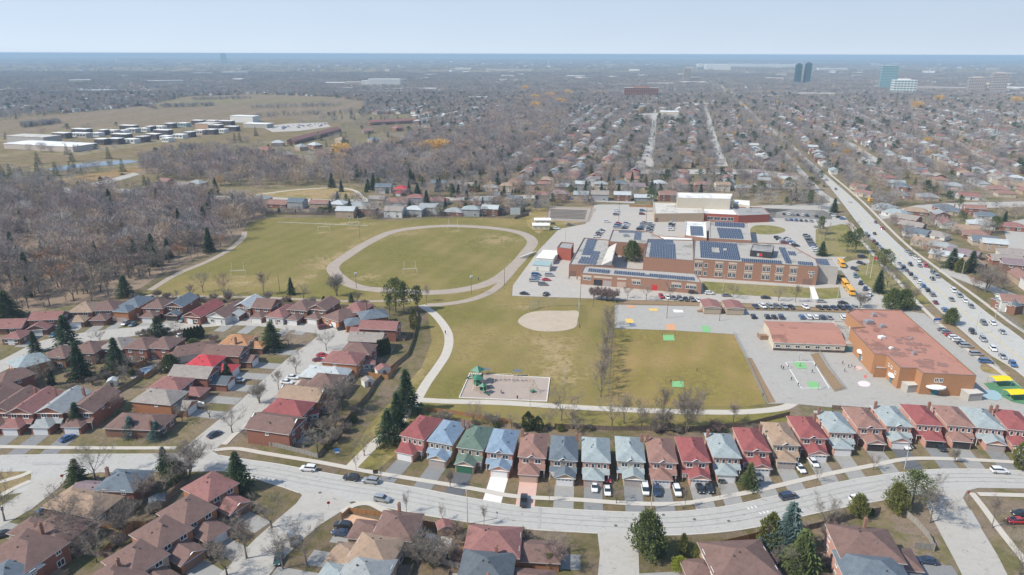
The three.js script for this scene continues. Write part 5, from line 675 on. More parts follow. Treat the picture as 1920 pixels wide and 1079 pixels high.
function columnar(seed, h = 6, rx = 0.9, n = 1100) { const r = rng(seed), T1 = new TB(), T2 = new TB(); T1.stick(V3(0,0,0), V3(0, h * 0.8,0),0.1,0.03,4); const lob = [0,1,2,3,4].map(() => r() * 6.28); for (let i = 0; i < n; i++) { const t = r(), prof = Math.pow(Math.sin(Math.PI * Math.min(1,0.16 + 0.84 * t)),0.6) * (t > 0.6 ? 1 - (t - 0.6) * 1.6 : 1), az = r() * 6.283, bump = 1 + 0.14 * Math.sin(az * 3 + lob[0] + t * 9) + 0.1 * Math.sin(az * 5 + lob[1] - t * 13), R = rx * Math.max(0.06, prof) * bump * (0.75 + 0.28 * r()), b = V3(Math.cos(az) * R, h * (0.03 + 0.95 * t), Math.sin(az) * R), o = V3(Math.cos(az) * 0.5,1, Math.sin(az) * 0.5).add(rv(r).multiplyScalar(0.4)).normalize(), s = rv(r).cross(o).normalize().multiplyScalar(0.12); T2.tri(b.clone().add(s), b.clone().sub(s), b.clone().addScaledVector(o, rr(0.3,0.55, r))); } return [T1.geo(), T2.geo()]; }

const TM = {
  bark: std({ color: rgb(0.125,0.105,0.09), roughness: 1 }), barkPale: std({ color: rgb(0.19,0.165,0.14), roughness: 1 }),
  twig: [rgb(0.22,0.19,0.16), rgb(0.25,0.21,0.17), rgb(0.22,0.18,0.152), rgb(0.29,0.255,0.205)].map(c => std({ color: c, roughness: 1 })), gold: std({ color: rgb(0.66,0.41,0.10), roughness: 1 }), rust: std({ color: rgb(0.36,0.19,0.10), roughness: 1 }), mauve: std({ color: rgb(0.255,0.185,0.162), roughness: 1 }),
  spruce: [rgb(0.055,0.092,0.045), rgb(0.07,0.105,0.05)].map(c => std({ color: c, roughness: 0.9 })), blue: std({ color: rgb(0.11,0.165,0.15), roughness: 0.9 }), pine: std({ color: rgb(0.105,0.13,0.045), roughness: 0.9 }), cedar: std({ color: rgb(0.15,0.155,0.04), roughness: 0.9 }), darkCedar: std({ color: rgb(0.07,0.095,0.038), roughness: 0.9 }), lime: std({ color: rgb(0.20,0.22,0.03), roughness: 0.9 }),
};
const bareV = [0,1,2,3,4,5,6].map(i => bareTree(900 + i * 7,{ form: [0,1,2,0,3,1,0][i], spread: [0.45,0.6,0.4,0.55,0.6,0.45,0.7][i], twigs: 6 }));
const woodV = [0,1,2,3].map(i => bareTree(1200 + i * 7,{ form: i % 3, spread: 0.5, twigs: 4, tw: 0.055, fine: 0 }));
const spruceV = [spruce(31,10,4.0), spruce(32,10,4.7), spruce(33,10,3.3)], pineV = [tufted(41,10,3.4), tufted(42,10,4.2,30), tufted(43,10,3.0,22)], colV = [columnar(51,6,0.8), columnar(52,6,1.5,1500)], shrubV = [bareTree(61,{ H: 3, form: 3, spread: 1.1, twigs: 6, tw: 0.02 }), bareTree(62,{ H: 3, form: 3, spread: 1.3, twigs: 7, tw: 0.02 })], roundV = [tufted(71,4,2.2,60,70,0.10,0.20)];
const willowV = [0,1].map(i => [woodV[i][0], farBare(3500 + i, 900,0.1,10,4.2)]);
function tree(kind, v, x, z, h, label, grp, { mat, wide = 1, turn } = {}) {
  const set = { willow: willowV, bare: bareV, wood: woodV, spruce: spruceV, pine: pineV, column: colV, shrub: shrubV, round: roundV }[kind], base = { willow: 10, bare: 10, wood: 10, spruce: 10, pine: 10, column: 6, shrub: 3, round: 4 }[kind],[a, b] = set[v % set.length], s = h / base;
  const name = { willow: 'willow_tree', bare: 'bare_tree', wood: 'bare_tree', spruce: 'spruce_tree', pine: 'pine_tree', column: 'cedar_tree', shrub: 'bare_shrub', round: 'evergreen_shrub' }[kind];
  const g = group(name, x, 0, z, turn ?? rr(0,6.28)); g.scale.set(s * wide, s, s * wide);
  part(g, 'trunk', a, v % 2 ? TM.bark : TM.barkPale); part(g, 'crown', b, mat || (kind === 'spruce' ? TM.spruce[v % 2] : kind === 'pine' ? TM.pine : kind === 'column' ? TM.cedar : kind === 'round' ? TM.cedar : TM.twig[v % 4]));
  return tag(g, label, kind === 'shrub' || kind === 'round' ? 'shrub' : 'tree', grp);
}
// trees one can single out: [kind, variant, trunk foot, height, what and where, options]
const singled = [
  ['bare',0,103.8,-142.9,13,'large bare tree on the corner of the right side street',{ wide: 0.95 }],['pine',1,103.3,-149.9,10,'spreading dark pine beside the curved street corner',{ wide: 1.25 }],['round',0,97.5,-147.3,8,'rounded olive evergreen touching the spreading pine',{ wide: 0.65 }],['round',0,87.2,-145.5,6,'rounded olive evergreen by the white parked car',{ wide: 0.75 }],
  ['spruce',1,63.8,-131.1,15,'tall blue spruce beside the pink brick house',{ mat: TM.blue }],['column',1,60.6,-133.2,10,'olive cedar left of the tall blue spruce',{ mat: TM.cedar, wide: 1.1 }],['spruce',0,64.7,-125.4,12,'olive spruce at the bottom edge by the blue spruce',{ mat: TM.pine, wide: 1.3 }],['round',0,31.3,-130.9,11.5,'big round evergreen on the corner of the short street',{ wide: 0.64, mat: TM.pine }],['column',0,39.4,-130.3,6.5,'single narrow cedar in the fenced yard',{ mat: TM.cedar, wide: 1.3 }],['spruce',0,57.6,-131.9,4.5,'small blue spruce in the fenced yard',{ mat: TM.blue, wide: 1.2 }],['round',0,43.1,-129.6,4,'rounded shrub by the broad brown roof',{}],['round',0,38,-126.4,3,'bright yellow green shrub near the bottom edge',{ mat: TM.lime, wide: 1.3 }],['column',1,34.4,-130.6,6,'dark cedar beside the big round evergreen',{ mat: TM.darkCedar }],
  ['spruce',0,63.6,-157.4,8,'spruce in the front yard of the eleventh row house',{ mat: TM.pine, wide: 1.1 }],['column',1,143.2,-166.5,10,'olive cedar cut by the right edge of the row',{}],['spruce',0,-33.7,-197.3,16,'tallest of three spruces beside the red roofed end house',{ wide: 0.95 }],['spruce',1,-36.7,-179,12,'leaning front spruce beside the red roofed end house',{}],['spruce',2,-35.3,-187.3,13,'middle spruce beside the red roofed end house',{}],
  ['bare',1,-42.5,-172.3,8,'small bare tree where the path meets the street',{}],['bare',2,-55.5,-188.8,10,'bare tree behind the dark red roofed house',{}],['bare',3,-56.3,-173.7,9,'spreading bare tree in the fenced corner yard',{ wide: 1.2 }],['bare',4,-55.4,-198.9,12,'big bare tree in the hedge of the side street yards',{ wide: 1.2 }],
  ['bare',5,-58.7,-140.4,11,'bare tree beside the bottom side street corner',{ wide: 1.2 }],['bare',6,-46.4,-127.5,12,'bare tree at the bottom beside the parked cars',{}],['bare',0,-51.4,-126.1,11,'bare tree at the bottom of the side street',{}],['bare',2,-60.8,-129.5,12,'large bare tree on the verge of the diagonal row',{ wide: 1.1 }],['bare',1,-63.2,-124.1,11,'bare tree at the bottom edge of the diagonal row',{ wide: 1.1 }],['bare',3,-112.6,-159.5,13,'tall leaning bare tree by the slate roofed corner house',{}],['spruce',1,-116.7,-158.2,8,'small dark conifer on the grass corner',{ wide: 1.2, mat: TM.darkCedar }],['spruce',0,-96,-164.3,8,'spruce behind the slate roofed corner house',{}],['round',0,-90.7,-159.1,6,'dark evergreen in the hedge by the wooden fence',{ mat: TM.darkCedar }],['bare',4,-88.4,-162.1,11,'broad bare tree standing over the curved street',{ wide: 1.3 }],['spruce',1,-72.5,-156,12,'spruce at the end of the reddish hip roof',{ wide: 1.0 }],
  ['bare',6,-101.9,-136.4,12,'dense bare tree cluster in the left backyard',{ wide: 1.5 }],['bare',5,-109.4,-140.2,12,'bare tree over the low tan roof',{ wide: 1.4 }],['bare',0,-125.6,-142.6,13,'bare tree trunk on the left edge near the corner',{ wide: 1 }],['bare',2,-94.6,-149.8,8,'grey thicket of bare branches behind the slate roof',{ wide: 1.7 }],['bare',1,-93.4,-154.3,8,'bare thicket along the wooden fence',{ wide: 1.6 }],
  ['spruce',0,-134.2,-187.7,9,'spruce in front of the right gabled house',{ wide: 1.2 }],['spruce',1,-115.1,-182.8,7,'blue spruce left of the bungalow front',{ mat: TM.blue, wide: 1.3 }],['spruce',0,-106.9,-181.6,6,'low blue spruce right of the bungalow front',{ mat: TM.blue, wide: 1.6 }],['bare',3,-85.5,-184.8,9,'bare street tree beside the side street mouth',{ wide: 1.2 }],['bare',5,-96.3,-194.2,8,'bare tree on the lawn beside the covered boat',{ wide: 1.2 }],['bare',1,-103.9,-191.8,7,'small bare tree on the bungalow lawn',{ wide: 1.3 }],['spruce',2,-100,-218.6,8,'spruce in front of the bright red roof',{ wide: 1.2 }],['bare',0,-78.1,-225.5,9,'bare street tree halfway up the side street',{ wide: 1.1 }],['bare',2,-80.4,-213,8,'bare street tree near the white parked cars',{}],['bare',4,-83.5,-203.5,8,'bare street tree low on the side street',{}],
  ['bare',6,-72.4,-246.3,9,'bare tree at the cul-de-sac mouth',{ wide: 1.1 }],['bare',3,-88.2,-250,8,'bare tree on the round cul-de-sac lawn',{}],['spruce',1,-93.9,-247.7,12,'broad spruce by the dark parked car',{ wide: 1.3, mat: TM.darkCedar }],['spruce',0,-174.9,-248.8,14,'large dark spruce above the brown inner house',{ wide: 1.1 }],['spruce',2,-184.8,-244.6,9,'spruce left of the large dark spruce',{}],['spruce',2,-153,-220.8,15,'ivy dark conifer among bare backyard trees',{}],['spruce',0,-144.5,-229.1,13,'slim dark spruce in the backyard thicket',{}],['spruce',2,-160.8,-216.6,8,'narrow dark conifer by the leaning trunk',{ wide: 0.7 }],['bare',5,-160.9,-214.2,13,'leaning bare tree below the pale teal roof',{}],['spruce',1,-145.1,-261,9,'spruce beside the crescent street',{ wide: 1.2 }],['round',0,-124.7,-228.4,6,'dense round cedar above the covered pool',{ mat: TM.darkCedar }],['round',0,-122.2,-243,6,'rounded conifer before the long low hip roof',{ mat: TM.pine }],['bare',2,-127,-195.1,8,'reddish bare shrub tree by the bungalow',{ wide: 1.6, mat: TM.mauve }],
  ['pine',1,-52.2,-289,16,'tallest of the group of pines by the park',{ wide: 0.85 }],['pine',0,-48.1,-287,15,'middle pine of the group by the park',{ wide: 0.8 }],['pine',2,-42.7,-291,12,'right pine of the group by the park',{ wide: 0.9 }],['pine',0,-54.3,-285,10,'low left pine of the group by the park',{ wide: 0.8 }],['column',1,-41.3,-269,9,'brown tinged cedar below the group of pines',{ mat: TM.cedar, wide: 0.8 }],['bare',4,-83.6,-310,12,'lone bare tree at the bend of the track',{ wide: 0.9 }],['bare',5,-137.4,-309,14,'reddish bare tree behind the crescent houses',{ mat: TM.mauve, wide: 0.8 }],['bare',3,-149.9,-315,12,'vase shaped bare tree by the crescent path',{ wide: 0.9 }],['bare',2,-119.2,-312,12,'bare tree by the goal behind the crescent',{}],['spruce',2,-106.1,-312,9,'slim spruce at the edge of the far field',{ wide: 0.9 }],['bare',1,-98.1,-305,9,'bare tree right of the slim spruce',{}],['spruce',1,-184.3,-309,11,'dark spruce at the corner of the bare woods',{ wide: 1.2 }],['spruce',0,-220.2,-280,13,'broad dark conifer on the left edge',{ wide: 1.7, mat: TM.darkCedar }],['column',1,-86.1,-296,5,'small cedar behind the cul-de-sac roofs',{ mat: TM.darkCedar }],['spruce',1,-75.1,-302,4.5,'small conifer behind the cul-de-sac roofs',{}],['bare',0,-40,-303,9,'slender bare tree beside the track',{ wide: 0.7 }],
  ['bare',6,15.7,-192.8,12,'bare tree on the path beside the playground',{ wide: 1.1 }],['bare',1,11.7,-187.5,9,'bare tree behind the brown roofed row house',{}],['bare',3,31.1,-188.3,11,'bare tree at the foot of the field fence',{ wide: 1 }],['bare',0,35.3,-190.9,12,'bare tree just right of the field fence foot',{ wide: 0.9 }],['bare',5,40.5,-189.3,11,'bare tree third from the fence along the path',{}],['bare',2,46.4,-187.7,15,'tall bare tree below the worn field',{ wide: 0.75 }],['bare',4,53.8,-186.1,15,'broad bare tree below the worn field',{ wide: 0.85 }],['bare',6,42.6,-186.7,8,'low bare tree under the tall ones',{}],['bare',2,69.9,-191.7,7,'low bare tree near the footpath bend',{ wide: 1.4 }],['bare',1,-12.2,-192.3,7,'pale twiggy tree behind the green roof',{ mat: TM.mauve, wide: 1.5 }],['column',1,5.1,-187.5,6,'dark evergreen clump behind the blue roof',{ mat: TM.darkCedar, wide: 1.3 }],['column',1,8,-186.5,5,'second dark evergreen behind the brown roof',{ mat: TM.darkCedar, wide: 1.4 }],
  ['round',0,179.1,-295,9,'wide pine beside the drive of the smaller school',{ wide: 0.85, mat: TM.pine }],['round',0,173.4,-294,9.5,'left pine beside the drive of the smaller school',{ wide: 0.85, mat: TM.pine }],['round',0,189.1,-276,7,'pine on the verge above the car park',{ wide: 0.85, mat: TM.pine }],['round',0,67.4,-371,11,'big rounded evergreen in the school courtyard',{ wide: 0.9, mat: TM.pine }],['spruce',2,178.6,-317,12,'spruce on the flagpole lawn',{ wide: 1.0 }],['pine',1,199.5,-353,12,'spreading dark pine on the flagpole lawn',{ wide: 1.2 }],['bare',3,187.1,-325,11,'bare tree between the flagpoles and the road',{ wide: 1.1 }],['pine',0,196.4,-389,13,'left pine on the shaded school lawn',{ wide: 1.1 }],['pine',2,200.9,-388,15,'right pine on the shaded school lawn',{ wide: 1.1 }],['spruce',1,178.8,-382,9,'spruce beside the parked cars',{ wide: 1.1 }],['spruce',0,237,-498,11,'spruce by the access road mouth',{}],['bare',5,215.4,-425,13,'reddish bare tree on the shaded lawn',{ mat: TM.mauve }],['pine',0,198.9,-432,12,'olive pine at the corner of the car park',{}],['bare',6,195.4,-416,11,'bare tree among the car park pines',{}],
  ['spruce',1,238.5,-357,12,'left spruce in the yard across the wide road',{ wide: 1.2 }],['spruce',0,245.6,-352,12,'right spruce in the yard across the wide road',{ wide: 1.2 }],['column',1,238.7,-350,8,'olive cedar between the two spruces',{ wide: 1.4 }],['bare',4,232.5,-319,14,'big bare tree across the wide road',{ wide: 1.3 }],['bare',2,231.6,-309,13,'second big bare tree across the wide road',{ wide: 1.2, mat: TM.mauve }],['bare',0,238.4,-374,10,'bare tree on the far verge by the bungalow drive',{}],['bare',1,247.8,-425,10,'bare tree on the far verge by the white bungalow',{}],['bare',5,238,-394,9,'bare tree by the brown bungalow across the road',{}],
  ['bare',3,63.4,-306,9,'bare tree in front of the red school door',{}],['bare',0,74.8,-306,9,'bare tree beside the school parking row',{}],['bare',6,105.1,-308,8,'bare tree on the school front lawn',{}],['bare',1,125.6,-305,9,'bare tree at the school drive bend',{}],['bare',2,132.8,-303,9,'bare tree near the entrance walk',{}],['bare',4,159.7,-296,8,'bare tree beside the bus loop',{}],['bare',5,55,-308,8,'bare tree above the yard fence',{}],
  ['bare',2,118.1,-141.1,9,'bare tree on the right side street verge',{ wide: 0.8 }],['bare',3,113.7,-125,11,'bare tree in the bottom right corner',{}],['bare',0,80.7,-144.7,6,'young bare street tree by the cedar fence',{ wide: 0.6 }],['bare',1,-17.1,-143,6,'young bare street tree left of the street lamp',{ wide: 0.6 }],['bare',0,-26.5,-146.1,7,'young bare street tree by the pool corner',{ wide: 0.5 }],['bare',2,-6.7,-141.4,6,'young bare street tree right of the street lamp',{ wide: 0.6 }],['bare',3,-43.3,-165.1,6,'thin young tree by the path sign',{ wide: 0.5 }],['bare',5,-35.5,-160.6,6,'thin young tree by the parked silver car',{ wide: 0.5 }],['bare',1,27.1,-150.3,7,'young bare tree between the seventh and eighth driveways',{ wide: 0.8 }],['bare',2,44.4,-148.6,6,'young bare tree outside the tenth house',{ wide: 0.7 }],['bare',4,-16.3,-157,6,'young bare tree outside the second house',{ wide: 0.5 }],['bare',0,9.8,-150.9,6,'young bare tree outside the fifth house',{ wide: 0.5 }],['bare',5,101.2,-165.8,6,'young bare tree outside the fifteenth house',{ wide: 0.8, mat: TM.mauve }],['bare',3,54.5,-152.6,5,'young bare tree outside the tenth driveway',{ wide: 0.5 }],['bare',1,82.9,-159.9,6,'young bare tree outside the thirteenth house',{ wide: 0.5 }],['bare',4,126.2,-169.6,5,'young bare tree outside the eighteenth house',{ wide: 0.6 }],
  ['pine',0,8.6,-126.7,4,'olive shrub tree left of the short street',{ mat: TM.cedar }],['bare',2,11,-126,8,'purple twigged tree left of the short street',{ mat: TM.mauve, wide: 1.4 }],
];
for (const [k, v, x, z, h, l, o] of singled) tree(k, v, x, z, h, l, null, o);
const TREES = singled.map(s => [s[2], s[3]]);
// rows of like trees
for (let i = 0; i < 15; i++) { const [a, b] = [[30.4,-208.6],[41.7,-273]], t = i / 14; tree('bare',1 + i % 3, lerp(a[0], b[0], t) + rr(-0.8,0.8), lerp(a[1], b[1], t), rr(9,11.5), `bare tree in the close line left of the field fence, ${ORD[i]} from the houses`, 'tree line beside the field fence',{ wide: 0.75, mat: TM.twig[1] }); }
for (let i = 0; i < 5; i++) { const [a, b] = [[-51.1,-241.5],[-47.8,-243.5]], t = i / 4; tree('column',0, lerp(a[0], b[0], t), lerp(a[1], b[1], t),6.6, `columnar cedar behind the hip roof, ${ORD[i]} from the house wall`, 'columnar cedars behind the hip roof',{ mat: TM.darkCedar, wide: 1.1 }); }
for (let i = 0; i < 6; i++) { const [a, b] = [[-131,-255],[-126.4,-259]], t = i / 5; tree('column',0, lerp(a[0], b[0], t), lerp(a[1], b[1], t),5.6, `columnar cedar beside the crescent street, ${ORD[i]} in its row`, 'cedar hedge by the crescent',{ mat: TM.darkCedar, wide: 1.3 }); }
for (let i = 0; i < 4; i++) { const [a, b] = [[39.2,-307],[47.6,-304]], t = i / 3; tree('shrub', i, lerp(a[0], b[0], t), lerp(a[1], b[1], t),7, `reddish thicket shrub by the end of the field fence, ${ORD[i]} in its clump`, 'thicket by the fence end',{ mat: TM.mauve, wide: 0.8 }); }
for (let i = 0; i < 8; i++) { const [a, b] = [[-139.6,-490],[-123.3,-487]], t = i / 7; tree('round',0, lerp(a[0], b[0], t), lerp(a[1], b[1], t),4.4, `clipped olive hedge bush behind the far field, ${ORD[i]} in its row`, 'olive hedge behind the far field',{}); }

// ---------- vehicles ----------
const paintRGB = { white: [0.78,0.78,0.78], silver: [0.42,0.43,0.44], grey: [0.16,0.165,0.175], black: [0.018,0.019,0.022], navy: [0.025,0.04,0.085], blue: [0.05,0.13,0.30], teal: [0.10,0.17,0.20], red: [0.45,0.012,0.02], maroon: [0.16,0.012,0.025], gold: [0.42,0.35,0.25], green: [0.03,0.07,0.05] };
const CP = {}; for (const k in paintRGB) CP[k] = new THREE.MeshPhysicalMaterial({ color: rgb(...paintRGB[k]), roughness: 0.35, metalness: k === 'silver' ? 0.5 : 0.1, clearcoat: 1, clearcoatRoughness: 0.08 });
const CM = { glass: new THREE.MeshPhysicalMaterial({ color: rgb(0.02,0.025,0.03), roughness: 0.06, clearcoat: 1 }), tyre: std({ color: rgb(0.02,0.02,0.02) }), rim: std({ color: rgb(0.45,0.45,0.46), roughness: 0.35, metalness: 0.7 }), lamp: std({ color: rgb(0.75,0.75,0.72), roughness: 0.2 }), tail: std({ color: rgb(0.42,0.015,0.015), roughness: 0.25 }), plate: std({ color: rgb(0.05,0.05,0.05) }), bus: new THREE.MeshPhysicalMaterial({ color: rgb(0.78,0.40,0.012), roughness: 0.4, clearcoat: 0.6 }) };
// lofted shell: stations [z, half width, y low, y high, half width at top]
function loft(st, seg = 0) { const b = new MB(); const ring = ([z, w, y0, y1, wt]) => [[-w * 0.94, y0, z],[-w, lerp(y0, y1,0.35), z],[-w, lerp(y0, y1,0.72), z],[-wt, y1, z],[wt, y1, z],[w, lerp(y0, y1,0.72), z],[w, lerp(y0, y1,0.35), z],[w * 0.94, y0, z]]; for (let i = 0; i + 1 < st.length; i++) { const a = ring(st[i]), c = ring(st[i + 1]); for (let k = 0; k < 8; k++) { const n = (k + 1) % 8; b.poly(a[k], a[n], c[n], c[k]); } } b.poly(...ring(st[0])); b.poly(...ring(st[st.length - 1]).reverse()); return smoothGeo(b.geo()); }
function smoothGeo(g) { return g; }
const carShape = {
  sedan: { body: [[-2.3,0.72,0.38,0.68,0.6],[-2.15,0.86,0.26,0.86,0.74],[-1.3,0.9,0.24,0.95,0.8],[0.5,0.91,0.24,0.95,0.82],[1.5,0.89,0.24,0.88,0.76],[2.15,0.82,0.28,0.74,0.66],[2.32,0.66,0.38,0.62,0.56]], cab: [[-1.75,0.74,0.9,0.98,0.7],[-0.95,0.79,0.9,1.38,0.58],[0.25,0.8,0.9,1.42,0.6],[1.2,0.76,0.9,0.98,0.7]], roof: [[-0.98,0.6,1.35,1.43,0.54],[-0.3,0.63,1.38,1.47,0.56],[0.3,0.62,1.38,1.46,0.56],[0.42,0.58,1.35,1.4,0.54]], wz: 1.4, r: 0.32 },
  suv: { body: [[-2.25,0.8,0.45,0.9,0.72],[-2.15,0.9,0.34,1.05,0.82],[-1.2,0.93,0.3,1.1,0.86],[0.6,0.93,0.3,1.1,0.86],[1.6,0.91,0.3,1.03,0.8],[2.15,0.86,0.36,0.9,0.72],[2.3,0.7,0.45,0.75,0.6]], cab: [[-2.12,0.8,1.02,1.1,0.76],[-1.85,0.82,1.02,1.58,0.68],[0.3,0.84,1.02,1.66,0.7],[1.1,0.8,1.02,1.1,0.76]], roof: [[-1.95,0.72,1.55,1.62,0.66],[-1.0,0.74,1.6,1.72,0.68],[0.3,0.73,1.6,1.7,0.67],[0.45,0.7,1.57,1.62,0.66]], wz: 1.42, r: 0.37 },
  van: { body: [[-2.5,0.84,0.42,0.95,0.78],[-2.4,0.94,0.3,1.1,0.86],[-1.2,0.97,0.27,1.14,0.9],[1.2,0.97,0.27,1.12,0.88],[2.0,0.93,0.28,0.98,0.8],[2.5,0.78,0.4,0.75,0.62]], cab: [[-2.4,0.84,1.05,1.12,0.8],[-2.2,0.86,1.05,1.68,0.72],[0.5,0.88,1.05,1.74,0.74],[1.75,0.82,1.05,1.1,0.78]], roof: [[-2.25,0.76,1.65,1.73,0.7],[-1.0,0.78,1.7,1.8,0.72],[0.5,0.77,1.68,1.78,0.71],[0.68,0.73,1.65,1.7,0.7]], wz: 1.5, r: 0.35 },
  pickup: { body: [[-2.7,0.9,0.5,1.0,0.86],[-2.6,0.94,0.42,1.1,0.9],[-0.6,0.95,0.38,1.1,0.9],[1.3,0.95,0.38,1.1,0.88],[2.3,0.92,0.4,1.0,0.82],[2.65,0.8,0.5,0.85,0.72]], cab: [[-0.8,0.84,1.05,1.12,0.8],[-0.6,0.84,1.05,1.7,0.72],[0.6,0.85,1.05,1.76,0.74],[1.4,0.82,1.05,1.12,0.78]], roof: [[-0.68,0.75,1.66,1.74,0.7],[0,0.77,1.7,1.82,0.72],[0.6,0.76,1.7,1.8,0.71],[0.74,0.72,1.66,1.72,0.7]], wz: 1.7, r: 0.4 },
};
const wheelGeo = r => { const t = new THREE.CylinderGeometry(r, r, 0.22,12); t.rotateZ(Math.PI / 2); const m = new THREE.CylinderGeometry(r * 0.62, r * 0.62,0.24,10); m.rotateZ(Math.PI / 2); return [t, m]; };
for (const k in carShape) { const c = carShape[k]; c.g = { body: loft(c.body), cab: loft(c.cab), roof: loft(c.roof), wheel: wheelGeo(c.r), lamp: new MB().box(0,0,0,0.34,0.15,0.12, false).geo() }; }
const protoCar = {};
function carProto(kind, color) {
  const key = kind + color; if (protoCar[key]) return protoCar[key];
  const c = carShape[kind], g = new THREE.Group(), b = part(g, 'body', c.g.body, CP[color]), w = part(g, 'window', c.g.cab, CM.glass); part(g, 'roof', c.g.roof, CP[color]);
  for (const x of [-0.82,0.82]) for (const z of [-c.wz, c.wz]) { const t = part(g, 'wheel', c.g.wheel[0], CM.tyre); t.position.set(x, c.r, z); part(t, 'rim', c.g.wheel[1], CM.rim); }
  const zf = c.body[c.body.length - 1][0], zb = c.body[0][0]; for (const x of [-0.52,0.52]) { const l = part(g, 'headlight', c.g.lamp, CM.lamp); l.position.set(x, 0.58, zf - 0.06); const t = part(g, 'tail_light', c.g.lamp, CM.tail); t.position.set(x, 0.66, zb + 0.06); }
  return protoCar[key] = g;
}
const carName = { sedan: 'parked_car', suv: 'parked_suv', van: 'parked_van', pickup: 'pickup_truck' }, carWord = { sedan: 'car', suv: 'suv', van: 'van', pickup: 'pickup truck' };
function car(x, z, az, kind, color, label, grp) { const g = carProto(kind, color).clone(); g.name = numbered(carName[kind]); g.position.set(x, 0.14, z); g.rotation.y = turnFor(az); scene.add(g); return tag(g, label, carWord[kind], grp); }
const cars = [
  [22.2,-156.7,186,'sedan','white','white car on the seventh driveway with its dark roof glass'],[26.3,-160.8,184,'sedan','red','red car tucked beside the seventh garage'],[25.4,-155.1,184,'sedan','white','white car right of the seventh driveway nearest the pavement'],[35.5,-155.6,184,'van','white','white van on the eighth driveway'],[38.4,-154.9,184,'suv','navy','dark navy suv beside the street lamp'],[43.8,-154.9,182,'suv','white','white suv right of the ninth driveway'],[50.1,-156.3,180,'sedan','black','left of two black cars on the tenth driveway'],[52.6,-156.4,180,'sedan','black','right of two black cars on the tenth driveway'],[56.9,-161,180,'suv','black','black suv close to the eleventh garage'],[67.5,-162.3,180,'sedan','grey','dark car behind the front yard spruce'],
  [3.2,-150.6,4,'pickup','black','black pickup truck backed onto the pink driveway'],[80.6,-165.7,174,'sedan','white','white car on the thirteenth driveway'],[85.5,-168.6,176,'sedan','white','white car on the fourteenth driveway'],[116.1,-177.7,170,'sedan','white','white car on the dark seventeenth driveway'],[126.1,-176.8,172,'suv','black','black suv on the eighteenth driveway'],[108.4,-182.1,182,'suv','black','black suv inside the open sixteenth garage'],[135.6,-164.6,96,'suv','white','white suv driving on the curved street at the right'],[72.4,-152.7,74,'van','navy','dark navy van driving on the curved street'],[90.1,-151.7,76,'suv','white','white suv behind the rounded evergreen'],
  [125.4,-143,270,'sedan','red','bright red car on the right edge driveway'],[128.5,-145.9,270,'sedan','black','black car beside the bright red car'],[95,-128.7,280,'sedan','navy','dark blue car beside the big brown house'],[-56.5,-164.8,276,'suv','white','white suv parked by the corner fence verge'],[-43.6,-160.5,282,'suv','black','black suv parked ahead of the silver car'],[-38.1,-159.1,282,'suv','silver','silver suv parked behind the black suv'],[-33.5,-151.1,104,'suv','silver','silver suv driving past the fenced corner yard'],[-41.2,-140.5,282,'suv','black','upper black suv on the corner driveway'],[-41,-137.7,282,'sedan','navy','dark car below the black suv on the corner driveway'],[-51.9,-135.2,150,'suv','grey','grey suv on the bottom side street'],[-53.3,-128.9,170,'sedan','green','dark green car at the bottom of the side street'],
  [-133.3,-180.6,24,'sedan','blue','blue car on the second gabled driveway'],[-90.1,-182.9,34,'sedan','navy','dark car at the mouth of the side street'],[-117.7,-146.6,40,'sedan','teal','blue grey car on the driveway by the low tan roof'],[-121.5,-137,70,'sedan','black','black car on the left edge near the bottom'],[-187.7,-260,170,'sedan','teal','pale blue car on the crescent at the left'],[-164.9,-273,184,'suv','silver','silver suv before the slate roofed house'],[-161.4,-272,184,'sedan','teal','blue grey car beside the silver suv'],[-142.3,-277,186,'suv','teal','teal suv before the slate gable'],[-134.5,-260,40,'van','white','white van beside the cedar hedge'],[-96.6,-219.4,276,'sedan','white','white car on the driveway by the bright red roof'],
  [-79.3,-269,60,'van','maroon','maroon van before the cul-de-sac house'],[-75.3,-272,60,'sedan','white','white car in the cul-de-sac'],[-71.3,-268,60,'sedan','black','dark car in the cul-de-sac'],[-91.9,-244.2,95,'suv','black','black suv below the broad spruce'],[-72.6,-240.8,98,'sedan','red','bright red car by the orange brick wall'],[-72.9,-236.5,98,'sedan','maroon','dark red car by the orange brick wall'],[-78.1,-221.7,98,'sedan','white','upper white car beside the pale roof'],[-79,-217.9,98,'sedan','white','lower white car beside the pale roof'],
  [5.9,-313,100,'sedan','black','black car alone at the edge of the diamond lot'],[16.4,-312,30,'suv','black','black suv near the diamond backstop lot'],[29.1,-443,95,'suv','white','white suv beside the cream portables'],[38.9,-455,95,'sedan','grey','grey car on the upper lot edge'],[65.4,-464,95,'suv','white','white suv beside the allotment fence'],[87.7,-315,95,'suv','black','black suv before the school shop block'],[95.5,-314,95,'suv','white','white suv on the school drive'],[102.9,-311,95,'sedan','grey','grey car on the school drive'],[120.6,-308,95,'sedan','black','black car at the drive bend'],[144.8,-303,95,'sedan','silver','silver car on the school drive near the walk'],[154.1,-301,95,'sedan','black','black car on the drive by the bus loop'],
  [207.8,-306,198,'sedan','grey','grey car driving in the middle of the wide road'],[217.2,-338,198,'sedan','black','black car driving past the flagpole lawn'],[234.2,-432,198,'sedan','black','black car driving by the pine lawn'],[219.4,-363,198,'suv','black','black suv driving by the brown bungalow'],[223.6,-361,198,'sedan','grey','grey car waiting beside the black suv'],[278,-587,205,'suv','grey','grey suv far along the wide road'],[265,-533,20,'suv','white','white suv at the access road junction'],
];
for (const [x, z, az, k, c, l] of cars) car(x, z, az, k, c, l);
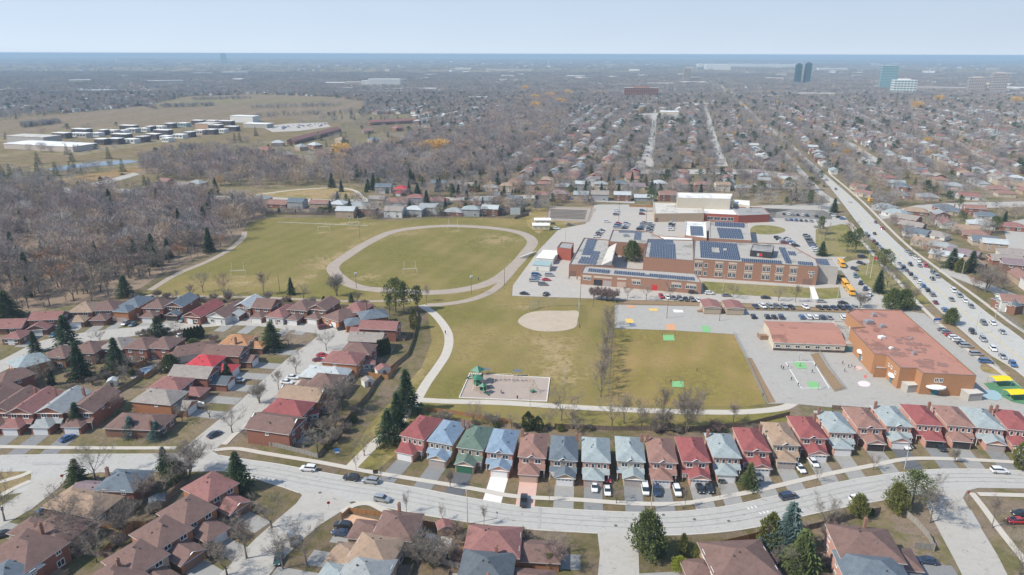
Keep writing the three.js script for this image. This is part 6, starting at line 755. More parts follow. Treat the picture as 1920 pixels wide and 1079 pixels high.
// rows of parked cars: start, end, count, heading, where
const rowColors = ['white','grey','black','silver','navy','white','black','red','white','blue','grey','silver','black','maroon'], rc = rng(4242);
function carRow(a, b, n, az, where, grp, gaps = 0) { for (let i = 0; i < n; i++) { if (rc() < gaps) continue; const t = n > 1 ? i / (n - 1) : 0, c = pick(rowColors, rc), k = pick(['sedan','suv','sedan','suv','van'], rc); car(lerp(a[0], b[0], t), lerp(a[1], b[1], t), az + rr(-2,2, rc), k, c, `${c} ${carWord[k]} parked in ${where}, ${ORD[i]} in its row`, grp); } }
carRow([228.6,-432],[218.5,-388],8,18,'the queue past the pine lawn','cars queued along the wide road'); carRow([214.5,-365],[202.6,-313],9,18,'the queue past the flagpole lawn','cars queued along the wide road'); carRow([197.8,-302],[196.1,-292],2,18,'the kerb lane above the school drive','cars along the wide road');
carRow([232.3,-390],[228.1,-370],4,198,'the kerb lane by the brown bungalow','cars on the house side of the wide road'); carRow([226.8,-361],[221.8,-342],4,198,'the kerb lane by the grey bungalow','cars on the house side of the wide road',0.2); carRow([216.7,-319],[211.4,-297],4,198,'the kerb lane below the big bare trees','cars on the house side of the wide road'); carRow([255,-481],[238.2,-412],5,198,'the kerb lane by the white bungalow','cars on the house side of the wide road',0.3);
carRow([203.4,-276],[207.5,-276],2,198,'the kerb lane above the smaller school lot','cars beside the smaller school'); carRow([192.2,-266],[191.6,-258],2,198,'the near lane beside the smaller school','cars beside the smaller school'); carRow([189.3,-248.5],[187.3,-234.3],3,198,'the lane at the smaller school exit','cars beside the smaller school'); carRow([204.8,-266],[204.7,-264],1,198,'the far lane above the verge','cars beside the smaller school');
carRow([181.3,-268],[180.4,-251],7,100,'the smaller school car park beside the verge','cars in the smaller school car park'); carRow([179.4,-243.4],[178.7,-236.6],2,96,'the smaller school exit bays','cars in the smaller school car park');
carRow([111.8,-296],[156.7,-294],15,170,'the upper row of the drive car park','upper row beside the classroom wing',0.2); carRow([106.4,-283],[145.6,-282],14,8,'the row behind the classroom wing','row behind the classroom wing',0.3); carRow([71.2,-309],[87.6,-304],7,175,'the bays below the shop block','cars below the shop block',0.1);
carRow([12.6,-343],[11.1,-333],4,96,'the cluster by the white cabins','cars by the white cabins'); carRow([19.5,-342],[15.5,-327],3,96,'the second cluster by the white cabins','cars by the white cabins');
carRow([58.6,-439],[53.2,-422],5,92,'the first upper lot column','cars in the upper school lot'); carRow([72.6,-458],[69.6,-447],3,92,'the second upper lot column','cars in the upper school lot'); carRow([78.1,-458],[74.5,-445],4,92,'the third upper lot column','cars in the upper school lot'); carRow([90.7,-461],[84.3,-442],5,92,'the fourth upper lot column','cars in the upper school lot'); carRow([94.8,-458],[89.2,-436],6,92,'the fifth upper lot column','cars in the upper school lot'); carRow([109.4,-460],[104.4,-441],5,92,'the sixth upper lot column','cars in the upper school lot');
carRow([77.3,-498],[74.8,-486],3,92,'the far lot beside the allotment','cars in the far lot'); carRow([96.2,-499],[93.9,-488],2,92,'the far lot by the cream annex','cars in the far lot');
carRow([167.3,-421],[167.2,-408],4,95,'the lot behind the rear wing','cars behind the rear wing'); carRow([172.9,-419],[171.3,-402],5,95,'the second lot column behind the rear wing','cars behind the rear wing'); carRow([187.7,-426],[179.2,-391],8,95,'the long column beside the pine','cars in the long column'); carRow([196.9,-489],[217.3,-482],8,10,'the top lot by the service road','cars in the top lot',0.15); carRow([188.7,-472],[207.4,-467],7,10,'the top lot second row','cars in the top lot',0.2); carRow([231.1,-488],[232.7,-474],4,95,'the lot beside the spruce','cars beside the spruce');
for (const [i, [x, z, az]] of [[200.2,-378,100],[193.2,-365,130],[184.5,-354,160],[179.3,-342,200],[176.3,-330,215],[174.2,-321,215]].entries()) car(x, z, az, i % 3 ? 'suv' : 'van',['navy','black','navy','teal','black','navy'][i], `dark vehicle waiting in the bus loop, ${ORD[i]} from its far end`, 'queue in the bus loop'); car(171.8,-312,215,'suv','white','white suv last in the bus loop queue'); car(168,-307,215,'van','white','white van leaving the bus loop');
// school buses
function bus(x, z, az, label) { const g = group('school_bus', x, 0.12, z, turnFor(az)); tag(g, label, 'bus','yellow school buses'); part(g, 'body', new MB().box(0,0.5,-0.8,2.4,2.3,8.4, false).box(0,0.5,4.2,2.2,1.1,1.7, false).geo(), CM.bus); part(g, 'roof', new MB().poly([-1.2,2.81,3.4],[1.2,2.81,3.4],[0.8,3.05,3.3],[-0.8,3.05,3.3]).poly([0.8,3.05,3.3],[0.8,3.05,-4.9],[-0.8,3.05,-4.9],[-0.8,3.05,3.3]).poly([1.2,2.81,3.4],[1.2,2.81,-5],[0.8,3.05,-4.9],[0.8,3.05,3.3]).poly([-1.2,2.81,-5],[-1.2,2.81,3.4],[-0.8,3.05,3.3],[-0.8,3.05,-4.9]).geo(), CM.bus); for (const s of [-1,1]) for (let i = 0; i < 8; i++) { const w = part(g, 'window', winGeo.get('bw') || winGeo.set('bw', new MB().box(0,0,0,0.04,0.65,0.8, false).geo()).get('bw'), CM.glass); w.position.set(s * 1.21,1.85,-4.4 + i * 0.98); } part(g, 'windscreen', new MB().box(0,1.75,3.42,2.1,0.85,0.05, false).geo(), CM.glass); for (const s of [-1,1]) { part(g, 'stripe', new MB().box(s * 1.21,1.25,-0.8,0.03,0.12,8.4, false).geo(), CM.plate); for (const zz of [-3,3.6]) { const t = part(g, 'wheel', wheelGeo(0.5)[0], CM.tyre); t.position.set(s * 1.08,0.5, zz); } } part(g, 'bumper', new MB().box(0,0.45,5.1,2.2,0.3,0.15, false).geo(), CM.plate); }
bus(181.1,-362,193,'school bus farthest along the grey end wall'); bus(170.2,-339,193,'school bus second along the grey end wall'); bus(166.9,-327,192,'school bus third along the grey end wall'); bus(164.6,-316,192,'school bus nearest the school drive');
for (let i = 0; i < 5; i++) { const [a, b] = [[588,-839],[609,-830]]; bus(lerp(a[0], b[0], i / 4), lerp(a[1], b[1], i / 4),94, `distant school bus in the far depot, ${ORD[i]} in line`); } bus(286,-536,85,'school bus on the cross street beyond the wide road');

// ---------- poles, lamps, signs ----------
function lampPole(x, z, h, az, label, mat = H.pole) { const g = group('street_lamp', x, 0, z, turnFor(az)); tag(g, label, 'street lamp'); part(g, 'pole', new MB().prism(0,0,0,0.13,0.08, h, 6).geo(), mat); part(g, 'arm', new MB().bar([0, h - 0.2,0],[0, h + 0.25,1.0],0.05).bar([0, h + 0.25,1.0],[0, h + 0.3,1.9],0.045).geo(), mat); part(g, 'lamp_head', new MB().box(0, h + 0.2,2.15,0.28,0.14,0.7, false).geo(), H.metal); }
for (const [x, z, h, az, l] of [[35.6,-147.9,9,180,'pale street lamp by the ninth house verge'],[110.2,-166.3,8,190,'pale street lamp by the seventeenth house verge'],[-10.8,-141.8,8,350,'pale street lamp below the middle of the curved street'],[210.9,-280,10,230,'tall road lamp across from the smaller school'],[212.9,-332,10,230,'tall road lamp beside the flagpole lawn'],[234.7,-342,10,230,'tall road lamp by the spruces across the road'],[241.5,-412,10,230,'tall road lamp by the white bungalow'],[254,-462,10,230,'tall road lamp by the cross street'],[241.6,-385,10,230,'tall road lamp by the brown bungalow'],[252,-396,9,230,'lamp in the street behind the brown bungalow'],[192,-264,9,50,'lamp on the verge of the smaller school'],[-304,-577,10,90,'road lamp beside the white roofed house'],[-325,-581,10,90,'road lamp on the left through road']]) lampPole(x, z, h, az, l);
function pole(x, z, h, label, mat = H.woodPole, r = 0.14) { const g = group('utility_pole', x, 0, z, 0.4); tag(g, label, 'pole'); part(g, 'pole', new MB().prism(0,0,0, r, r * 0.7, h, 6).geo(), mat); part(g, 'cap', new MB().prism(0, h, 0, r * 1.1, r * 0.4,0.3,6).geo(), mat); return g; }
function floodlight(x, z, h, label) { const g = pole(x, z, h, label, H.woodPole); g.name = numbered('floodlight_pole'); part(g, 'floodlight', new MB().box(0, h - 0.9,0.4,1.2,1.0,0.5, false).geo(), H.trim); part(g, 'cross_arm', new MB().box(0, h - 1.2,0,1.8,0.14,0.14, false).geo(), H.woodPole); }
floodlight(-19.6,-313,9.5,'floodlight pole on the near bend of the track'); floodlight(-77,-322,8,'floodlight pole at the left bend of the track'); pole(-94.8,-415,10,'thin pole between the two far fields'); pole(-113,-316,9,'thin pole behind the crescent path'); pole(-3.8,-327,9,'pole where the track meets the car park'); pole(-101.2,-469,10,'pole behind the far field by the hedge'); pole(-86.4,-474,10,'second pole behind the far field'); pole(32,-303,11,'pole at the diamond lot edge'); pole(68.1,-282,9,'lamp pole on the painted yard'); pole(90.4,-279,7,'lamp pole beside the portables'); pole(37.2,-296,8,'pole right of the diamond backstop'); pole(18.4,-217.2,8,'thin pole on the grass above the playground', H.pole, 0.09); pole(6,-200.7,7,'lamp pole on the path below the playground', H.pole, 0.09); pole(73.8,-466,12,'tall pole left of the upper lot'); pole(93.3,-468,12,'tall pole in the upper lot'); pole(115.6,-480,12,'tall pole by the cream annex'); pole(32.8,-410,9,'pole in the left car park', H.pole); pole(17.4,-404,9,'pole beside the bleachers'); pole(103.4,-319,8,'pole on the school front lawn', H.pole); pole(154.3,-307,8,'pole by the small entrance lawn', H.pole); pole(192.8,-418,9,'lamp pole in the pine car park', H.pole); pole(0.1,-164.5,3,'post beside the row pavement', H.pole, 0.06);
for (const [x, z, l] of [[186.5,-345,'left flagpole of the school lawn'],[185.5,-339,'right flagpole of the school lawn']]) { const g = group('flagpole', x, 0, z); tag(g, l, 'flagpole'); part(g, 'pole', new MB().prism(0,0,0,0.09,0.05,12,6).geo(), H.trim); part(g, 'finial', new THREE.SphereGeometry(0.12,8,6).translate(0,12.05,0), H.metal); if (/right/.test(l)) { const f = new MB(); for (let i = 0; i < 6; i++) { const a = i / 6 * 2.4, b = (i + 1) / 6 * 2.4, w = t => 0.14 * Math.sin(t * 4); f.poly([a, 10.5 - a * 0.1, w(a)],[b, 10.5 - b * 0.1, w(b)],[b, 11.8 - b * 0.1, w(b)],[a, 11.8 - a * 0.1, w(a)]); } part(g, 'flag', f.geo(), std({ color: rgb(0.55,0.08,0.08), side: THREE.DoubleSide })); } }
for (const [x, z, w, h, c, l, post] of [[-50.1,-171.8,1.5,1.5,[0.02,0.16,0.45],'blue park sign beside the path',1.1],[183.2,-276,3.2,1.5,[0.02,0.09,0.32],'blue and white school sign by the car park',1.2],[-37.5,-163.1,1.4,1.2,[0.08,0.06,0.05],'dark community mailbox by the pavement',0.3],[2.1,-472,7,5,[0.5,0.55,0.55],'large scoreboard at the end of the track',3.4]]) { const g = group('sign', x, 0, z, 0.1); tag(g, l, 'sign'); part(g, 'board', new MB().box(0, post, 0, w, h, 0.15, false).geo(), std({ color: rgb(...c), roughness: 0.5 })); for (const s of [-1,1]) part(g, 'post', new MB().prism(s * w * 0.35,0,0,0.07,0.07, post, 5).geo(), H.woodPole); if (/blue/.test(l)) part(g, 'white_panel', new MB().box(0, post + 0.1,0.09, w * 0.8, h * 0.32,0.03, false).geo(), H.trim); }
for (const [x, z, l] of [[118.9,-152.2,'stop sign on the right street corner'],[-46.3,-147.1,'stop sign on the bottom street corner'],[-120.8,-158.5,'stop sign on the left street corner']]) { const g = group('stop_sign', x, 0, z, 0.3); tag(g, l, 'sign'); part(g, 'post', new MB().prism(0,0,0,0.05,0.05,2.5,5).geo(), H.metal); const o = new THREE.CylinderGeometry(0.42,0.42,0.05,8); o.rotateX(Math.PI / 2); o.translate(0,2.4,0.05); part(g, 'plate', o, std({ color: rgb(0.5,0.03,0.03) })); }
// wheelie bins
const binGeo = new MB().box(0,0.05,0,0.58,0.95,0.66).box(0,1.0,0.02,0.62,0.08,0.74, false).geo(), binBlue = std({ color: rgb(0.05,0.12,0.26) }), binGreen = std({ color: rgb(0.02,0.22,0.08) });
for (const [x, z, c, l] of [[12.8,-161,'g','green bin by the sixth garage'],[13.7,-161.3,'b','blue bin by the sixth garage'],[20.3,-160.3,'b','blue bin by the seventh garage'],[21.3,-160.3,'g','green bin by the seventh garage'],[48.4,-161.2,'b','blue bin by the tenth garage'],[51.5,-161,'g','green bin by the tenth garage'],[86.7,-174.1,'b','blue bin by the fourteenth garage'],[95.2,-174.7,'b','dark bin on the fifteenth driveway'],[114.2,-182.1,'g','green bin by the seventeenth garage'],[114.8,-181.5,'b','blue bin by the seventeenth garage'],[148.2,-178.1,'g','green bin near the right end of the row'],[-91.1,-145.7,'b','blue bin in the dark backyard'],[-100.4,-139.5,'b','blue bin by the new wooden fence'],[-24.3,-175,'g','green bin by the second house'],[64.4,-166.1,'b','blue bin by the eleventh garage']]) { const g = group('wheeled_bin', x, 0.1, z, rr(0,1)); tag(g, l, 'bin'); part(g, 'body', binGeo, c === 'g' ? binGreen : binBlue); part(g, 'lid', new MB().box(0,1.08,0.02,0.6,0.05,0.72, false).geo(), c === 'g' ? binGreen : binBlue); }

// ---------- fences ----------
function fence(pts, h, mat, label, step = 2.4, mesh = false) { // boarded panels between posts
  const g = group(mesh ? 'chain_link_fence' : 'wooden_fence'); tag(g, label, 'fence');
  const line = []; for (let i = 0; i + 1 < pts.length; i++) { const [a, b] = [pts[i], pts[i + 1]], n = Math.max(1, Math.round(Math.hypot(b[0] - a[0], b[1] - a[1]) / step)); for (let k = 0; k < n; k++) line.push([lerp(a[0], b[0], k / n), lerp(a[1], b[1], k / n)]); } line.push(pts[pts.length - 1]);
  const postG = new MB().box(0,0,0, mesh ? 0.07 : 0.12, h + (mesh ? 0.05 : 0.12), mesh ? 0.07 : 0.12).geo(), cache = new Map();
  line.forEach((p, i) => { const m = part(g, 'post', postG, mesh ? H.metal : mat); m.position.set(p[0],0, p[1]); if (i + 1 === line.length) return; const q = line[i + 1], l = Math.hypot(q[0] - p[0], q[1] - p[1]), key = l.toFixed(1); if (!cache.has(key)) { const b = new MB(); if (mesh) { b.box(0, h - 0.05,0, l, 0.05,0.05, false).box(0,0.05,0, l, 0.04,0.04, false); for (let k = 0; k <= 12; k++) { const x = (k / 12 - 0.5) * l; b.bar([x, 0.05,0],[x + l / 12, h, 0],0.012,3).bar([x, 0.05,0],[x - l / 12, h, 0],0.012,3); } } else { const n = Math.max(3, Math.round(l / 0.5)); for (let k = 0; k < n; k++) b.box(((k + 0.5) / n - 0.5) * l, 0.06, (k % 2) * 0.025, l / n - 0.02, h - 0.1 - (k % 3) * 0.015,0.03, false); b.box(0, h * 0.8,-0.05, l, 0.09,0.05, false); } cache.set(key, b.geo()); } const s = part(g, 'panel', cache.get(key), mat); s.position.set((p[0] + q[0]) / 2,0, (p[1] + q[1]) / 2); s.rotation.y = Math.atan2(-(q[1] - p[1]), q[0] - p[0]); });
  return g;
}
fence([[47.7,-130.8],[48.5,-133.6],[56.2,-136],[63.4,-138.5]],1.9, H.cedar, 'orange cedar fence behind the broad brown roof'); fence([[69.4,-139],[79.1,-142],[86.4,-144.7],[93.5,-146.8]],1.8, H.oldWood, 'weathered fence above the pink brick house'); fence([[99.2,-146.2],[100,-142.1],[100.1,-137.1],[98.9,-132.5]],1.8, H.greyWood, 'grey board fence curving round the corner yard'); fence([[94.9,-133.4],[99.2,-133]],1.8, H.greyWood, 'short grey fence beside the big brown house drive'); fence([[-23.5,-141.6],[-18.1,-140.2],[-13.8,-138.6],[-13.6,-136.3]],1.8, H.cedar, 'orange cedar fence round the pool yard'); fence([[-42.3,-143.6],[-41,-146.3],[-31.9,-144.6]],1.6, H.cedar, 'low cedar fence round the straw coloured corner yard'); fence([[-22,-130.2],[-17.5,-128.5],[-11.8,-126.3]],1.7, H.greyWood, 'grey fence below the pool yard');
fence([[-77.6,-178.8],[-68.9,-176.5],[-61.8,-173.7],[-55.5,-170.9]],1.6, H.greyWood, 'grey board fence of the corner brick house'); fence([[-55.5,-170.9],[-53.6,-181],[-51.2,-195.5],[-48.6,-208.1],[-47.7,-218.1]],1.7, H.oldWood, 'dark backyard fence down the grass strip'); fence([[-47.7,-218.1],[-43.4,-232],[-39.9,-241.5],[-39.8,-256],[-40.9,-280],[-44.1,-293]],1.6, H.oldWood, 'backyard fence above the winding footpath'); fence([[-51.7,-223.9],[-44,-221.4],[-42.3,-231.1]],1.8, H.cedar, 'orange fence behind the pale low roof'); fence([[-101.5,-140.3],[-94.2,-139.9],[-92.4,-140.3],[-89.2,-140.3]],1.9, H.cedar, 'new orange fence in the left backyards'); fence([[-92.2,-139.9],[-93.1,-135.4],[-94.4,-129.9]],1.9, H.cedar, 'new orange fence running down the left backyards'); fence([[-106.3,-132.2],[-95.6,-129.9],[-89.6,-129.1]],1.8, H.oldWood, 'brown fence near the bottom left roofs'); fence([[-88.1,-160.3],[-88.7,-153.2],[-88.9,-146.5]],1.9, H.oldWood, 'tall dark fence beside the reddish hip roof'); fence([[-138.2,-226.1],[-137,-235.2],[-137.5,-242.4]],1.9, H.cedar, 'left cedar fence of the covered pool yard'); fence([[-130.4,-220.9],[-129.7,-230.6],[-130.6,-240]],1.9, H.cedar, 'right cedar fence of the covered pool yard'); fence([[-134.9,-209.6],[-132.8,-217.6],[-132.2,-223.9]],1.7, H.oldWood, 'fence behind the shed in the left yards'); fence([[-129,-301],[-98.2,-297],[-65.4,-293]],1.5, H.oldWood, 'back fence of the crescent houses'); fence([[-167.8,-304],[-129,-301]],1.5, H.oldWood, 'back fence along the woodland path');
fence([[-27.6,-198.4],[-20.5,-197],[-10.1,-193.6],[0.1,-190.7]],1.6, H.cedar, 'back fence of the left row houses'); fence([[13.4,-188.2],[31.4,-186.7],[56.1,-186.8],[73.4,-189.4],[89.3,-196.2]],1.6, H.oldWood, 'back fence of the middle row houses'); fence([[104.9,-200.5],[127.5,-197.1],[150.1,-194.8],[162.1,-192.5]],1.6, H.oldWood, 'back fence below the brick school'); fence([[31.9,-204.5],[40.4,-257],[47.9,-300]],1.8, H.metal, 'chain link fence between park and worn field',3, true); fence([[92,-264],[89.9,-243.8],[87.1,-223],[84.7,-204.4]],1.5, H.metal, 'chain link fence on the right of the worn field',3, true); fence([[116.3,-245.5],[119.9,-246],[117.4,-232.1],[115.7,-214.5],[111.4,-212.9]],1.3, H.metal, 'low fence round the earth strip',3, true); fence([[12.1,-485],[3.6,-475],[1.7,-472]],2, H.oldWood, 'dark fence at the end of the track'); fence([[-177,-486],[-130.1,-484],[-81.3,-477],[-23.1,-485],[9.5,-489]],1.8, H.oldWood, 'long back fence behind the far fields',3); fence([[27.2,-511],[59.8,-507],[52.3,-466],[23.7,-470],[27.2,-511]],1.5, H.metal, 'wire fence round the allotment plot',3, true); fence([[219.5,-291],[213.9,-266],[209.3,-242.1]],1.9, H.metal, 'dark fence on the house side of the wide road',3, true); fence([[89.1,-515],[108.7,-512],[106.5,-497]],1.9, H.cedar, 'cedar fence behind the far lot',3);

// ---------- sports gear and playground ----------
const pipe = std({ color: rgb(0.62,0.61,0.58), roughness: 0.45 });
function goal(x, z, az, w, h, up, label) { const g = group('goal_posts', x, 0, z, turnFor(az)); tag(g, label, 'goal'); for (const s of [-1,1]) part(g, 'post', new MB().bar([s * w / 2,0,0],[s * w / 2, h, 0],0.06).geo(), pipe); part(g, 'crossbar', new MB().bar([-w / 2, h, 0],[w / 2, h, 0],0.06).geo(), pipe); if (up) for (const s of [-1,1]) part(g, 'upright', new MB().bar([s * w * 0.4, h, -1],[s * w * 0.4, h + up, -1],0.07).geo(), pipe); part(g, 'back_bar', new MB().bar([-w / 2, h, 0],[-w / 2, h, -1],0.06).bar([w / 2, h, 0],[w / 2, h, -1],0.06).bar([-w / 2, h, -1],[w / 2, h, -1],0.06).bar([-w / 2, h, -1],[-w / 2,0,-2.2],0.05).bar([w / 2, h, -1],[w / 2,0,-2.2],0.05).geo(), pipe); }
goal(-53.8,-346,170,7.3,2.6,4,'white goal posts inside the near end of the track'); goal(-143.1,-342,170,7.3,2.6,4.5,'white goal posts at the left of the far field'); goal(-123.3,-438,170,7.3,2.6,0,'white goal at the top of the far field'); goal(-38.9,-443,170,7.3,2.6,4,'white goal posts at the far end of the track'); goal(-106.7,-452,170,7,2.4,4,'second white goal on the far field');
{ const g = group('backstop'); tag(g, 'tall wire backstop behind the ball diamond','backstop'); const line = [[7.7,-291],[12.2,-295],[19.7,-297],[30.7,-297],[30,-287],[28.5,-273]], b = 4.5; for (let i = 0; i < line.length; i++) { const p = part(g, 'post', new MB().prism(0,0,0,0.07,0.07, b, 5).geo(), H.metal); p.position.set(line[i][0],0, line[i][1]); if (i + 1 < line.length) { const w = new MB(),[a, c] = [line[i], line[i + 1]]; for (let k = 0; k <= 24; k++) { const t = k / 24, u = Math.min(1, t + 0.08), v = Math.max(0, t - 0.08); w.bar([lerp(a[0], c[0], t),0, lerp(a[1], c[1], t)],[lerp(a[0], c[0], u), b, lerp(a[1], c[1], u)],0.018,3).bar([lerp(a[0], c[0], t),0, lerp(a[1], c[1], t)],[lerp(a[0], c[0], v), b, lerp(a[1], c[1], v)],0.018,3); } part(g, 'wire_panel', w.geo(), H.metal); } }
  const k = group('player_bench',29.2,-273); for (const [x, z] of [[28.5,-273]]) { k.position.set(x, 0, z); part(k, 'seat', new MB().box(0,0.42,0,0.5,0.06,4, false).geo(), H.deck); for (const s of [-1.6,1.6]) part(k, 'leg', new MB().box(0,0, s, 0.4,0.42,0.1).geo(), H.metal); tag(k, 'wooden bench beside the ball diamond','bench'); } }
{ // metal bleachers beside the track
  for (const [x, z] of [[9.2,-380]]) { const g = group('bleachers', x, 0, z, -0.62); tag(g, 'silver metal bleachers between track and car park','bleachers'); for (let i = 0; i < 5; i++) { part(g, 'bench_plank', new MB().box(-1.6 + i * 0.75,0.45 + i * 0.32,0,0.34,0.06,13, false).geo(), B.whiteWall); part(g, 'foot_plank', new MB().box(-1.25 + i * 0.75,0.12 + i * 0.32,0,0.34,0.05,13, false).geo(), H.metal); } for (let k = -3; k <= 3; k++) part(g, 'frame', new MB().bar([-1.8,0, k * 2],[1.7,1.7, k * 2],0.05).bar([1.5,0, k * 2],[1.5,1.65, k * 2],0.05).geo(), H.metal); } }
// playground
const pg = std({ color: rgb(0.035,0.17,0.105), roughness: 0.5 }), pt = std({ color: rgb(0.62,0.50,0.32), roughness: 0.6 }), pw = std({ color: rgb(0.66,0.64,0.6) });
function climber(x, z, turn, s, label) { const g = group('play_tower', x, 0, z, turn); g.scale.setScalar(s); tag(g, label, 'play tower', null); for (const [a, b] of [[-1,-1],[1,-1],[1,1],[-1,1]]) part(g, 'post', new MB().prism(a, 0, b, 0.09,0.09,3.8,5).geo(), pt); part(g, 'platform', new MB().box(0,1.6,0,2.1,0.12,2.1, false).geo(), pg); part(g, 'roof', new MB().poly([-1.4,3.7,1.4],[1.4,3.7,1.4],[0,4.9,0]).poly([1.4,3.7,1.4],[1.4,3.7,-1.4],[0,4.9,0]).poly([1.4,3.7,-1.4],[-1.4,3.7,-1.4],[0,4.9,0]).poly([-1.4,3.7,-1.4],[-1.4,3.7,1.4],[0,4.9,0]).geo(), pg); part(g, 'guard_panel', new MB().box(0,1.7,-1,1.8,0.9,0.06, false).box(-1,1.7,0,0.06,0.9,1.8, false).geo(), pg); const sl = new MB(), pts = []; for (let i = 0; i <= 10; i++) { const t = i / 10; pts.push([1.1 + 2.6 * t, 1.65 * Math.pow(1 - t, 1.3) + 0.25,0.8 * Math.sin(t * 3)]); } for (let i = 0; i < 10; i++) { const [a, b] = [pts[i], pts[i + 1]]; sl.poly([a[0], a[1], a[2] + 0.35],[b[0], b[1], b[2] + 0.35],[b[0], b[1], b[2] - 0.35],[a[0], a[1], a[2] - 0.35]); for (const s2 of [-0.35,0.35]) sl.poly([a[0], a[1], a[2] + s2],[b[0], b[1], b[2] + s2],[b[0], b[1] + 0.25, b[2] + s2],[a[0], a[1] + 0.25, a[2] + s2]); } part(g, 'slide', sl.geo(), pg); const ld = new MB(); for (let i = 0; i < 6; i++) ld.bar([-1.2 - i * 0.12,1.5 - i * 0.28,-0.5],[-1.2 - i * 0.12,1.5 - i * 0.28,0.5],0.04); part(g, 'ladder', ld.geo(), pt); return g; }
climber(-11.7,-214.2,0.4,1.15,'green roofed play tower with a curving slide nearest the path'); climber(-12,-219.1,2.6,1.35,'taller green roofed play tower behind the first'); climber(-9.8,-211.1,-0.6,0.8,'low green climber with slide beside the towers');
function swings(x, z, turn, n, label) { const g = group('swing_set', x, 0, z, turn); tag(g, label, 'swings'); part(g, 'frame', (() => { const b = new MB(), L = n * 1.5; b.bar([-L, 2.8,0],[L, 2.8,0],0.07); for (let i = 0; i <= n; i++) { const X = -L + i * 2 * L / n; b.bar([X, 0,-1.1],[X, 2.8,0],0.06).bar([X, 0,1.1],[X, 2.8,0],0.06); } return b.geo(); })(), pt); for (let i = 0; i < n * 2; i++) { const X = -n * 1.5 + 0.75 + i * 1.5; part(g, 'swing_seat', new MB().box(X, 0.5,0,0.5,0.05,0.25, false).bar([X - 0.22,0.5,0],[X - 0.22,2.8,0],0.015,3).bar([X + 0.22,0.5,0],[X + 0.22,2.8,0],0.015,3).geo(), CM.tyre); } }
swings(-4.6,-220.4,0.05,3,'tan swing set across the back of the playground'); swings(2.9,-220,0.05,2,'second tan swing set on the playground');
{ for (const [x, z] of [[7.2,-211.9]]) { const g = group('rope_climber', x, 0, z, 0.3); tag(g, 'green and cream pyramid climber at the right of the playground','climber'); part(g, 'mast', new MB().prism(0,0,0,0.12,0.1,5.2,6).geo(), pt); for (let i = 0; i < 6; i++) { const a = i * Math.PI / 3; part(g, 'rope', new MB().bar([0,5,0],[Math.cos(a) * 2.6,0.1, Math.sin(a) * 2.6],0.035,3).geo(), pt); } for (let k = 1; k < 4; k++) { const b = new MB(), R = 2.6 * (1 - k / 4.4); for (let i = 0; i < 6; i++) { const a = i * Math.PI / 3, c = (i + 1) * Math.PI / 3, y = 5 * k / 4.4; b.bar([Math.cos(a) * R, y, Math.sin(a) * R],[Math.cos(c) * R, y, Math.sin(c) * R],0.035,3); } part(g, 'rope_ring', b.geo(), pg); } part(g, 'seat_ring', new MB().box(0,0.4,0,1.4,0.4,1.4).geo(), pg); } 
  for (const [x, z] of [[-3.6,-211.1]]) { const g = group('spring_rider', x, 0, z); tag(g, 'small green spring rider on the playground chips','play equipment'); part(g, 'spring', new MB().prism(0,0,0,0.14,0.1,0.5,6).geo(), H.metal); part(g, 'body', new MB().box(0,0.5,0,0.35,0.5,1.2, false).box(0,1,0.3,0.25,0.35,0.2, false).geo(), pg); }
  const bd = group('playground_border'); tag(bd, 'pale timber border round the playground','border'); for (let i = 0; i < 4; i++) { const a = playPoly[i], b = playPoly[(i + 1) % 4], l = Math.hypot(b[0] - a[0], b[1] - a[1]), m = part(bd, 'beam', new MB().box(0,0,0, l + 0.3,0.3,0.3).geo(), pw); m.position.set((a[0] + b[0]) / 2,0.02 + i * 0.004, (a[1] + b[1]) / 2); m.rotation.y = Math.atan2(-(b[1] - a[1]), b[0] - a[0]); }
  for (const [x, z, l] of [[-9.6,-225.5,'blue grey picnic shelter roof behind the playground'],[2,-224.3,'small blue grey bench shelter behind the playground']]) { const g = group('bench_shelter', x, 0, z); tag(g, l, 'shelter'); part(g, 'roof', new MB().poly([-1.6,2.2,1],[1.6,2.2,1],[1.6,2.7,0],[-1.6,2.7,0]).poly([1.6,2.2,-1],[-1.6,2.2,-1],[-1.6,2.7,0],[1.6,2.7,0]).geo(), RM.slate); for (const s of [-1.3,1.3]) part(g, 'post', new MB().prism(s, 0,0,0.08,0.08,2.6,5).geo(), H.metal); part(g, 'bench', new MB().box(0,0.42,0,2.4,0.08,0.5, false).geo(), H.deck); } }
// small soccer goals of the worn field and basketball hoops
for (const [x, z, az, l] of [[57.2,-220.3,5,'small dark goal at the near end of the worn field'],[64.7,-262,185,'small dark goal at the far end of the worn field']]) { const g = group('small_goal', x, 0, z, turnFor(az)); tag(g, l, 'goal'); for (const s of [-1,1]) part(g, 'post', new MB().bar([s * 2.6,0,0],[s * 2.6,2,0],0.07).bar([s * 2.6,2,0],[s * 2.6,0,-1.4],0.05).geo(), H.woodPole); part(g, 'crossbar', new MB().bar([-2.6,2,0],[2.6,2,0],0.07).geo(), H.woodPole); }
for (const [x, z, az, l] of [[108.9,-238.1,180,'basketball hoop at the far end of the court'],[106,-214.1,0,'basketball hoop at the near end of the court']]) { const g = group('basketball_hoop', x, 0, z, turnFor(az)); tag(g, l, 'hoop'); part(g, 'post', new MB().prism(0,0,0,0.09,0.08,3.2,6).geo(), H.metal); part(g, 'backboard', new MB().box(0,2.8,0.6,1.8,1.1,0.06, false).geo(), H.trim); part(g, 'rim', new THREE.TorusGeometry(0.23,0.02,5,12).rotateX(Math.PI / 2).translate(0,3.05,0.9), B.redDoor); }

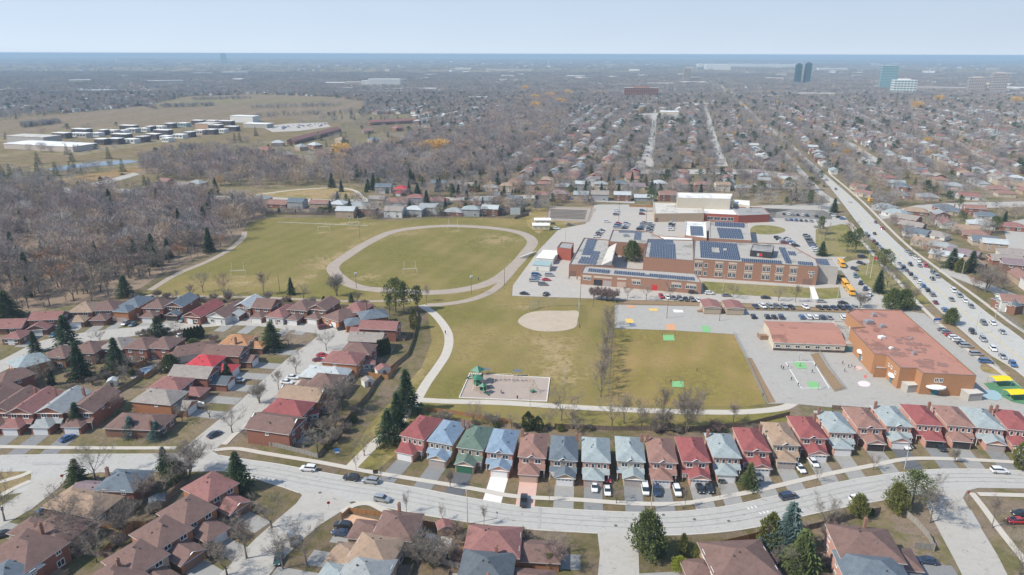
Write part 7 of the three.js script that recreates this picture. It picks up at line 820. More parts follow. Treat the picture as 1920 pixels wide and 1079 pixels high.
// ---------- people: one continuous body from joints, meshed from a smooth distance field ----------
function bodyGeo(pose) {
  const J = pose, mc = new MarchingCubes(44, new THREE.MeshStandardMaterial(), false, false, 60000), n = 44, f = mc.field, S = 1.0; // cube of 2 m side, feet at y = -1
  const seg = (p, a, b, ra, rb) => { const ab = [b[0] - a[0], b[1] - a[1], b[2] - a[2]], ap = [p[0] - a[0], p[1] - a[1], p[2] - a[2]], t = clamp((ap[0] * ab[0] + ap[1] * ab[1] + ap[2] * ab[2]) / (ab[0] ** 2 + ab[1] ** 2 + ab[2] ** 2 + 1e-9)); return Math.hypot(ap[0] - ab[0] * t, ap[1] - ab[1] * t, ap[2] - ab[2] * t) - lerp(ra, rb, t); };
  const sm = (a, b, k = 0.05) => { const h = clamp(0.5 + 0.5 * (b - a) / k); return lerp(b, a, h) - k * h * (1 - h); };
  for (let z = 0; z < n; z++) for (let y = 0; y < n; y++) for (let x = 0; x < n; x++) { const p = [(x - n / 2) / (n / 2), (y - n / 2) / (n / 2) + 1 - 0.04, (z - n / 2) / (n / 2)]; let d = 9; for (const [a, b, ra, rb] of J) d = sm(d, seg(p, a, b, ra, rb)); f[x + y * n + z * n * n] = -d; }
  mc.isolation = 0; mc.update(); const c = mc.count ?? mc.geometry.drawRange.count, g = new THREE.BufferGeometry(); g.setAttribute('position', new THREE.Float32BufferAttribute(Array.from(mc.positionArray.slice(0, c * 3)),3)); g.setAttribute('normal', new THREE.Float32BufferAttribute(Array.from(mc.normalArray.slice(0, c * 3)),3)); g.translate(0,0.96,0); g.computeBoundingBox(); g.translate(0,-g.boundingBox.min.y, 0); return g;
}
const poseStand = k => { const s = k * 0.16; return [[[0,1.0,0],[0,1.38,0],0.14,0.15],[[-0.12,1.4,0],[0.12,1.4,0],0.09,0.09],[[0,1.45,0],[0,1.55,0.01],0.06,0.06],[[0,1.6,0.01],[0,1.68,0.02],0.095,0.10],[[-0.09,0.95,0],[-0.11,0.5, s * 0.5],0.09,0.065],[[-0.11,0.5, s * 0.5],[-0.11,0.08, s - 0.04],0.065,0.045],[[-0.11,0.05, s - 0.04],[-0.11,0.04, s + 0.14],0.045,0.035],[[0.09,0.95,0],[0.11,0.5,-s * 0.3],0.09,0.065],[[0.11,0.5,-s * 0.3],[0.11,0.08,-s - 0.04],0.065,0.045],[[0.11,0.05,-s - 0.04],[0.11,0.04,-s + 0.14],0.045,0.035],[[-0.2,1.38,0],[-0.26,1.1,-s * 0.4],0.055,0.045],[[-0.26,1.1,-s * 0.4],[-0.25,0.84, s * 0.3],0.045,0.035],[[0.2,1.38,0],[0.26,1.1, s * 0.4],0.055,0.045],[[0.26,1.1, s * 0.4],[0.25,0.84, s * 0.6 + 0.05],0.045,0.035]]; };
const bodies = [bodyGeo(poseStand(0.15)), bodyGeo(poseStand(1.3))], hairGeo = new THREE.SphereGeometry(0.115,8,6).scale(1,0.9,1.05).translate(0,1.70,-0.015), coatGeo = new THREE.CylinderGeometry(0.2,0.23,0.62,9).translate(0,1.12,0);
const pplMat = [[0.03,0.03,0.035],[0.05,0.06,0.09],[0.25,0.03,0.04],[0.10,0.10,0.11],[0.35,0.34,0.33],[0.04,0.08,0.16],[0.05,0.14,0.08]].map(c => std({ color: rgb(...c) })), hairMat = std({ color: rgb(0.03,0.02,0.015) }), trouser = std({ color: rgb(0.035,0.04,0.055) });
const coatWord = ['black','dark navy','red','charcoal','pale grey','blue','green'];
let pi = 0; function person(x, z, az, where, k = 0.82, pose = 0) { const c = pi++ % 7, g = group('person', x, 0.12, z, turnFor(az)); g.scale.setScalar(k); tag(g, `person in a ${coatWord[c]} coat ${where}`, 'person'); part(g, 'body', bodies[pose], trouser); part(g, 'coat', coatGeo, pplMat[c]); part(g, 'hair', hairGeo, hairMat); }
for (const [x, z, az, w, k, p] of [[-27.5,-263,10,'walking up the winding footpath',1,1],[99.6,-231.1,90,'leftmost in the group left of the court',0.8,0],[100,-230.2,200,'in the middle of the group left of the court',0.8,0],[102.1,-231.1,270,'standing right of the group by the court line',0.8,0],[107.2,-232.9,120,'standing on the far green key',0.8,1],[109.5,-227.5,250,'on the court near the earth strip',0.82,0],[99.6,-221.4,30,'left of the court side line',0.8,1],[100.3,-216.9,80,'at the near left corner of the court',0.8,1],[112.8,-232.5,200,'beside the earth strip fence',0.78,0],[124,-234.9,100,'on the yard left of the painted circle',0.8,0],[124.9,-232.1,100,'first in the crowd on the painted circle',0.75,0],[126.3,-232.6,190,'second in the crowd on the painted circle',0.75,0],[126.6,-230.8,280,'right of the crowd near the brick school',0.75,1],[121.8,-228.5,60,'below the painted circle',0.75,1],[29.4,-337,180,'left of two outside the school wing',1,0],[33.4,-336,180,'right of two outside the school wing',1,1],[56.2,-219.1,180,'at the small goal of the worn field',0.75,0],[67.8,-228.6,90,'in white light on the worn field',0.75,1],[-105.2,-371,30,'walking alone on the far field',1,1],[-17.2,-334,90,'standing on the near bend of the track',1,1],[85.2,-208.9,200,'by the corner of the worn field fence',0.8,0],[1.9,-206.5,180,'beside the playground border',0.9,0]]) person(x, z, az, w, k, p);

// ---------- odds and ends of the yards ----------
{ for (const [x, z] of [[-132.9,-228.7]]) { const g = group('covered_pool', x, 0, z, -0.75); tag(g, 'covered swimming pool between two cedar fences','pool'); part(g, 'surround', new MB().box(0,0,0,7,0.12,14).geo(), M.walk); part(g, 'cover', new MB().box(0,0.12,0,4.4,0.06,10).geo(), std({ color: rgb(0.16,0.24,0.34) })); }
  for (const [x, z] of [[-103.4,-201.5]]) { const g = group('covered_boat', x, 0, z, 1.2); tag(g, 'boat under a white tarpaulin on a driveway','boat'); const b = new MB(), st = [[-3,0.5],[-1.5,1.1],[1,1.2],[2.6,0.7],[3.3,0.1]]; for (let i = 0; i < 4; i++) { const [a, w] = st[i],[c, v] = st[i + 1]; b.poly([-w, 0.7, a],[-v, 0.7, c],[0,2, c],[0,2.1, a]).poly([v, 0.7, c],[w, 0.7, a],[0,2.1, a],[0,2, c]).poly([-w, 0.7, a],[0,0.3, a],[0,0.35, c],[-v, 0.7, c]).poly([0,0.3, a],[w, 0.7, a],[v, 0.7, c],[0,0.35, c]); } b.poly([-0.5,0.7,-3],[0,2.1,-3],[0.5,0.7,-3],[0,0.3,-3]); part(g, 'tarpaulin', b.geo(), B.canvasWhite); for (const s of [-1,1]) { const w = part(g, 'wheel', wheelGeo(0.3)[0], CM.tyre); w.position.set(s * 0.9,0.3,-0.6); } }
  const shed = (x, z, t, w, d, wall, roofM, label) => { const g = group('garden_shed', x, 0, z, t); tag(g, label, 'shed'); const S = new MB(), F = new MB(), W = new MB(); W.box(0,0,0, w, 2, d); roofOn(S, F, W, 0,0, w, d, 2,'gable','z',0.45,0.15); part(g, 'wall', W.geo(), wall); part(g, 'roof', S.geo(), roofM); part(g, 'trim', F.geo(), H.trim); const dd = part(g, 'door', new MB().box(0,0.05, d / 2 + 0.02,1,1.7,0.05, false).geo(), H.doorBrown); };
  shed(-139.2,-216.3,0.3,3,3, B.whiteWall, RM.palegrey, 'small white shed behind the grey gabled roof'); shed(-46.8,-226.6,0.5,5,3.4, B.whiteWall, RM.redbrown, 'white garden shed at the end of the side street yards'); shed(-50.4,-217.2,0.6,3.6,3, B.whiteWall, RM.greytan, 'white shed roof by the grass strip'); shed(-90.5,-148.7,0.5,3.6,3, H.oldWood, RM.dark, 'dark shed by the tall fence'); shed(-16.3,-139,0.3,3.4,3, H.cedar, RM.redbrown, 'small cabin beside the paved pool yard');
  sheet('patio', keepClear([[-20.5,-138.6],[-13.9,-136.3],[-14.9,-131.1],[-18.2,-129],[-21,-132]]), M.white, 0.09,'white paved pool yard below the curved street','patio'); for (const [x, z] of [[-19.8,-132.9]]) { const g = group('small_pool', x, 0, z, 0.4); tag(g, 'small teal pool in the white paved yard','pool'); part(g, 'rim', new MB().prism(0,0,0,1.3,1.3,0.5,12).geo(), H.metal); part(g, 'water', new THREE.CircleGeometry(1.15,16).rotateX(-Math.PI / 2).translate(0,0.51,0), std({ color: rgb(0.06,0.25,0.28), roughness: 0.1 })); }
  sheet('patio',[[-12.3,-132],[-9.8,-133],[-11.2,-127.3],[-13.1,-127.3]], M.white, 0.09,'narrow white patio beside the reddish roof','patio'); sheet('patio',[[-42.7,-145],[-40.8,-145.7],[-32.3,-143],[-35.3,-141.5],[-40.6,-141.5]], std({ map: T.grass, color: rgb(1.9,1.6,1.6) }),0.05,'straw coloured fenced corner yard','yard');
  for (const [x, z, w, d, t, l, h] of [[-53.5,-231,6,5,0.2,'red roofed sunroom behind the orange brick house',2.4],[-64.2,-194.4,5,6,0.25,'dark red roofed sunroom with glass walls',2.5]]) { const g = group('sunroom', x, 0, z, t); tag(g, l, 'sunroom'); const S = new MB(), F = new MB(), W = new MB(); W.box(0,0,0, w, h, d); roofOn(S, F, W, 0,0, w, d, h, 'hip','z',0.25,0.25); part(g, 'wall', W.geo(), B.cream); part(g, 'roof', S.geo(), /dark/.test(l) ? RM.red : RM.redbrown); part(g, 'fascia', F.geo(), H.trim); for (let i = -1; i <= 1; i++) windowAt(g, i * w / 3.2,0.9, d / 2 + 0.01,1.3,1.3); for (let i = -1; i <= 1; i++) windowAt(g, w / 2 + 0.01,0.9, i * d / 3.2,1.3,1.3, Math.PI / 2); } }
// shrubs scattered through the near yards
{ const r = rng(777), hedges = [['left backyards',[[-169.8,-235],[-157.3,-244.8],[-137.6,-230.5],[-127.2,-217.6],[-139.5,-209.6],[-154.5,-213.4]]],['yards behind the side street',[[-59.6,-188.8],[-56.2,-202.5],[-49.3,-212],[-44.8,-212],[-48.1,-197.2],[-52.6,-173.7],[-54.9,-170.9]]],['yards below the curved street',[[-39.4,-131],[-47.3,-124.3],[-12.9,-124.4],[-10.9,-129.4],[0.2,-131.2],[9.7,-124.5],[11.4,-133],[0.2,-136.8],[-12.8,-138.6]]],['yards of the crescent',[[-193.1,-255],[-141.9,-270],[-116,-256],[-127.6,-226.1],[-173.8,-225.8]]],['backs of the row houses',[[-27.1,-193.9],[0.1,-189.1],[31.4,-186.7],[73.1,-188.5],[88,-192.8],[87.1,-190.5],[72.1,-185.6],[31,-184.2],[0.1,-186.5],[-26.7,-190.6]]],['yards by the blue spruce',[[62.3,-138.9],[85,-146.2],[93.1,-146.2],[83,-139],[69.2,-124.7],[57.3,-124.7]]],['bottom left yards',[[-105.1,-146.5],[-88,-153.2],[-86.9,-142.3],[-90.7,-134.5],[-94.1,-127.3],[-104.8,-130.8]]],['diagonal row lawns',[[-71.4,-146.6],[-62,-146.6],[-60.3,-127.4],[-69.3,-125.7]]],['backs of the crescent houses',[[-180.1,-308],[-133.2,-305],[-66.5,-298],[-65.4,-293],[-130.3,-298],[-177.1,-302]]]];
  for (const [where, p] of hedges) { const b = boxOf(p), n = Math.min(26, Math.round((b[1] - b[0]) * (b[3] - b[2]) / 60) + 6); let k = 0, tries = 0; while (k < n && tries++ < 400) { const x = lerp(b[0], b[1], r()), z = lerp(b[2], b[3], r()); if (!inPoly(x, z, p) || isClear(x, z, 0.8) || ALLH.some(h => Math.hypot(h.x - x, h.z - z) < h.r * 0.9)) continue; const q = r(); if (q < 0.55) tree('shrub', k, x, z, rr(2,4.5, r), `leafless shrub in the ${where}`, `leafless shrubs of the ${where}`, { mat: r() < 0.25 ? TM.mauve : undefined }); else if (q < 0.7) tree('round',0, x, z, rr(1.2,2.6, r), `small evergreen bush in the ${where}`, `evergreen bushes of the ${where}`, { mat: pick([TM.darkCedar, TM.cedar, TM.pine], r) }); else tree('bare', Math.floor(r() * 7), x, z, rr(4.5,8, r), `small bare tree in the ${where}`, `small bare trees of the ${where}`, { wide: rr(0.9,1.4, r) }); k++; } } }

// ---------- houses behind the park and across the wide road ----------
const farRoofs = ['brown','greytan','brown','grey','tan','palegrey','purple','redbrown','greytan','teal','slate','brown'], rf = rng(31337);
const midHouses = [];
const addMid = (pts, face, where, two = 0.5) => pts.forEach(p => midHouses.push([p[0], p[1], face + rr(-4,4, rf), where, rf() < two]));
addMid([[-192.4,-521],[-176.3,-513],[-161.5,-510],[-142.8,-504],[-128.5,-502],[-115.5,-506],[-103.5,-521],[-87.2,-521],[-74.5,-527],[-57,-525],[-41.6,-487],[-15.5,-487],[-83.5,-481],[-69.6,-484],[-60.2,-492],[-32.6,-517],[-22.5,-528],[-7.7,-532],[-29.2,-485],[0.6,-520],[-103.5,-486],[-117.6,-480]],8,'first row behind the far fields',0.8); addMid([[-107.3,-572],[-63.6,-590],[-48.1,-585],[-34,-578],[-18.3,-581],[-3.8,-578]],186,'second row behind the far fields',0.9);
addMid([[2.5,-586],[13.5,-586],[27.2,-587],[44.5,-587],[60.1,-587],[76.1,-587],[92.5,-590],[106.8,-590],[126.6,-591],[144,-588],[162.7,-586],[179.3,-584],[197.6,-584],[213.6,-587]],186,'row above the school lots',0.8); addMid([[23.9,-539],[38.1,-544],[54.7,-540],[69.8,-542],[87.3,-540],[104.2,-540],[123.3,-541]],8,'row backing on the allotment',0.7); addMid([[-301,-595],[-282,-588],[-275,-598],[-222.1,-524],[-207.8,-524]],20,'cluster left of the through road',0.3);
addMid([[299,-588],[289,-559],[278,-505],[276,-486],[275,-469],[267,-448],[259,-428],[268,-422],[252,-404],[255,-396],[246.6,-375],[259,-380],[251,-361]],230,'bungalows facing the wide road',0.15); addMid([[294,-492],[320,-494],[296,-438],[294,-424],[286,-395],[289,-409],[288,-380],[332,-446],[316,-453],[336,-492],[367,-549],[322,-505],[333,-546],[335,-589],[315,-553],[274,-367],[269,-352],[228,-294],[413,-582],[438,-596],[384,-595],[336,-478]],200,'bungalows beyond the wide road',0.2);
const placed = [];
for (const [x, z, face, where, two] of midHouses) { const roof = pick(farRoofs, rf), wall = pick(['brownbrick','redbrick','buff','siding','tanbrick','greysiding'], rf), kind = rf() < 0.55 ? 'hip' : 'gable', w = two ? rr(11,13.6, rf) : rr(13,16, rf), d = two ? rr(8.5,10.5, rf) : rr(8.5,11, rf); placed.push([x, z]); house({ x, z, face, w, d, h: two ? 5.2 : 3, roof, wall, kind, axis: w > d ? 'x' : 'z', pitch: 0.42, plain: 1, label: `${roofWord[roof]} roofed ${two ? 'house' : 'bungalow'} among the ${/^b/.test(where) ? where : where.replace(/^(first|second) row/, '$1 row houses').replace(/^row/, 'row of houses').replace(/^cluster/, 'cluster of houses')}`, group: `${roofWord[roof]} roofs, ${where}`, name: two ? 'suburban_house' : 'bungalow', chim: rf() < 0.3 ? 1 : 0, wing: two && rf() < 0.4 ? { w: 5, d: 3, kind: 'gable', door: 'doorWhite' } : null }); }
for (const [x, z, face, roof, label] of [[-91.9,-565,186,'brightred','bright red roofed house behind the far fields'],[-293,-729,30,'brightred','red roofed house among the bare woods'],[37.6,-549,186,'orange','small orange roofed building by the allotment'],[227.5,-294,250,'dark','charcoal roofed house across the wide road on the right edge'],[332,-584,210,'slate','house with dark blue roof panels beyond the wide road']]) { placed.push([x, z]); house({ x, z, face, w: 11, d: 11, h: 4.4, roof, wall: 'brownbrick', pitch: 0.45, plain: 1, label, name: 'suburban_house', wing: roof === 'brightred' ? { w: 6, d: 5, kind: 'hip' } : null }); }

// farther streets of bungalows: individuals first, the rest in one mass
const farHouse = [], rightOf = z => { for (let i = 0; i + 1 < wideR.length; i++) if (wideR[i][1] <= z && wideR[i + 1][1] > z) return wideR[i][0]; return z < -1000 ? wideR[0][0] : wideR[wideR.length - 1][0]; };
{
  const r = rng(99), az = 14 * D2R, ux = Math.sin(az), uz = -Math.cos(az);              // streets run with the wide road
  for (let s = -66; s < 78; s++) for (let t = 0; t < 290; t++) {
    const across = s * 31 + (r() - 0.5) * 5, along = 330 + t * 15.5 + (r() - 0.5) * 3; const x = 60 + across * Math.cos(az) + along * ux + Math.sin(along / 300 + s) * 14, z = across * Math.sin(az) + along * uz; const d = -z;
    if (d < (x > rightOf(z) + 14 ? 300 : 590) || d > 3600 || Math.abs(x) > d * 0.80 + 20) continue; if (d > 1500 && r() < 0.35) continue; if (d > 2400 && r() < 0.4) continue;
    if (x < -20 && d < 900 && x > -480) continue;                                       // bare woods there
    if (x < -60 - 0.16 * (d - 500) && d < 1350) continue;                               // open fields and low buildings on the left
    if (x < 0 && x > -0.35 * d && d < 1100 && r() < 0.75) continue;
    if (isClear(x, z, 9) || placed.some(p => Math.hypot(p[0] - x, p[1] - z) < 15)) continue;
    farHouse.push([x, z, 180 + 14 + (s % 2 ? 90 : -90) + (r() < 0.15 ? 90 : 0), r]);
  }
  farHouse.sort((a, b) => Math.hypot(a[0], a[1]) - Math.hypot(b[0], b[1]));
}
const sector = (x, z) => { const d = -z, wr = [rightOf(z)]; return d < 560 && x < -60 ? 'left of the far fields' : x > wr[0] ? (d < 420 ? 'just across the wide road' : d < 620 ? 'across the wide road by the cross street' : d < 850 ? 'across the wide road in the middle distance' : 'far across the wide road') : x > 150 && d < 900 ? 'between the schools and the far wide road' : x > 40 ? (d < 720 ? 'directly above the large school' : 'along the straight streets above the school') : x > -120 ? (d < 640 ? 'behind the running track' : 'above the running track') : d < 700 ? 'by the small park' : d < 1000 ? 'by the band of bare woods' : 'by the low complex'; };
// shared simple houses for the distance
const simpleHouse = [[13,9.5,3.2,'hip'],[10.5,10,5.2,'hip'],[14,9,3.4,'gable'],[11,9,5.4,'gable']].map(([w, d, h, k]) => { const S = new MB(), F = new MB(), W = new MB(); W.box(0,0,0, w, h, d); roofOn(S, F, W, 0,0, w, d, h, k, w > d ? 'x' : 'z',0.42); return { wall: mergeGeometries([W.geo(), F.geo()]), roof: S.geo(), w, d, h }; });
const houseBudget = Math.max(0,300 - ALLH.length);
farHouse.slice(0, houseBudget).forEach(([x, z, face], i) => { const c = i % 4, s = simpleHouse[c], roof = pick(farRoofs, rf), g = group('bungalow', x, 0, z, turnFor(face)); tag(g, `${roofWord[roof]} roofed bungalow ${sector(x, z)}`, 'house', `${roofWord[roof]} bungalows ${sector(x, z)}`); part(g, 'wall', s.wall, WM[pick(['brownbrick','siding','buff','tanbrick','greysiding'], rf)]); part(g, 'roof', s.roof, RM[roof]); for (const t of [-0.28,0.28]) { windowAt(g, t * s.w, s.h - 1.9, s.d / 2 + 0.01,1.5,1.2); windowAt(g, s.w / 2 + 0.01, s.h - 1.9, t * s.d, 1.2,1.1, Math.PI / 2); windowAt(g, -s.w / 2 - 0.01, s.h - 1.9, t * s.d, 1.2,1.1,-Math.PI / 2); } });
{ const rest = farHouse.slice(houseBudget), g = group('far_neighbourhood'); tag(g, 'countless small houses of the wooded suburb fading into haze','houses', null, 'stuff');
  const q = new THREE.Quaternion(), Y = V3(0,1,0), mt = new THREE.Matrix4(), col = new THREE.Color();
  simpleHouse.forEach((s, k) => { const L = rest.filter((_, i) => i % 4 === k), w = new THREE.InstancedMesh(s.wall, std({ color: rgb(1,1,1) }), L.length), o = new THREE.InstancedMesh(s.roof, std({ color: rgb(1,1,1) }), L.length); w.name = 'walls'; o.name = 'roofs'; L.forEach(([x, z, f], i) => { mt.compose(V3(x, 0, z), q.setFromAxisAngle(Y, turnFor(f)), V3(1,1,1)); w.setMatrixAt(i, mt); o.setMatrixAt(i, mt); w.setColorAt(i, col.setRGB(...wallRGB[pick(['brownbrick','siding','buff','siding','tanbrick'], rf)])); o.setColorAt(i, col.setRGB(...roofRGB[pick([...farRoofs, 'palegrey','white','palegrey'], rf)])); }); g.add(shade(w), shade(o)); }); }
placed.push(...farHouse.filter(h => -h[1] < 1600).map(h => [h[0], h[1]]));

// ---------- large buildings in the distance ----------
function big(name, x, z, w, d, h, az, wall, roof, label, category = 'building', rows = 0, cols = 0, mat = H.glass) { const g = group(name, x, 0, z, turnFor(az)); tag(g, label, category); part(g, 'wall', new MB().box(0,0,0, w, h, d).geo(), wall); part(g, 'roof', new MB().box(0, h, 0, w + 0.6,0.5, d + 0.6, false).geo(), roof); if (rows) { const wg = new MB().box(0,0,0, w / cols * 0.72, h / rows * 0.5,0.25, false).geo(), wg2 = new MB().box(0,0,0,0.25, h / rows * 0.5, d / Math.max(2, Math.round(cols * d / w)) * 0.72, false).geo(); const nd = Math.max(2, Math.round(cols * d / w)); for (let j = 0; j < rows; j++) { for (let i = 0; i < cols; i++) { const m = part(g, 'window', wg, mat); m.position.set(((i + 0.5) / cols - 0.5) * w, (j + 0.3) * h / rows, d / 2 + 0.06); } for (let i = 0; i < nd; i++) for (const s of [-1,1]) { const m = part(g, 'window', wg2, mat); m.position.set(s * (w / 2 + 0.06), (j + 0.3) * h / rows, ((i + 0.5) / nd - 0.5) * d); } } part(g, 'plant_room', new MB().box(0, h + 0.5,0, w * 0.5,3.5, d * 0.5).geo(), wall); } return g; }
const greenGlass = new THREE.MeshPhysicalMaterial({ color: rgb(0.035,0.10,0.12), roughness: 0.15, clearcoat: 0.5 }), tealGlass = new THREE.MeshPhysicalMaterial({ color: rgb(0.06,0.19,0.23), roughness: 0.15 }), paleStone = std({ color: rgb(0.62,0.6,0.56) }), tanStone = std({ color: rgb(0.50,0.43,0.38) }), slabGreen = std({ color: rgb(0.05,0.10,0.11) }), slabTeal = std({ color: rgb(0.28,0.40,0.41) });
big('glass_tower',1114,-2809,23,18,74,190, slabGreen, B.roofGrey, 'left of the dark green twin towers on the skyline','tower',16,5, greenGlass); big('glass_tower',1152,-2812,23,18,78,190, slabGreen, B.roofGrey, 'right of the dark green twin towers on the skyline','tower',16,5, greenGlass);
big('glass_tower',1231,-2355,48,24,76,196, slabTeal, paleStone, 'broad teal glass tower on the right skyline','tower',15,8, tealGlass); big('office_block',1146,-2099,60,40,40,196, B.whiteWall, B.roofWhite, 'white office block beside the teal tower','building',6,7, tealGlass); big('apartment_tower',1424,-2201,44,26,44,200, tanStone, paleStone, 'tan stepped apartment tower on the right skyline','tower',10,8); big('apartment_tower',1473,-2173,40,26,58,200, tanStone, paleStone, 'taller tan apartment tower at the right skyline','tower',12,7);
big('apartment_tower',741,-3058,30,24,54,188, tanStone, paleStone, 'tan apartment tower far above the straight street','tower',12,5); big('apartment_slab',339,-1884,88,18,26,186, std({ map: T.brick, color: rgb(0.38,0.17,0.11) }), B.roofCream, 'long red brick apartment slab among bare trees','building',7,16); big('apartment_tower',-3238,-8116,56,44,106,170, slabTeal, paleStone, 'solitary pale tower on the left skyline','tower',14,5, tealGlass);
const rect = (x, z, w, d, h, az, wall, roof, label) => big('low_building', x, z, w, d, h, az, wall, roof, label);
rect(2148,-6601,900,180,26,190, B.whiteWall, B.roofWhite, 'huge white industrial roof near the skyline'); rect(1538,-5422,180,120,36,190, B.whiteWall, B.roofWhite, 'white block at the end of the industrial roof'); rect(2364,-5341,200,60,16,190, B.whiteWall, B.roofWhite, 'pale long shed right of the twin towers'); rect(-20.7,-4616,300,90,14,184, B.cream, B.roofCream, 'long pale shed near the centre skyline'); rect(-339,-5030,110,120,14,184, B.cream, B.roofWhite, 'pale shed left of the centre skyline'); rect(309,-3505,90,70,10,184, B.cream, B.roofWhite, 'white roofed hall among the distant trees'); rect(702,-2784,100,90,9,186, B.cream, B.roofCream, 'low pale plaza roof under the tan tower'); rect(556,-2679,110,60,8,186, B.cream, B.roofCream, 'second low pale plaza roof');
rect(-443,-2490,110,50,26,176, B.whiteWall, B.roofWhite, 'white hospital like block left of centre'); rect(-497,-2487,50,40,20,176, B.whiteWall, B.roofWhite, 'small white block beside the long white one'); rect(-553,-2568,90,40,14,176, B.cream, B.roofCream, 'cream block left of the white blocks'); rect(-642,-2607,70,50,10,176, B.cream, B.roofWhite, 'pale low hall at the edge of the dark wood'); rect(-516,-2298,70,40,6,176, B.grey, B.roofCream, 'low car park hall below the white blocks'); rect(-377,-2237,80,30,6,176, B.grey, B.roofCream, 'low grey range below the white blocks'); rect(-88.9,-1800,50,24,7,182, B.cream, B.roofWhite, 'white roofed school far behind the woods'); rect(-269,-2243,60,40,7,180, B.cream, B.roofWhite, 'low pale range among conifers');
rect(-1191,-2073,70,30,8,150, B.whiteWall, B.roofWhite, 'white school among far left houses'); rect(-1464,-3790,130,60,16,160, B.whiteWall, B.roofWhite, 'white halls below the solitary tower'); rect(-4597,-8832,420,200,50,150, B.whiteWall, B.roofWhite, 'pale cluster on the far left skyline'); rect(-1650,-2734,70,40,12,150, B.cream, B.roofWhite, 'pale sheds on the far left'); rect(-1334,-2754,120,30,10,152, B.cream, B.roofWhite, 'long pale strip of shops on the far left'); rect(-1626,-3775,90,40,12,160, B.cream, B.roofWhite, 'pale roofs left of the white halls');
rect(832,-1954,90,40,10,190, B.cream, B.roofCream, 'round shouldered hall beyond the wide road'); rect(887,-1981,60,30,9,190, B.redBrick, B.roofCream, 'pale roofed block beside the hall'); rect(703,-1900,70,40,7,190, tanStone, B.roofCream, 'tan plaza roof beside the wide road'); rect(637,-1537,45,25,6,190, B.redBrick, RM.brightred, 'bright red roofed plaza far up the wide road'); rect(1615,-2306,130,60,12,200, B.whiteWall, B.roofWhite, 'white roof at the right edge skyline'); rect(1376,-2294,150,40,12,196, tanStone, B.roofCream, 'long tan block behind the white office'); rect(299,-1348,34,25,7,190, B.cream, B.roofWhite, 'small white plaza by the distant car park'); rect(288,-1572,50,25,6,190, B.cream, B.roofWhite, 'white hall among trees below the brick slab'); rect(418,-1593,60,25,6,190, tanStone, B.roofCream, 'tan hall at the head of the straight street');
{ const l = rng(5150); let k = 0; for (let i = 0; i < 220; i++) { const d = 2300 + Math.pow(l(),0.8) * 8000, a = (l() - 0.5) * 1.3, x = Math.tan(a) * d; if (isClear(x, -d, 30)) continue; k++; const w = 28 + l() * 75, g = group('distant_hall', x, 0,-d, l() * 3); tag(g, 'pale flat roofed hall far out in the haze','building','pale halls far out in the haze'); const h = 7 + l() * 6; part(g, 'wall', new MB().box(0,0,0, w, h, 20 + l() * 24).geo(), pick([B.cream, B.whiteWall, B.grey, tanStone], l)); part(g, 'roof', new MB().box(0, h, 0, w * 1.01,0.4,20, false).geo(), pick([B.roofWhite, B.roofCream, B.roofGrey], l)); } }
// low complex on the left: dark and white blocks in two rows
const complex = [[-612,-951,30,'d'],[-616,-1003,36,'d'],[-605,-970,14,'w'],[-586,-958,22,'g'],[-575,-971,16,'w'],[-577,-990,14,'d'],[-569,-997,22,'r'],[-557,-1005,14,'w'],[-576,-1055,34,'d'],[-551,-1019,22,'g'],[-541,-1034,18,'w'],[-536,-1041,12,'d'],[-534,-1064,22,'w'],[-529,-1088,20,'d'],[-516,-1105,22,'t'],[-508,-1139,26,'d'],[-490,-1149,24,'r'],[-519,-883,20,'d'],[-505,-889,22,'d'],[-525,-940,34,'d'],[-491,-900,24,'w'],[-482,-912,18,'d'],[-482,-941,22,'d'],[-494,-992,32,'d'],[-463,-936,18,'w'],[-453,-954,22,'w'],[-445,-967,14,'d'],[-445,-1000,18,'r'],[-429,-1001,18,'d'],[-450,-1066,26,'d'],[-422,-1022,16,'w'],[-416,-1044,24,'d'],[-460,-1132,32,'d'],[-450,-912,14,'w']];
const cw = { d: B.darkWall, w: B.whiteWall, g: B.grey, r: tanStone, t: B.tealRoof }, cl = { d: 'dark brick', w: 'white', g: 'grey', r: 'tan', t: 'teal' };

complex.forEach(([x, z, w, c], i) => { const g = group('low_block', x, 0, z, turnFor(195)); tag(g, `${cl[c]} flat roofed block of the low complex, ${ORD[i % 17]} in its ${i < 17 ? 'rear' : 'front'} row`, 'building','blocks of the low complex'); const h = c === 'd' ? 7 : c === 'w' ? 5 : 6, d = 11; w *= 0.74; part(g, 'wall', new MB().box(0,0,0, w, h, d).geo(), cw[c]); part(g, 'roof', new MB().box(0, h, 0, w + 0.5,0.4, d + 0.5, false).geo(), B.roofWhite); for (let k = 0; k < 3; k++) { const p = part(g, 'window', winGeo.get('cb' + w) || winGeo.set('cb' + w, new MB().box(0,0,0, w * 0.2,1.8,0.2, false).geo()).get('cb' + w), H.glass); p.position.set((k - 1) * w * 0.31, h * 0.45, d / 2 + 0.05); } });
rect(-558,-841,105,34,6,196, tanStone, B.roofWhite, 'long low building with a broad white roof at the left'); rect(-614,-897,60,26,9,196, B.grey, B.roofCream, 'grey upper block on the broad white roof'); rect(-450,-1187,44,20,10,196, B.whiteWall, B.roofWhite, 'bright white glazed hall of the low complex'); rect(-397,-1099,42,18,6,196, B.grey, B.roofWhite, 'white roofed hall at the end of the low complex'); rect(-467,-1081,30,24,8,196, std({ color: rgb(0.45,0.30,0.2) }), B.roofCream, 'orange tan hall of the low complex');
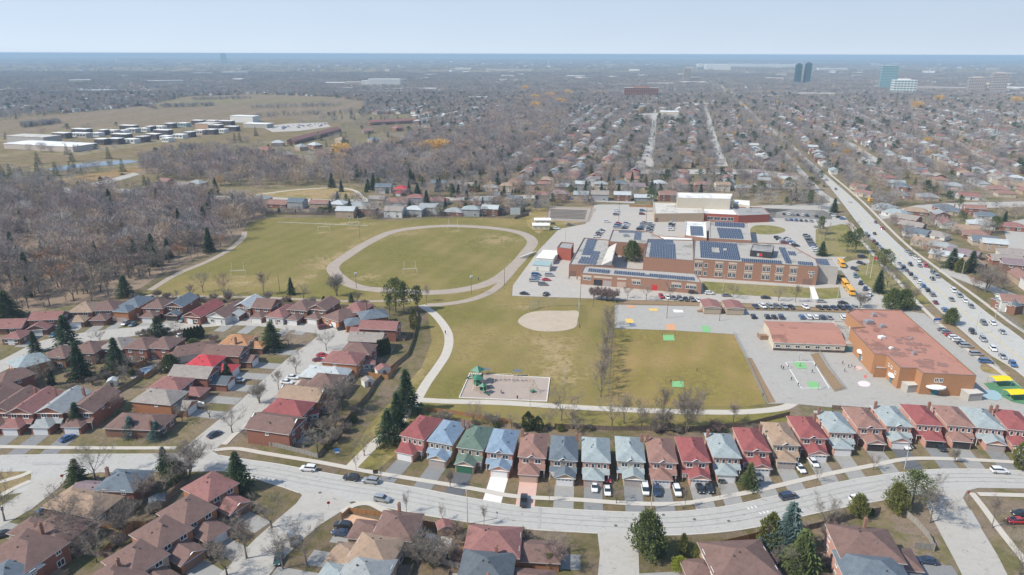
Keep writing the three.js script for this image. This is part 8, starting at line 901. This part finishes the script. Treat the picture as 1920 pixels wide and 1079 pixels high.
{ // long terraces with brown roofs left of centre
  for (const [a, b, l] of [[[-282,-888],[-258,-1035],'long brown roofed terrace left of the woods'],[[-232.9,-1137],[-168,-1177],'short brown roofed terrace above the woods']]) { const len = Math.hypot(b[0] - a[0], b[1] - a[1]), ry = Math.atan2(-(b[1] - a[1]), b[0] - a[0]), g = group('terrace', (a[0] + b[0]) / 2,0, (a[1] + b[1]) / 2, ry); tag(g, l, 'terrace'); const S = new MB(), F = new MB(), W = new MB(); W.box(0,0,0, len, 5,11); roofOn(S, F, W, 0,0, len, 11,5,'gable','x',0.5); part(g, 'wall', W.geo(), WM.brownbrick); part(g, 'roof', S.geo(), RM.redbrown); part(g, 'fascia', F.geo(), H.trim); for (let i = 0; i < 24; i++) windowAt(g, (i / 23 - 0.5) * (len - 5),3,5.52,1.5,1.4); } }
for (const [x, z, roof, where] of [[-293,-871,'palegrey','left end of the terrace cluster'],[-253,-835,'grey','below the long terrace'],[-241.3,-851,'palegrey','right below the long terrace'],[-221.9,-907,'tan','tan one in the middle of the cluster'],[-190.3,-812,'brown','edge of the bare woods'],[-208.9,-776,'brown','single dark one above the bare woods'],[-180.5,-907,'slate','slate one in the cluster'],[-173.1,-1057,'redbrown','reddish pair above the woods'],[-135.4,-984,'red','dark red one above the woods'],[-129.1,-1058,'tan','tan one at the right of the cluster'],[-139.1,-908,'greytan','lowest one of the cluster'],[-209.5,-1018,'brown','beside the short terrace'],[-286,-810,'redbrown','far left of the cluster'],[-247.7,-766,'greytan','near the yellow willow']]) { placed.push([x, z]); house({ x, z, face: rr(150,240, rf), w: 15, d: 11, h: 4.6, roof, wall: pick(['brownbrick','tanbrick'], rf), plain: 1, label: `${roofWord[roof]} roofed house before the woods, ${where}`, name: 'suburban_house' }); }
{ const r = rng(616),[a, b] = [[-372,-1076],[-304,-1145]]; for (let i = 0; i < 40; i++) { const t = r(), o = (r() - 0.5) * 60; const c = pick(['white','silver','grey','black','red','blue'], r); car(lerp(a[0], b[0], t), lerp(a[1], b[1], t) + o, 95,'sedan', c, `${c} car in the busy distant car park`, `${c} cars in the distant car park`); } }
for (const [x, z, az, k, c, l] of [[-373,-598,80,'van','white','white truck like van on the left road'],[-377,-628,70,'suv','black','black suv on the left road'],[-376,-636,70,'sedan','silver','silver car on the left road'],[-371,-654,70,'sedan','black','dark car leaving on the left road'],[-277,-563,95,'sedan','white','white car on the through road'],[-272,-565,95,'sedan','black','dark car on the through road'],[-300,-572,95,'sedan','navy','navy car on the through road']]) car(x, z, az, k, c, l);
{ const r = rng(909); for (const [a, b, n, w] of [[[141.5,-730],[215,-1067],9,'the left straight street above the school'],[[219.6,-731],[357,-1281],12,'the right straight street above the school'],[[515,-1580],[284,-597],12,'the far stretch of the wide road']]) for (let i = 0; i < n; i++) { const t = (i + r() * 0.6) / n, c = pick(rowColors, r); car(lerp(a[0], b[0], t) + (r() - 0.5) * 5, lerp(a[1], b[1], t), r() < 0.5 ? 14 : 194,'sedan', c, `${c} car on ${w}, ${ORD[i]} from its ${w.includes('wide') ? 'far' : 'near'} end`, `cars on ${w}`); } }
// allotment beds
{ const g0 = new MB().box(0,0,0,3.6,0.45,1.4).geo(),[a, b, c, d] = [[29.3,-505],[55.2,-502],[50.2,-471],[26.9,-474]]; for (let j = 0; j < 7; j++) for (let i = 0; i < 9; i++) { const t = (i + 0.5) / 9, u = (j + 0.5) / 7, m = top(new THREE.Group(),'raised_bed', lerp(lerp(a[0], b[0], t), lerp(d[0], c[0], t), u),0.1, lerp(lerp(a[1], b[1], t), lerp(d[1], c[1], t), u)); tag(m, 'dark raised bed in the fenced allotment','planter','raised beds of the allotment'); part(m, 'soil', g0, std({ color: rgb(0.055,0.045,0.04) })); part(m, 'edge', new MB().box(0,0,0.75,3.7,0.5,0.1).geo(), H.greyWood); } }

// ---------- woods and street trees ----------
const TP = [];                                            // [x, z, height, width, kind, tint]
{
  const r = rng(2468), near2 = (x, z, d) => placed.some(p => Math.abs(p[0] - x) < d && Math.abs(p[1] - z) < d) || ALLH.some(h => Math.hypot(h.x - x, h.z - z) < h.r + d * 0.2);
  const fill = (poly, spacing, h0, h1, tint, skip = 0, gap = 0) => { const b = boxOf(poly); for (let x = b[0]; x < b[1]; x += spacing) for (let z = b[2]; z < b[3]; z += spacing) { const X = x + (r() - 0.5) * spacing, Z = z + (r() - 0.5) * spacing; if (!inPoly(X, Z, poly) || r() < skip || (gap && gapN(X / 17 + 400, Z / 17 + 400) < gap) || isClear(X, Z, 2.5) || near2(X, Z, 6)) continue; TP.push([X, Z, rr(h0, h1, r), rr(0.85,1.3, r), r() < 0.05 ? 's' : 'b', r(), tint && r() < 0.6 ? 1 : 0]); } };
  for (const [p, k] of [[-93.1,-794],[-83.1,-803],[-189.2,-767],[53.8,-1704],[94.9,-1807],[104.8,-1565],[46.9,-1444],[149.8,-1924],[848,-1485],[1033,-1723],[1185,-1673],[39.4,-2194]].map((p, i) => [p, i < 3 ? 19 : 21])) { TP.push([p[0], p[1], k, 1.55,'g', r()]); for (const o of [-5,5]) placed.push([p[0] + o, p[1]],[p[0], p[1] + o * 2.5]); }
  const gapN = noise2(313,128);
  const fill2 = (p, h0 = 4, h1 = 9) => { const b = boxOf(p); for (let k = 0; k < 900; k++) { const X = lerp(b[0], b[1], r()), Z = lerp(b[2], b[3], r()); if (inPoly(X, Z, p) && r() < 0.35) TP.push([X, Z, rr(h0, h1, r),1.2, r() < 0.14 ? 's' : 'b', r()]); } };
  // the bare wood at the left, the band behind, the far wood
  fill([[-429,-535],[-423,-563],[-388,-550],[-358,-564],[-271,-547],[-225.5,-531],[-183.2,-493],[-173.5,-476],[-180.7,-457],[-174.5,-433],[-171.9,-404],[-177.1,-379],[-184.8,-350],[-183.2,-323],[-186.1,-309],[-200.6,-300],[-215,-288],[-236.2,-278]],6.2,6.5,16,1,0.10,0.23);
  fill([[-364,-673],[-390,-767],[-346,-803],[-290,-769],[-219.5,-709],[-190.2,-771],[-142.8,-844],[-79.8,-944],[-53.9,-1170],[-1,-1562],[74.1,-2022],[165.2,-2026],[82.2,-1027],[37.5,-824],[13.8,-735],[-16.1,-679],[-40.8,-653],[-54.1,-630],[-97.3,-623],[-129,-612],[-151.5,-607],[-186.8,-598],[-227.7,-595],[-248.8,-590],[-324,-631]],8.5,8,18,1,0.06,0.2);
  fill([[-852,-2149],[-874,-2387],[-776,-2599],[-575,-2404],[-479,-1996],[-561,-1869],[-663,-1841]],22,11,15); fill([[-757,-973],[-767,-1050],[-838,-1337],[-803,-1502],[-821,-1581],[-909,-1705],[-988,-1526],[-975,-1264]],16,10,14, null, 0.1); fill([[-452,-678],[-395,-721],[-382,-751],[-365,-673],[-383,-606],[-425,-605],[-472,-632]],14,6,11, null, 0.55); fill([[-425,-541],[-365,-569],[-380,-593],[-443,-632],[-481,-618]],9,8,12, null, 0.2);
  for (const h of [[[371,-992],[309,-744],[264,-573],[267,-573],[315,-752],[381,-1006]],[[376,-1006],[312,-752],[266,-577],[269,-577],[319,-760],[386,-1020]],[[-810,-1548],[-728,-1445],[-738,-1474],[-818,-1581]],[[-740,-1489],[-655,-1554],[-669,-1587],[-762,-1534]],[[-779,-1730],[-669,-1819],[-685,-1863],[-797,-1770]],[[-757,-1082],[-742,-1151],[-757,-1178],[-779,-1115]],[[-542,-1466],[-373,-1548],[-389,-1614],[-563,-1526]],[[-457,-1257],[-395,-1304],[-313,-1379],[-324,-1431],[-408,-1351],[-472,-1301]]]) fill2(h);
  fill2([[-180.8,-486],[-130.1,-484],[-81.3,-477],[-23.1,-485],[9.5,-489],[9.7,-498],[-23.5,-494],[-83,-488],[-132.3,-492],[-184.5,-497]],2.5,5.5);
  // street and garden trees among the houses
  for (let i = 0; i < 46000; i++) { const d = Math.sqrt(lerp(430 * 430,2000 * 2000, r())), a = (r() - 0.5) * 1.42, x = Math.tan(a) * d, z = -d; if (isClear(x, z, 2) || near2(x, z, 6) || (d < 660 && r() < 0.4)) continue; if (x < -140 && d < 1350 && x < -0.1 * d) { if (r() < 0.93) continue; } TP.push([x, z, rr(6.5,12.5, r), rr(0.9,1.35, r), r() < 0.2 ? (r() < 0.6 ? 's' : 'p') : r() < 0.004 ? 'g' : 'b', r(), r() < 0.25 ? 1 : 0]); }
  for (const p of [[-313,-589],[-322,-599],[-298,-577],[-241.4,-493],[-212.7,-472],[-243.1,-559],[-228.1,-517],[-194.3,-358],[-202.2,-368],[-226.1,-508],[-462,-632],[-480,-646],[-452,-632],[-447,-647],[-430,-647],[-430,-669],[-422,-663],[-508,-791],[-470,-738],[-494,-719],[-381,-673],[-442,-758],[-402,-780],[-386,-811],[-382,-816],[-368,-825],[-359,-903],[-357,-914],[-143.3,-572],[-156.1,-591],[-122.9,-582],[-120.2,-592],[-47.6,-550],[-64.4,-510],[-6.3,-520],[-8.2,-510],[-22,-504],[-34.5,-514],[-360,-982],[-312,-1230],[-305,-1342],[-62.9,-573],[-90.5,-610],[-154.6,-896],[-52.8,-757],[57.3,-947],[40.7,-824],[75.3,-901]]) TP.push([p[0], p[1], rr(9,14, r),1.2,'s', r()]);
  for (const [a, b] of [[[[130,-715],[220.1,-1124]],3],[[[148.1,-712],[232.1,-1124]],3],[[[206.6,-716],[257,-916],[403,-1499]],3],[[[227.1,-717],[278,-934],[394,-1401]],3]]) { const L = spline(a, 6); for (const p of L) for (let k = 0; k < 2; k++) TP.push([p[0] + (r() - 0.5) * 9, p[1] + (r() - 0.5) * 16, rr(6,12, r),1.2, r() < 0.25 ? 's' : 'b', r()]); }
  for (let i = 0; i < 60; i++) { const t = r(), s = r() < 0.5 ? -1 : 1, k = Math.floor(t * (wideL.length - 1)), p = s < 0 ? wideL[k] : wideR[k], q = s < 0 ? wideL[k + 1] : wideR[k + 1], u = r(), x = lerp(p[0], q[0], u) + s * 9, z = lerp(p[1], q[1], u); if (z < -1500 || z > -230 || isClear(x, z, 1)) continue; TP.push([x, z, rr(6,10, r),1,'b', r()]); }
}
TP.sort((a, b) => Math.hypot(a[0], a[1]) - Math.hypot(b[0], b[1]));
const q4 = new THREE.Quaternion(), YY = V3(0,1,0), m4 = new THREE.Matrix4(), cc = new THREE.Color();
{
  let nb = 300 - singled.filter(s => s[0] === 'bare').length - 80, ns = 150; const far = { b: [], s: [], p: [], g: [] };
  TP.forEach((t, i) => { const [x, z, h, w, k, tint] = t, d = Math.hypot(x, z);
    if (k === 'b' && nb > 0 && d < 700) { nb--; const L = x < -60 && z > -520; tree('wood', Math.floor(tint * 4), x, z, h, L ? `${h > 12.5 ? 'tall' : h > 10.5 ? 'middling' : 'low'} bare ${['grey','brown','dusky','pale'][Math.floor(tint * 4)]} tree in the woods left of the far field` : `bare garden tree ${sector(x, z)}`, L ? `${h > 12.5 ? 'tall' : h > 10.5 ? 'middling' : 'low'} ${['grey','brown','dusky','pale'][Math.floor(tint * 4)]} trees of the left woods` : `garden trees ${sector(x, z)}`, { wide: w, mat: tint > 0.93 ? TM.rust : tint > 0.8 ? TM.mauve : undefined }); }
    else if ((k === 's' || k === 'p') && ns > 0 && d < 1000) { ns--; tree(k === 's' ? 'spruce' : 'pine', i, x, z, h, `${h > 10.5 ? 'tall' : h > 8.5 ? 'middling' : 'low'} dark ${k === 's' ? 'spruce' : 'pine'} standing ${sector(x, z)}`, `${h > 10.5 ? 'tall' : h > 8.5 ? 'middling' : 'low'} ${k === 's' ? 'spruces' : 'pines'} ${sector(x, z)}`, { wide: w * 0.72 }); }
    else if (k === 'g' && d < 2700) tree('willow', i, x, z, h * 0.9, `golden twigged willow ${sector(x, z)}`, `golden willows ${sector(x, z)}`, { wide: w, mat: TM.gold });
    else far[k].push(t); });
  const warmT = [[0.33,0.265,0.24],[0.36,0.28,0.24],[0.30,0.24,0.225],[0.40,0.32,0.26],[0.34,0.25,0.225],[0.42,0.31,0.215]];
  const mass = (g, name, geo, list, tints, mat) => { const m = new THREE.InstancedMesh(geo, mat, list.length); m.name = name; list.forEach(([x, z, h, w, , tint, warm], i) => { m4.compose(V3(x, 0, z), q4.setFromAxisAngle(YY, tint * 50), V3(h / 10 * w, h / 10, h / 10 * w)); m.setMatrixAt(i, m4); const c = warm ? warmT[Math.floor(tint * 997) % warmT.length] : tints[Math.floor(tint * 997) % tints.length], k = 0.85 + 0.3 * ((tint * 137) % 1); m.setColorAt(i, cc.setRGB(c[0] * k, c[1] * k, c[2] * k)); }); g.add(shade(m)); };
  const twigT = [[0.25,0.235,0.23],[0.31,0.275,0.25],[0.28,0.24,0.235],[0.38,0.35,0.32],[0.26,0.235,0.235],[0.20,0.19,0.19],[0.40,0.31,0.23],[0.29,0.25,0.235],[0.33,0.30,0.275]], greenT = [[0.05,0.082,0.042],[0.065,0.09,0.045],[0.09,0.11,0.045]], white = () => std({ color: rgb(1,1,1), roughness: 1 });
  const g1 = group('woodland'); tag(g1,'grey brown mass of bare woods and street trees fading into haze','trees', null, 'stuff');
  const D = t => Math.hypot(t[0], t[1]), midL = far.b.filter(t => D(t) < 1000), farL = far.b.filter(t => D(t) >= 1000);
  const mg = [0,1,2].map(i => farBare(3000 + i, 420,0.075,10,3.7)), fg = [0,1].map(i => farBare(3100 + i, 150,0.15,10,3.9));
  mg.forEach((g, k) => mass(g1,'bare_trees', g, midL.filter((_, i) => i % 3 === k), twigT, white())); fg.forEach((g, k) => mass(g1,'bare_trees', g, farL.filter((_, i) => i % 2 === k), twigT, white()));
  for (const t of far.g) t[6] = 0; mass(g1,'golden_trees', fg[0], far.g, [[0.50,0.33,0.12],[0.42,0.30,0.14]], white());
  const g2 = group('evergreens'); tag(g2,'dark green conifers dotted through the distant suburb','trees', null, 'stuff'); const sp = spruce(3200,10,2.8,0.45)[1], pn = tufted(3201,10,3.6,14,30,0.25,0.6)[1]; for (const t of [...far.s, ...far.p, ...far.g]) t[6] = 0; mass(g2,'spruces', sp, far.s, greenT, white()); mass(g2,'pines', pn, far.p, greenT, white());
  // groves out to the haze
  const g3 = group('distant_woods'); tag(g3,'blue grey wooded plain reaching the skyline','trees', null, 'stuff'); const r = rng(8642), grove = [0,1].map(k => { const gs = []; for (let i = 0; i < 9; i++) { const g = farBare(3300 + k * 20 + i, 46,0.34,10,4.4).clone(); g.translate((r() - 0.5) * 34,0, (r() - 0.5) * 34); gs.push(g); } return mergeGeometries(gs); }), dark = [0].map(() => { const gs = []; for (let i = 0; i < 6; i++) { const g = spruce(3400 + i, 10,3,0.25)[1]; g.translate((r() - 0.5) * 26,0, (r() - 0.5) * 26); gs.push(g); } return mergeGeometries(gs); })[0];
  const L = [[],[],[]]; for (let i = 0; i < 26000; i++) { const d = i < 14000 ? Math.sqrt(lerp(1900 ** 2,4200 ** 2, r())) : 4000 + Math.pow(r(),0.75) * 11000, a = (r() - 0.5) * 1.4, x = Math.tan(a) * d; if (isClear(x, -d, 12)) continue; const s = d > 4000 ? rr(0.9,2.2, r) : rr(0.8,1.2, r); L[r() < 0.1 ? 2 : i % 2].push([x, -d, 10 * rr(0.85,1.25, r), s, '', r()]); }
  grove.forEach((g, k) => mass(g3,'groves', g, L[k], twigT, white())); mass(g3,'dark_groves', dark, L[2], greenT, white());
}
console.log('objects', scene.children.length, 'houses', ALLH.length, 'far houses', farHouse.length, 'trees', TP.length, 'panels', solarCount);

renderer.render(scene, camera);
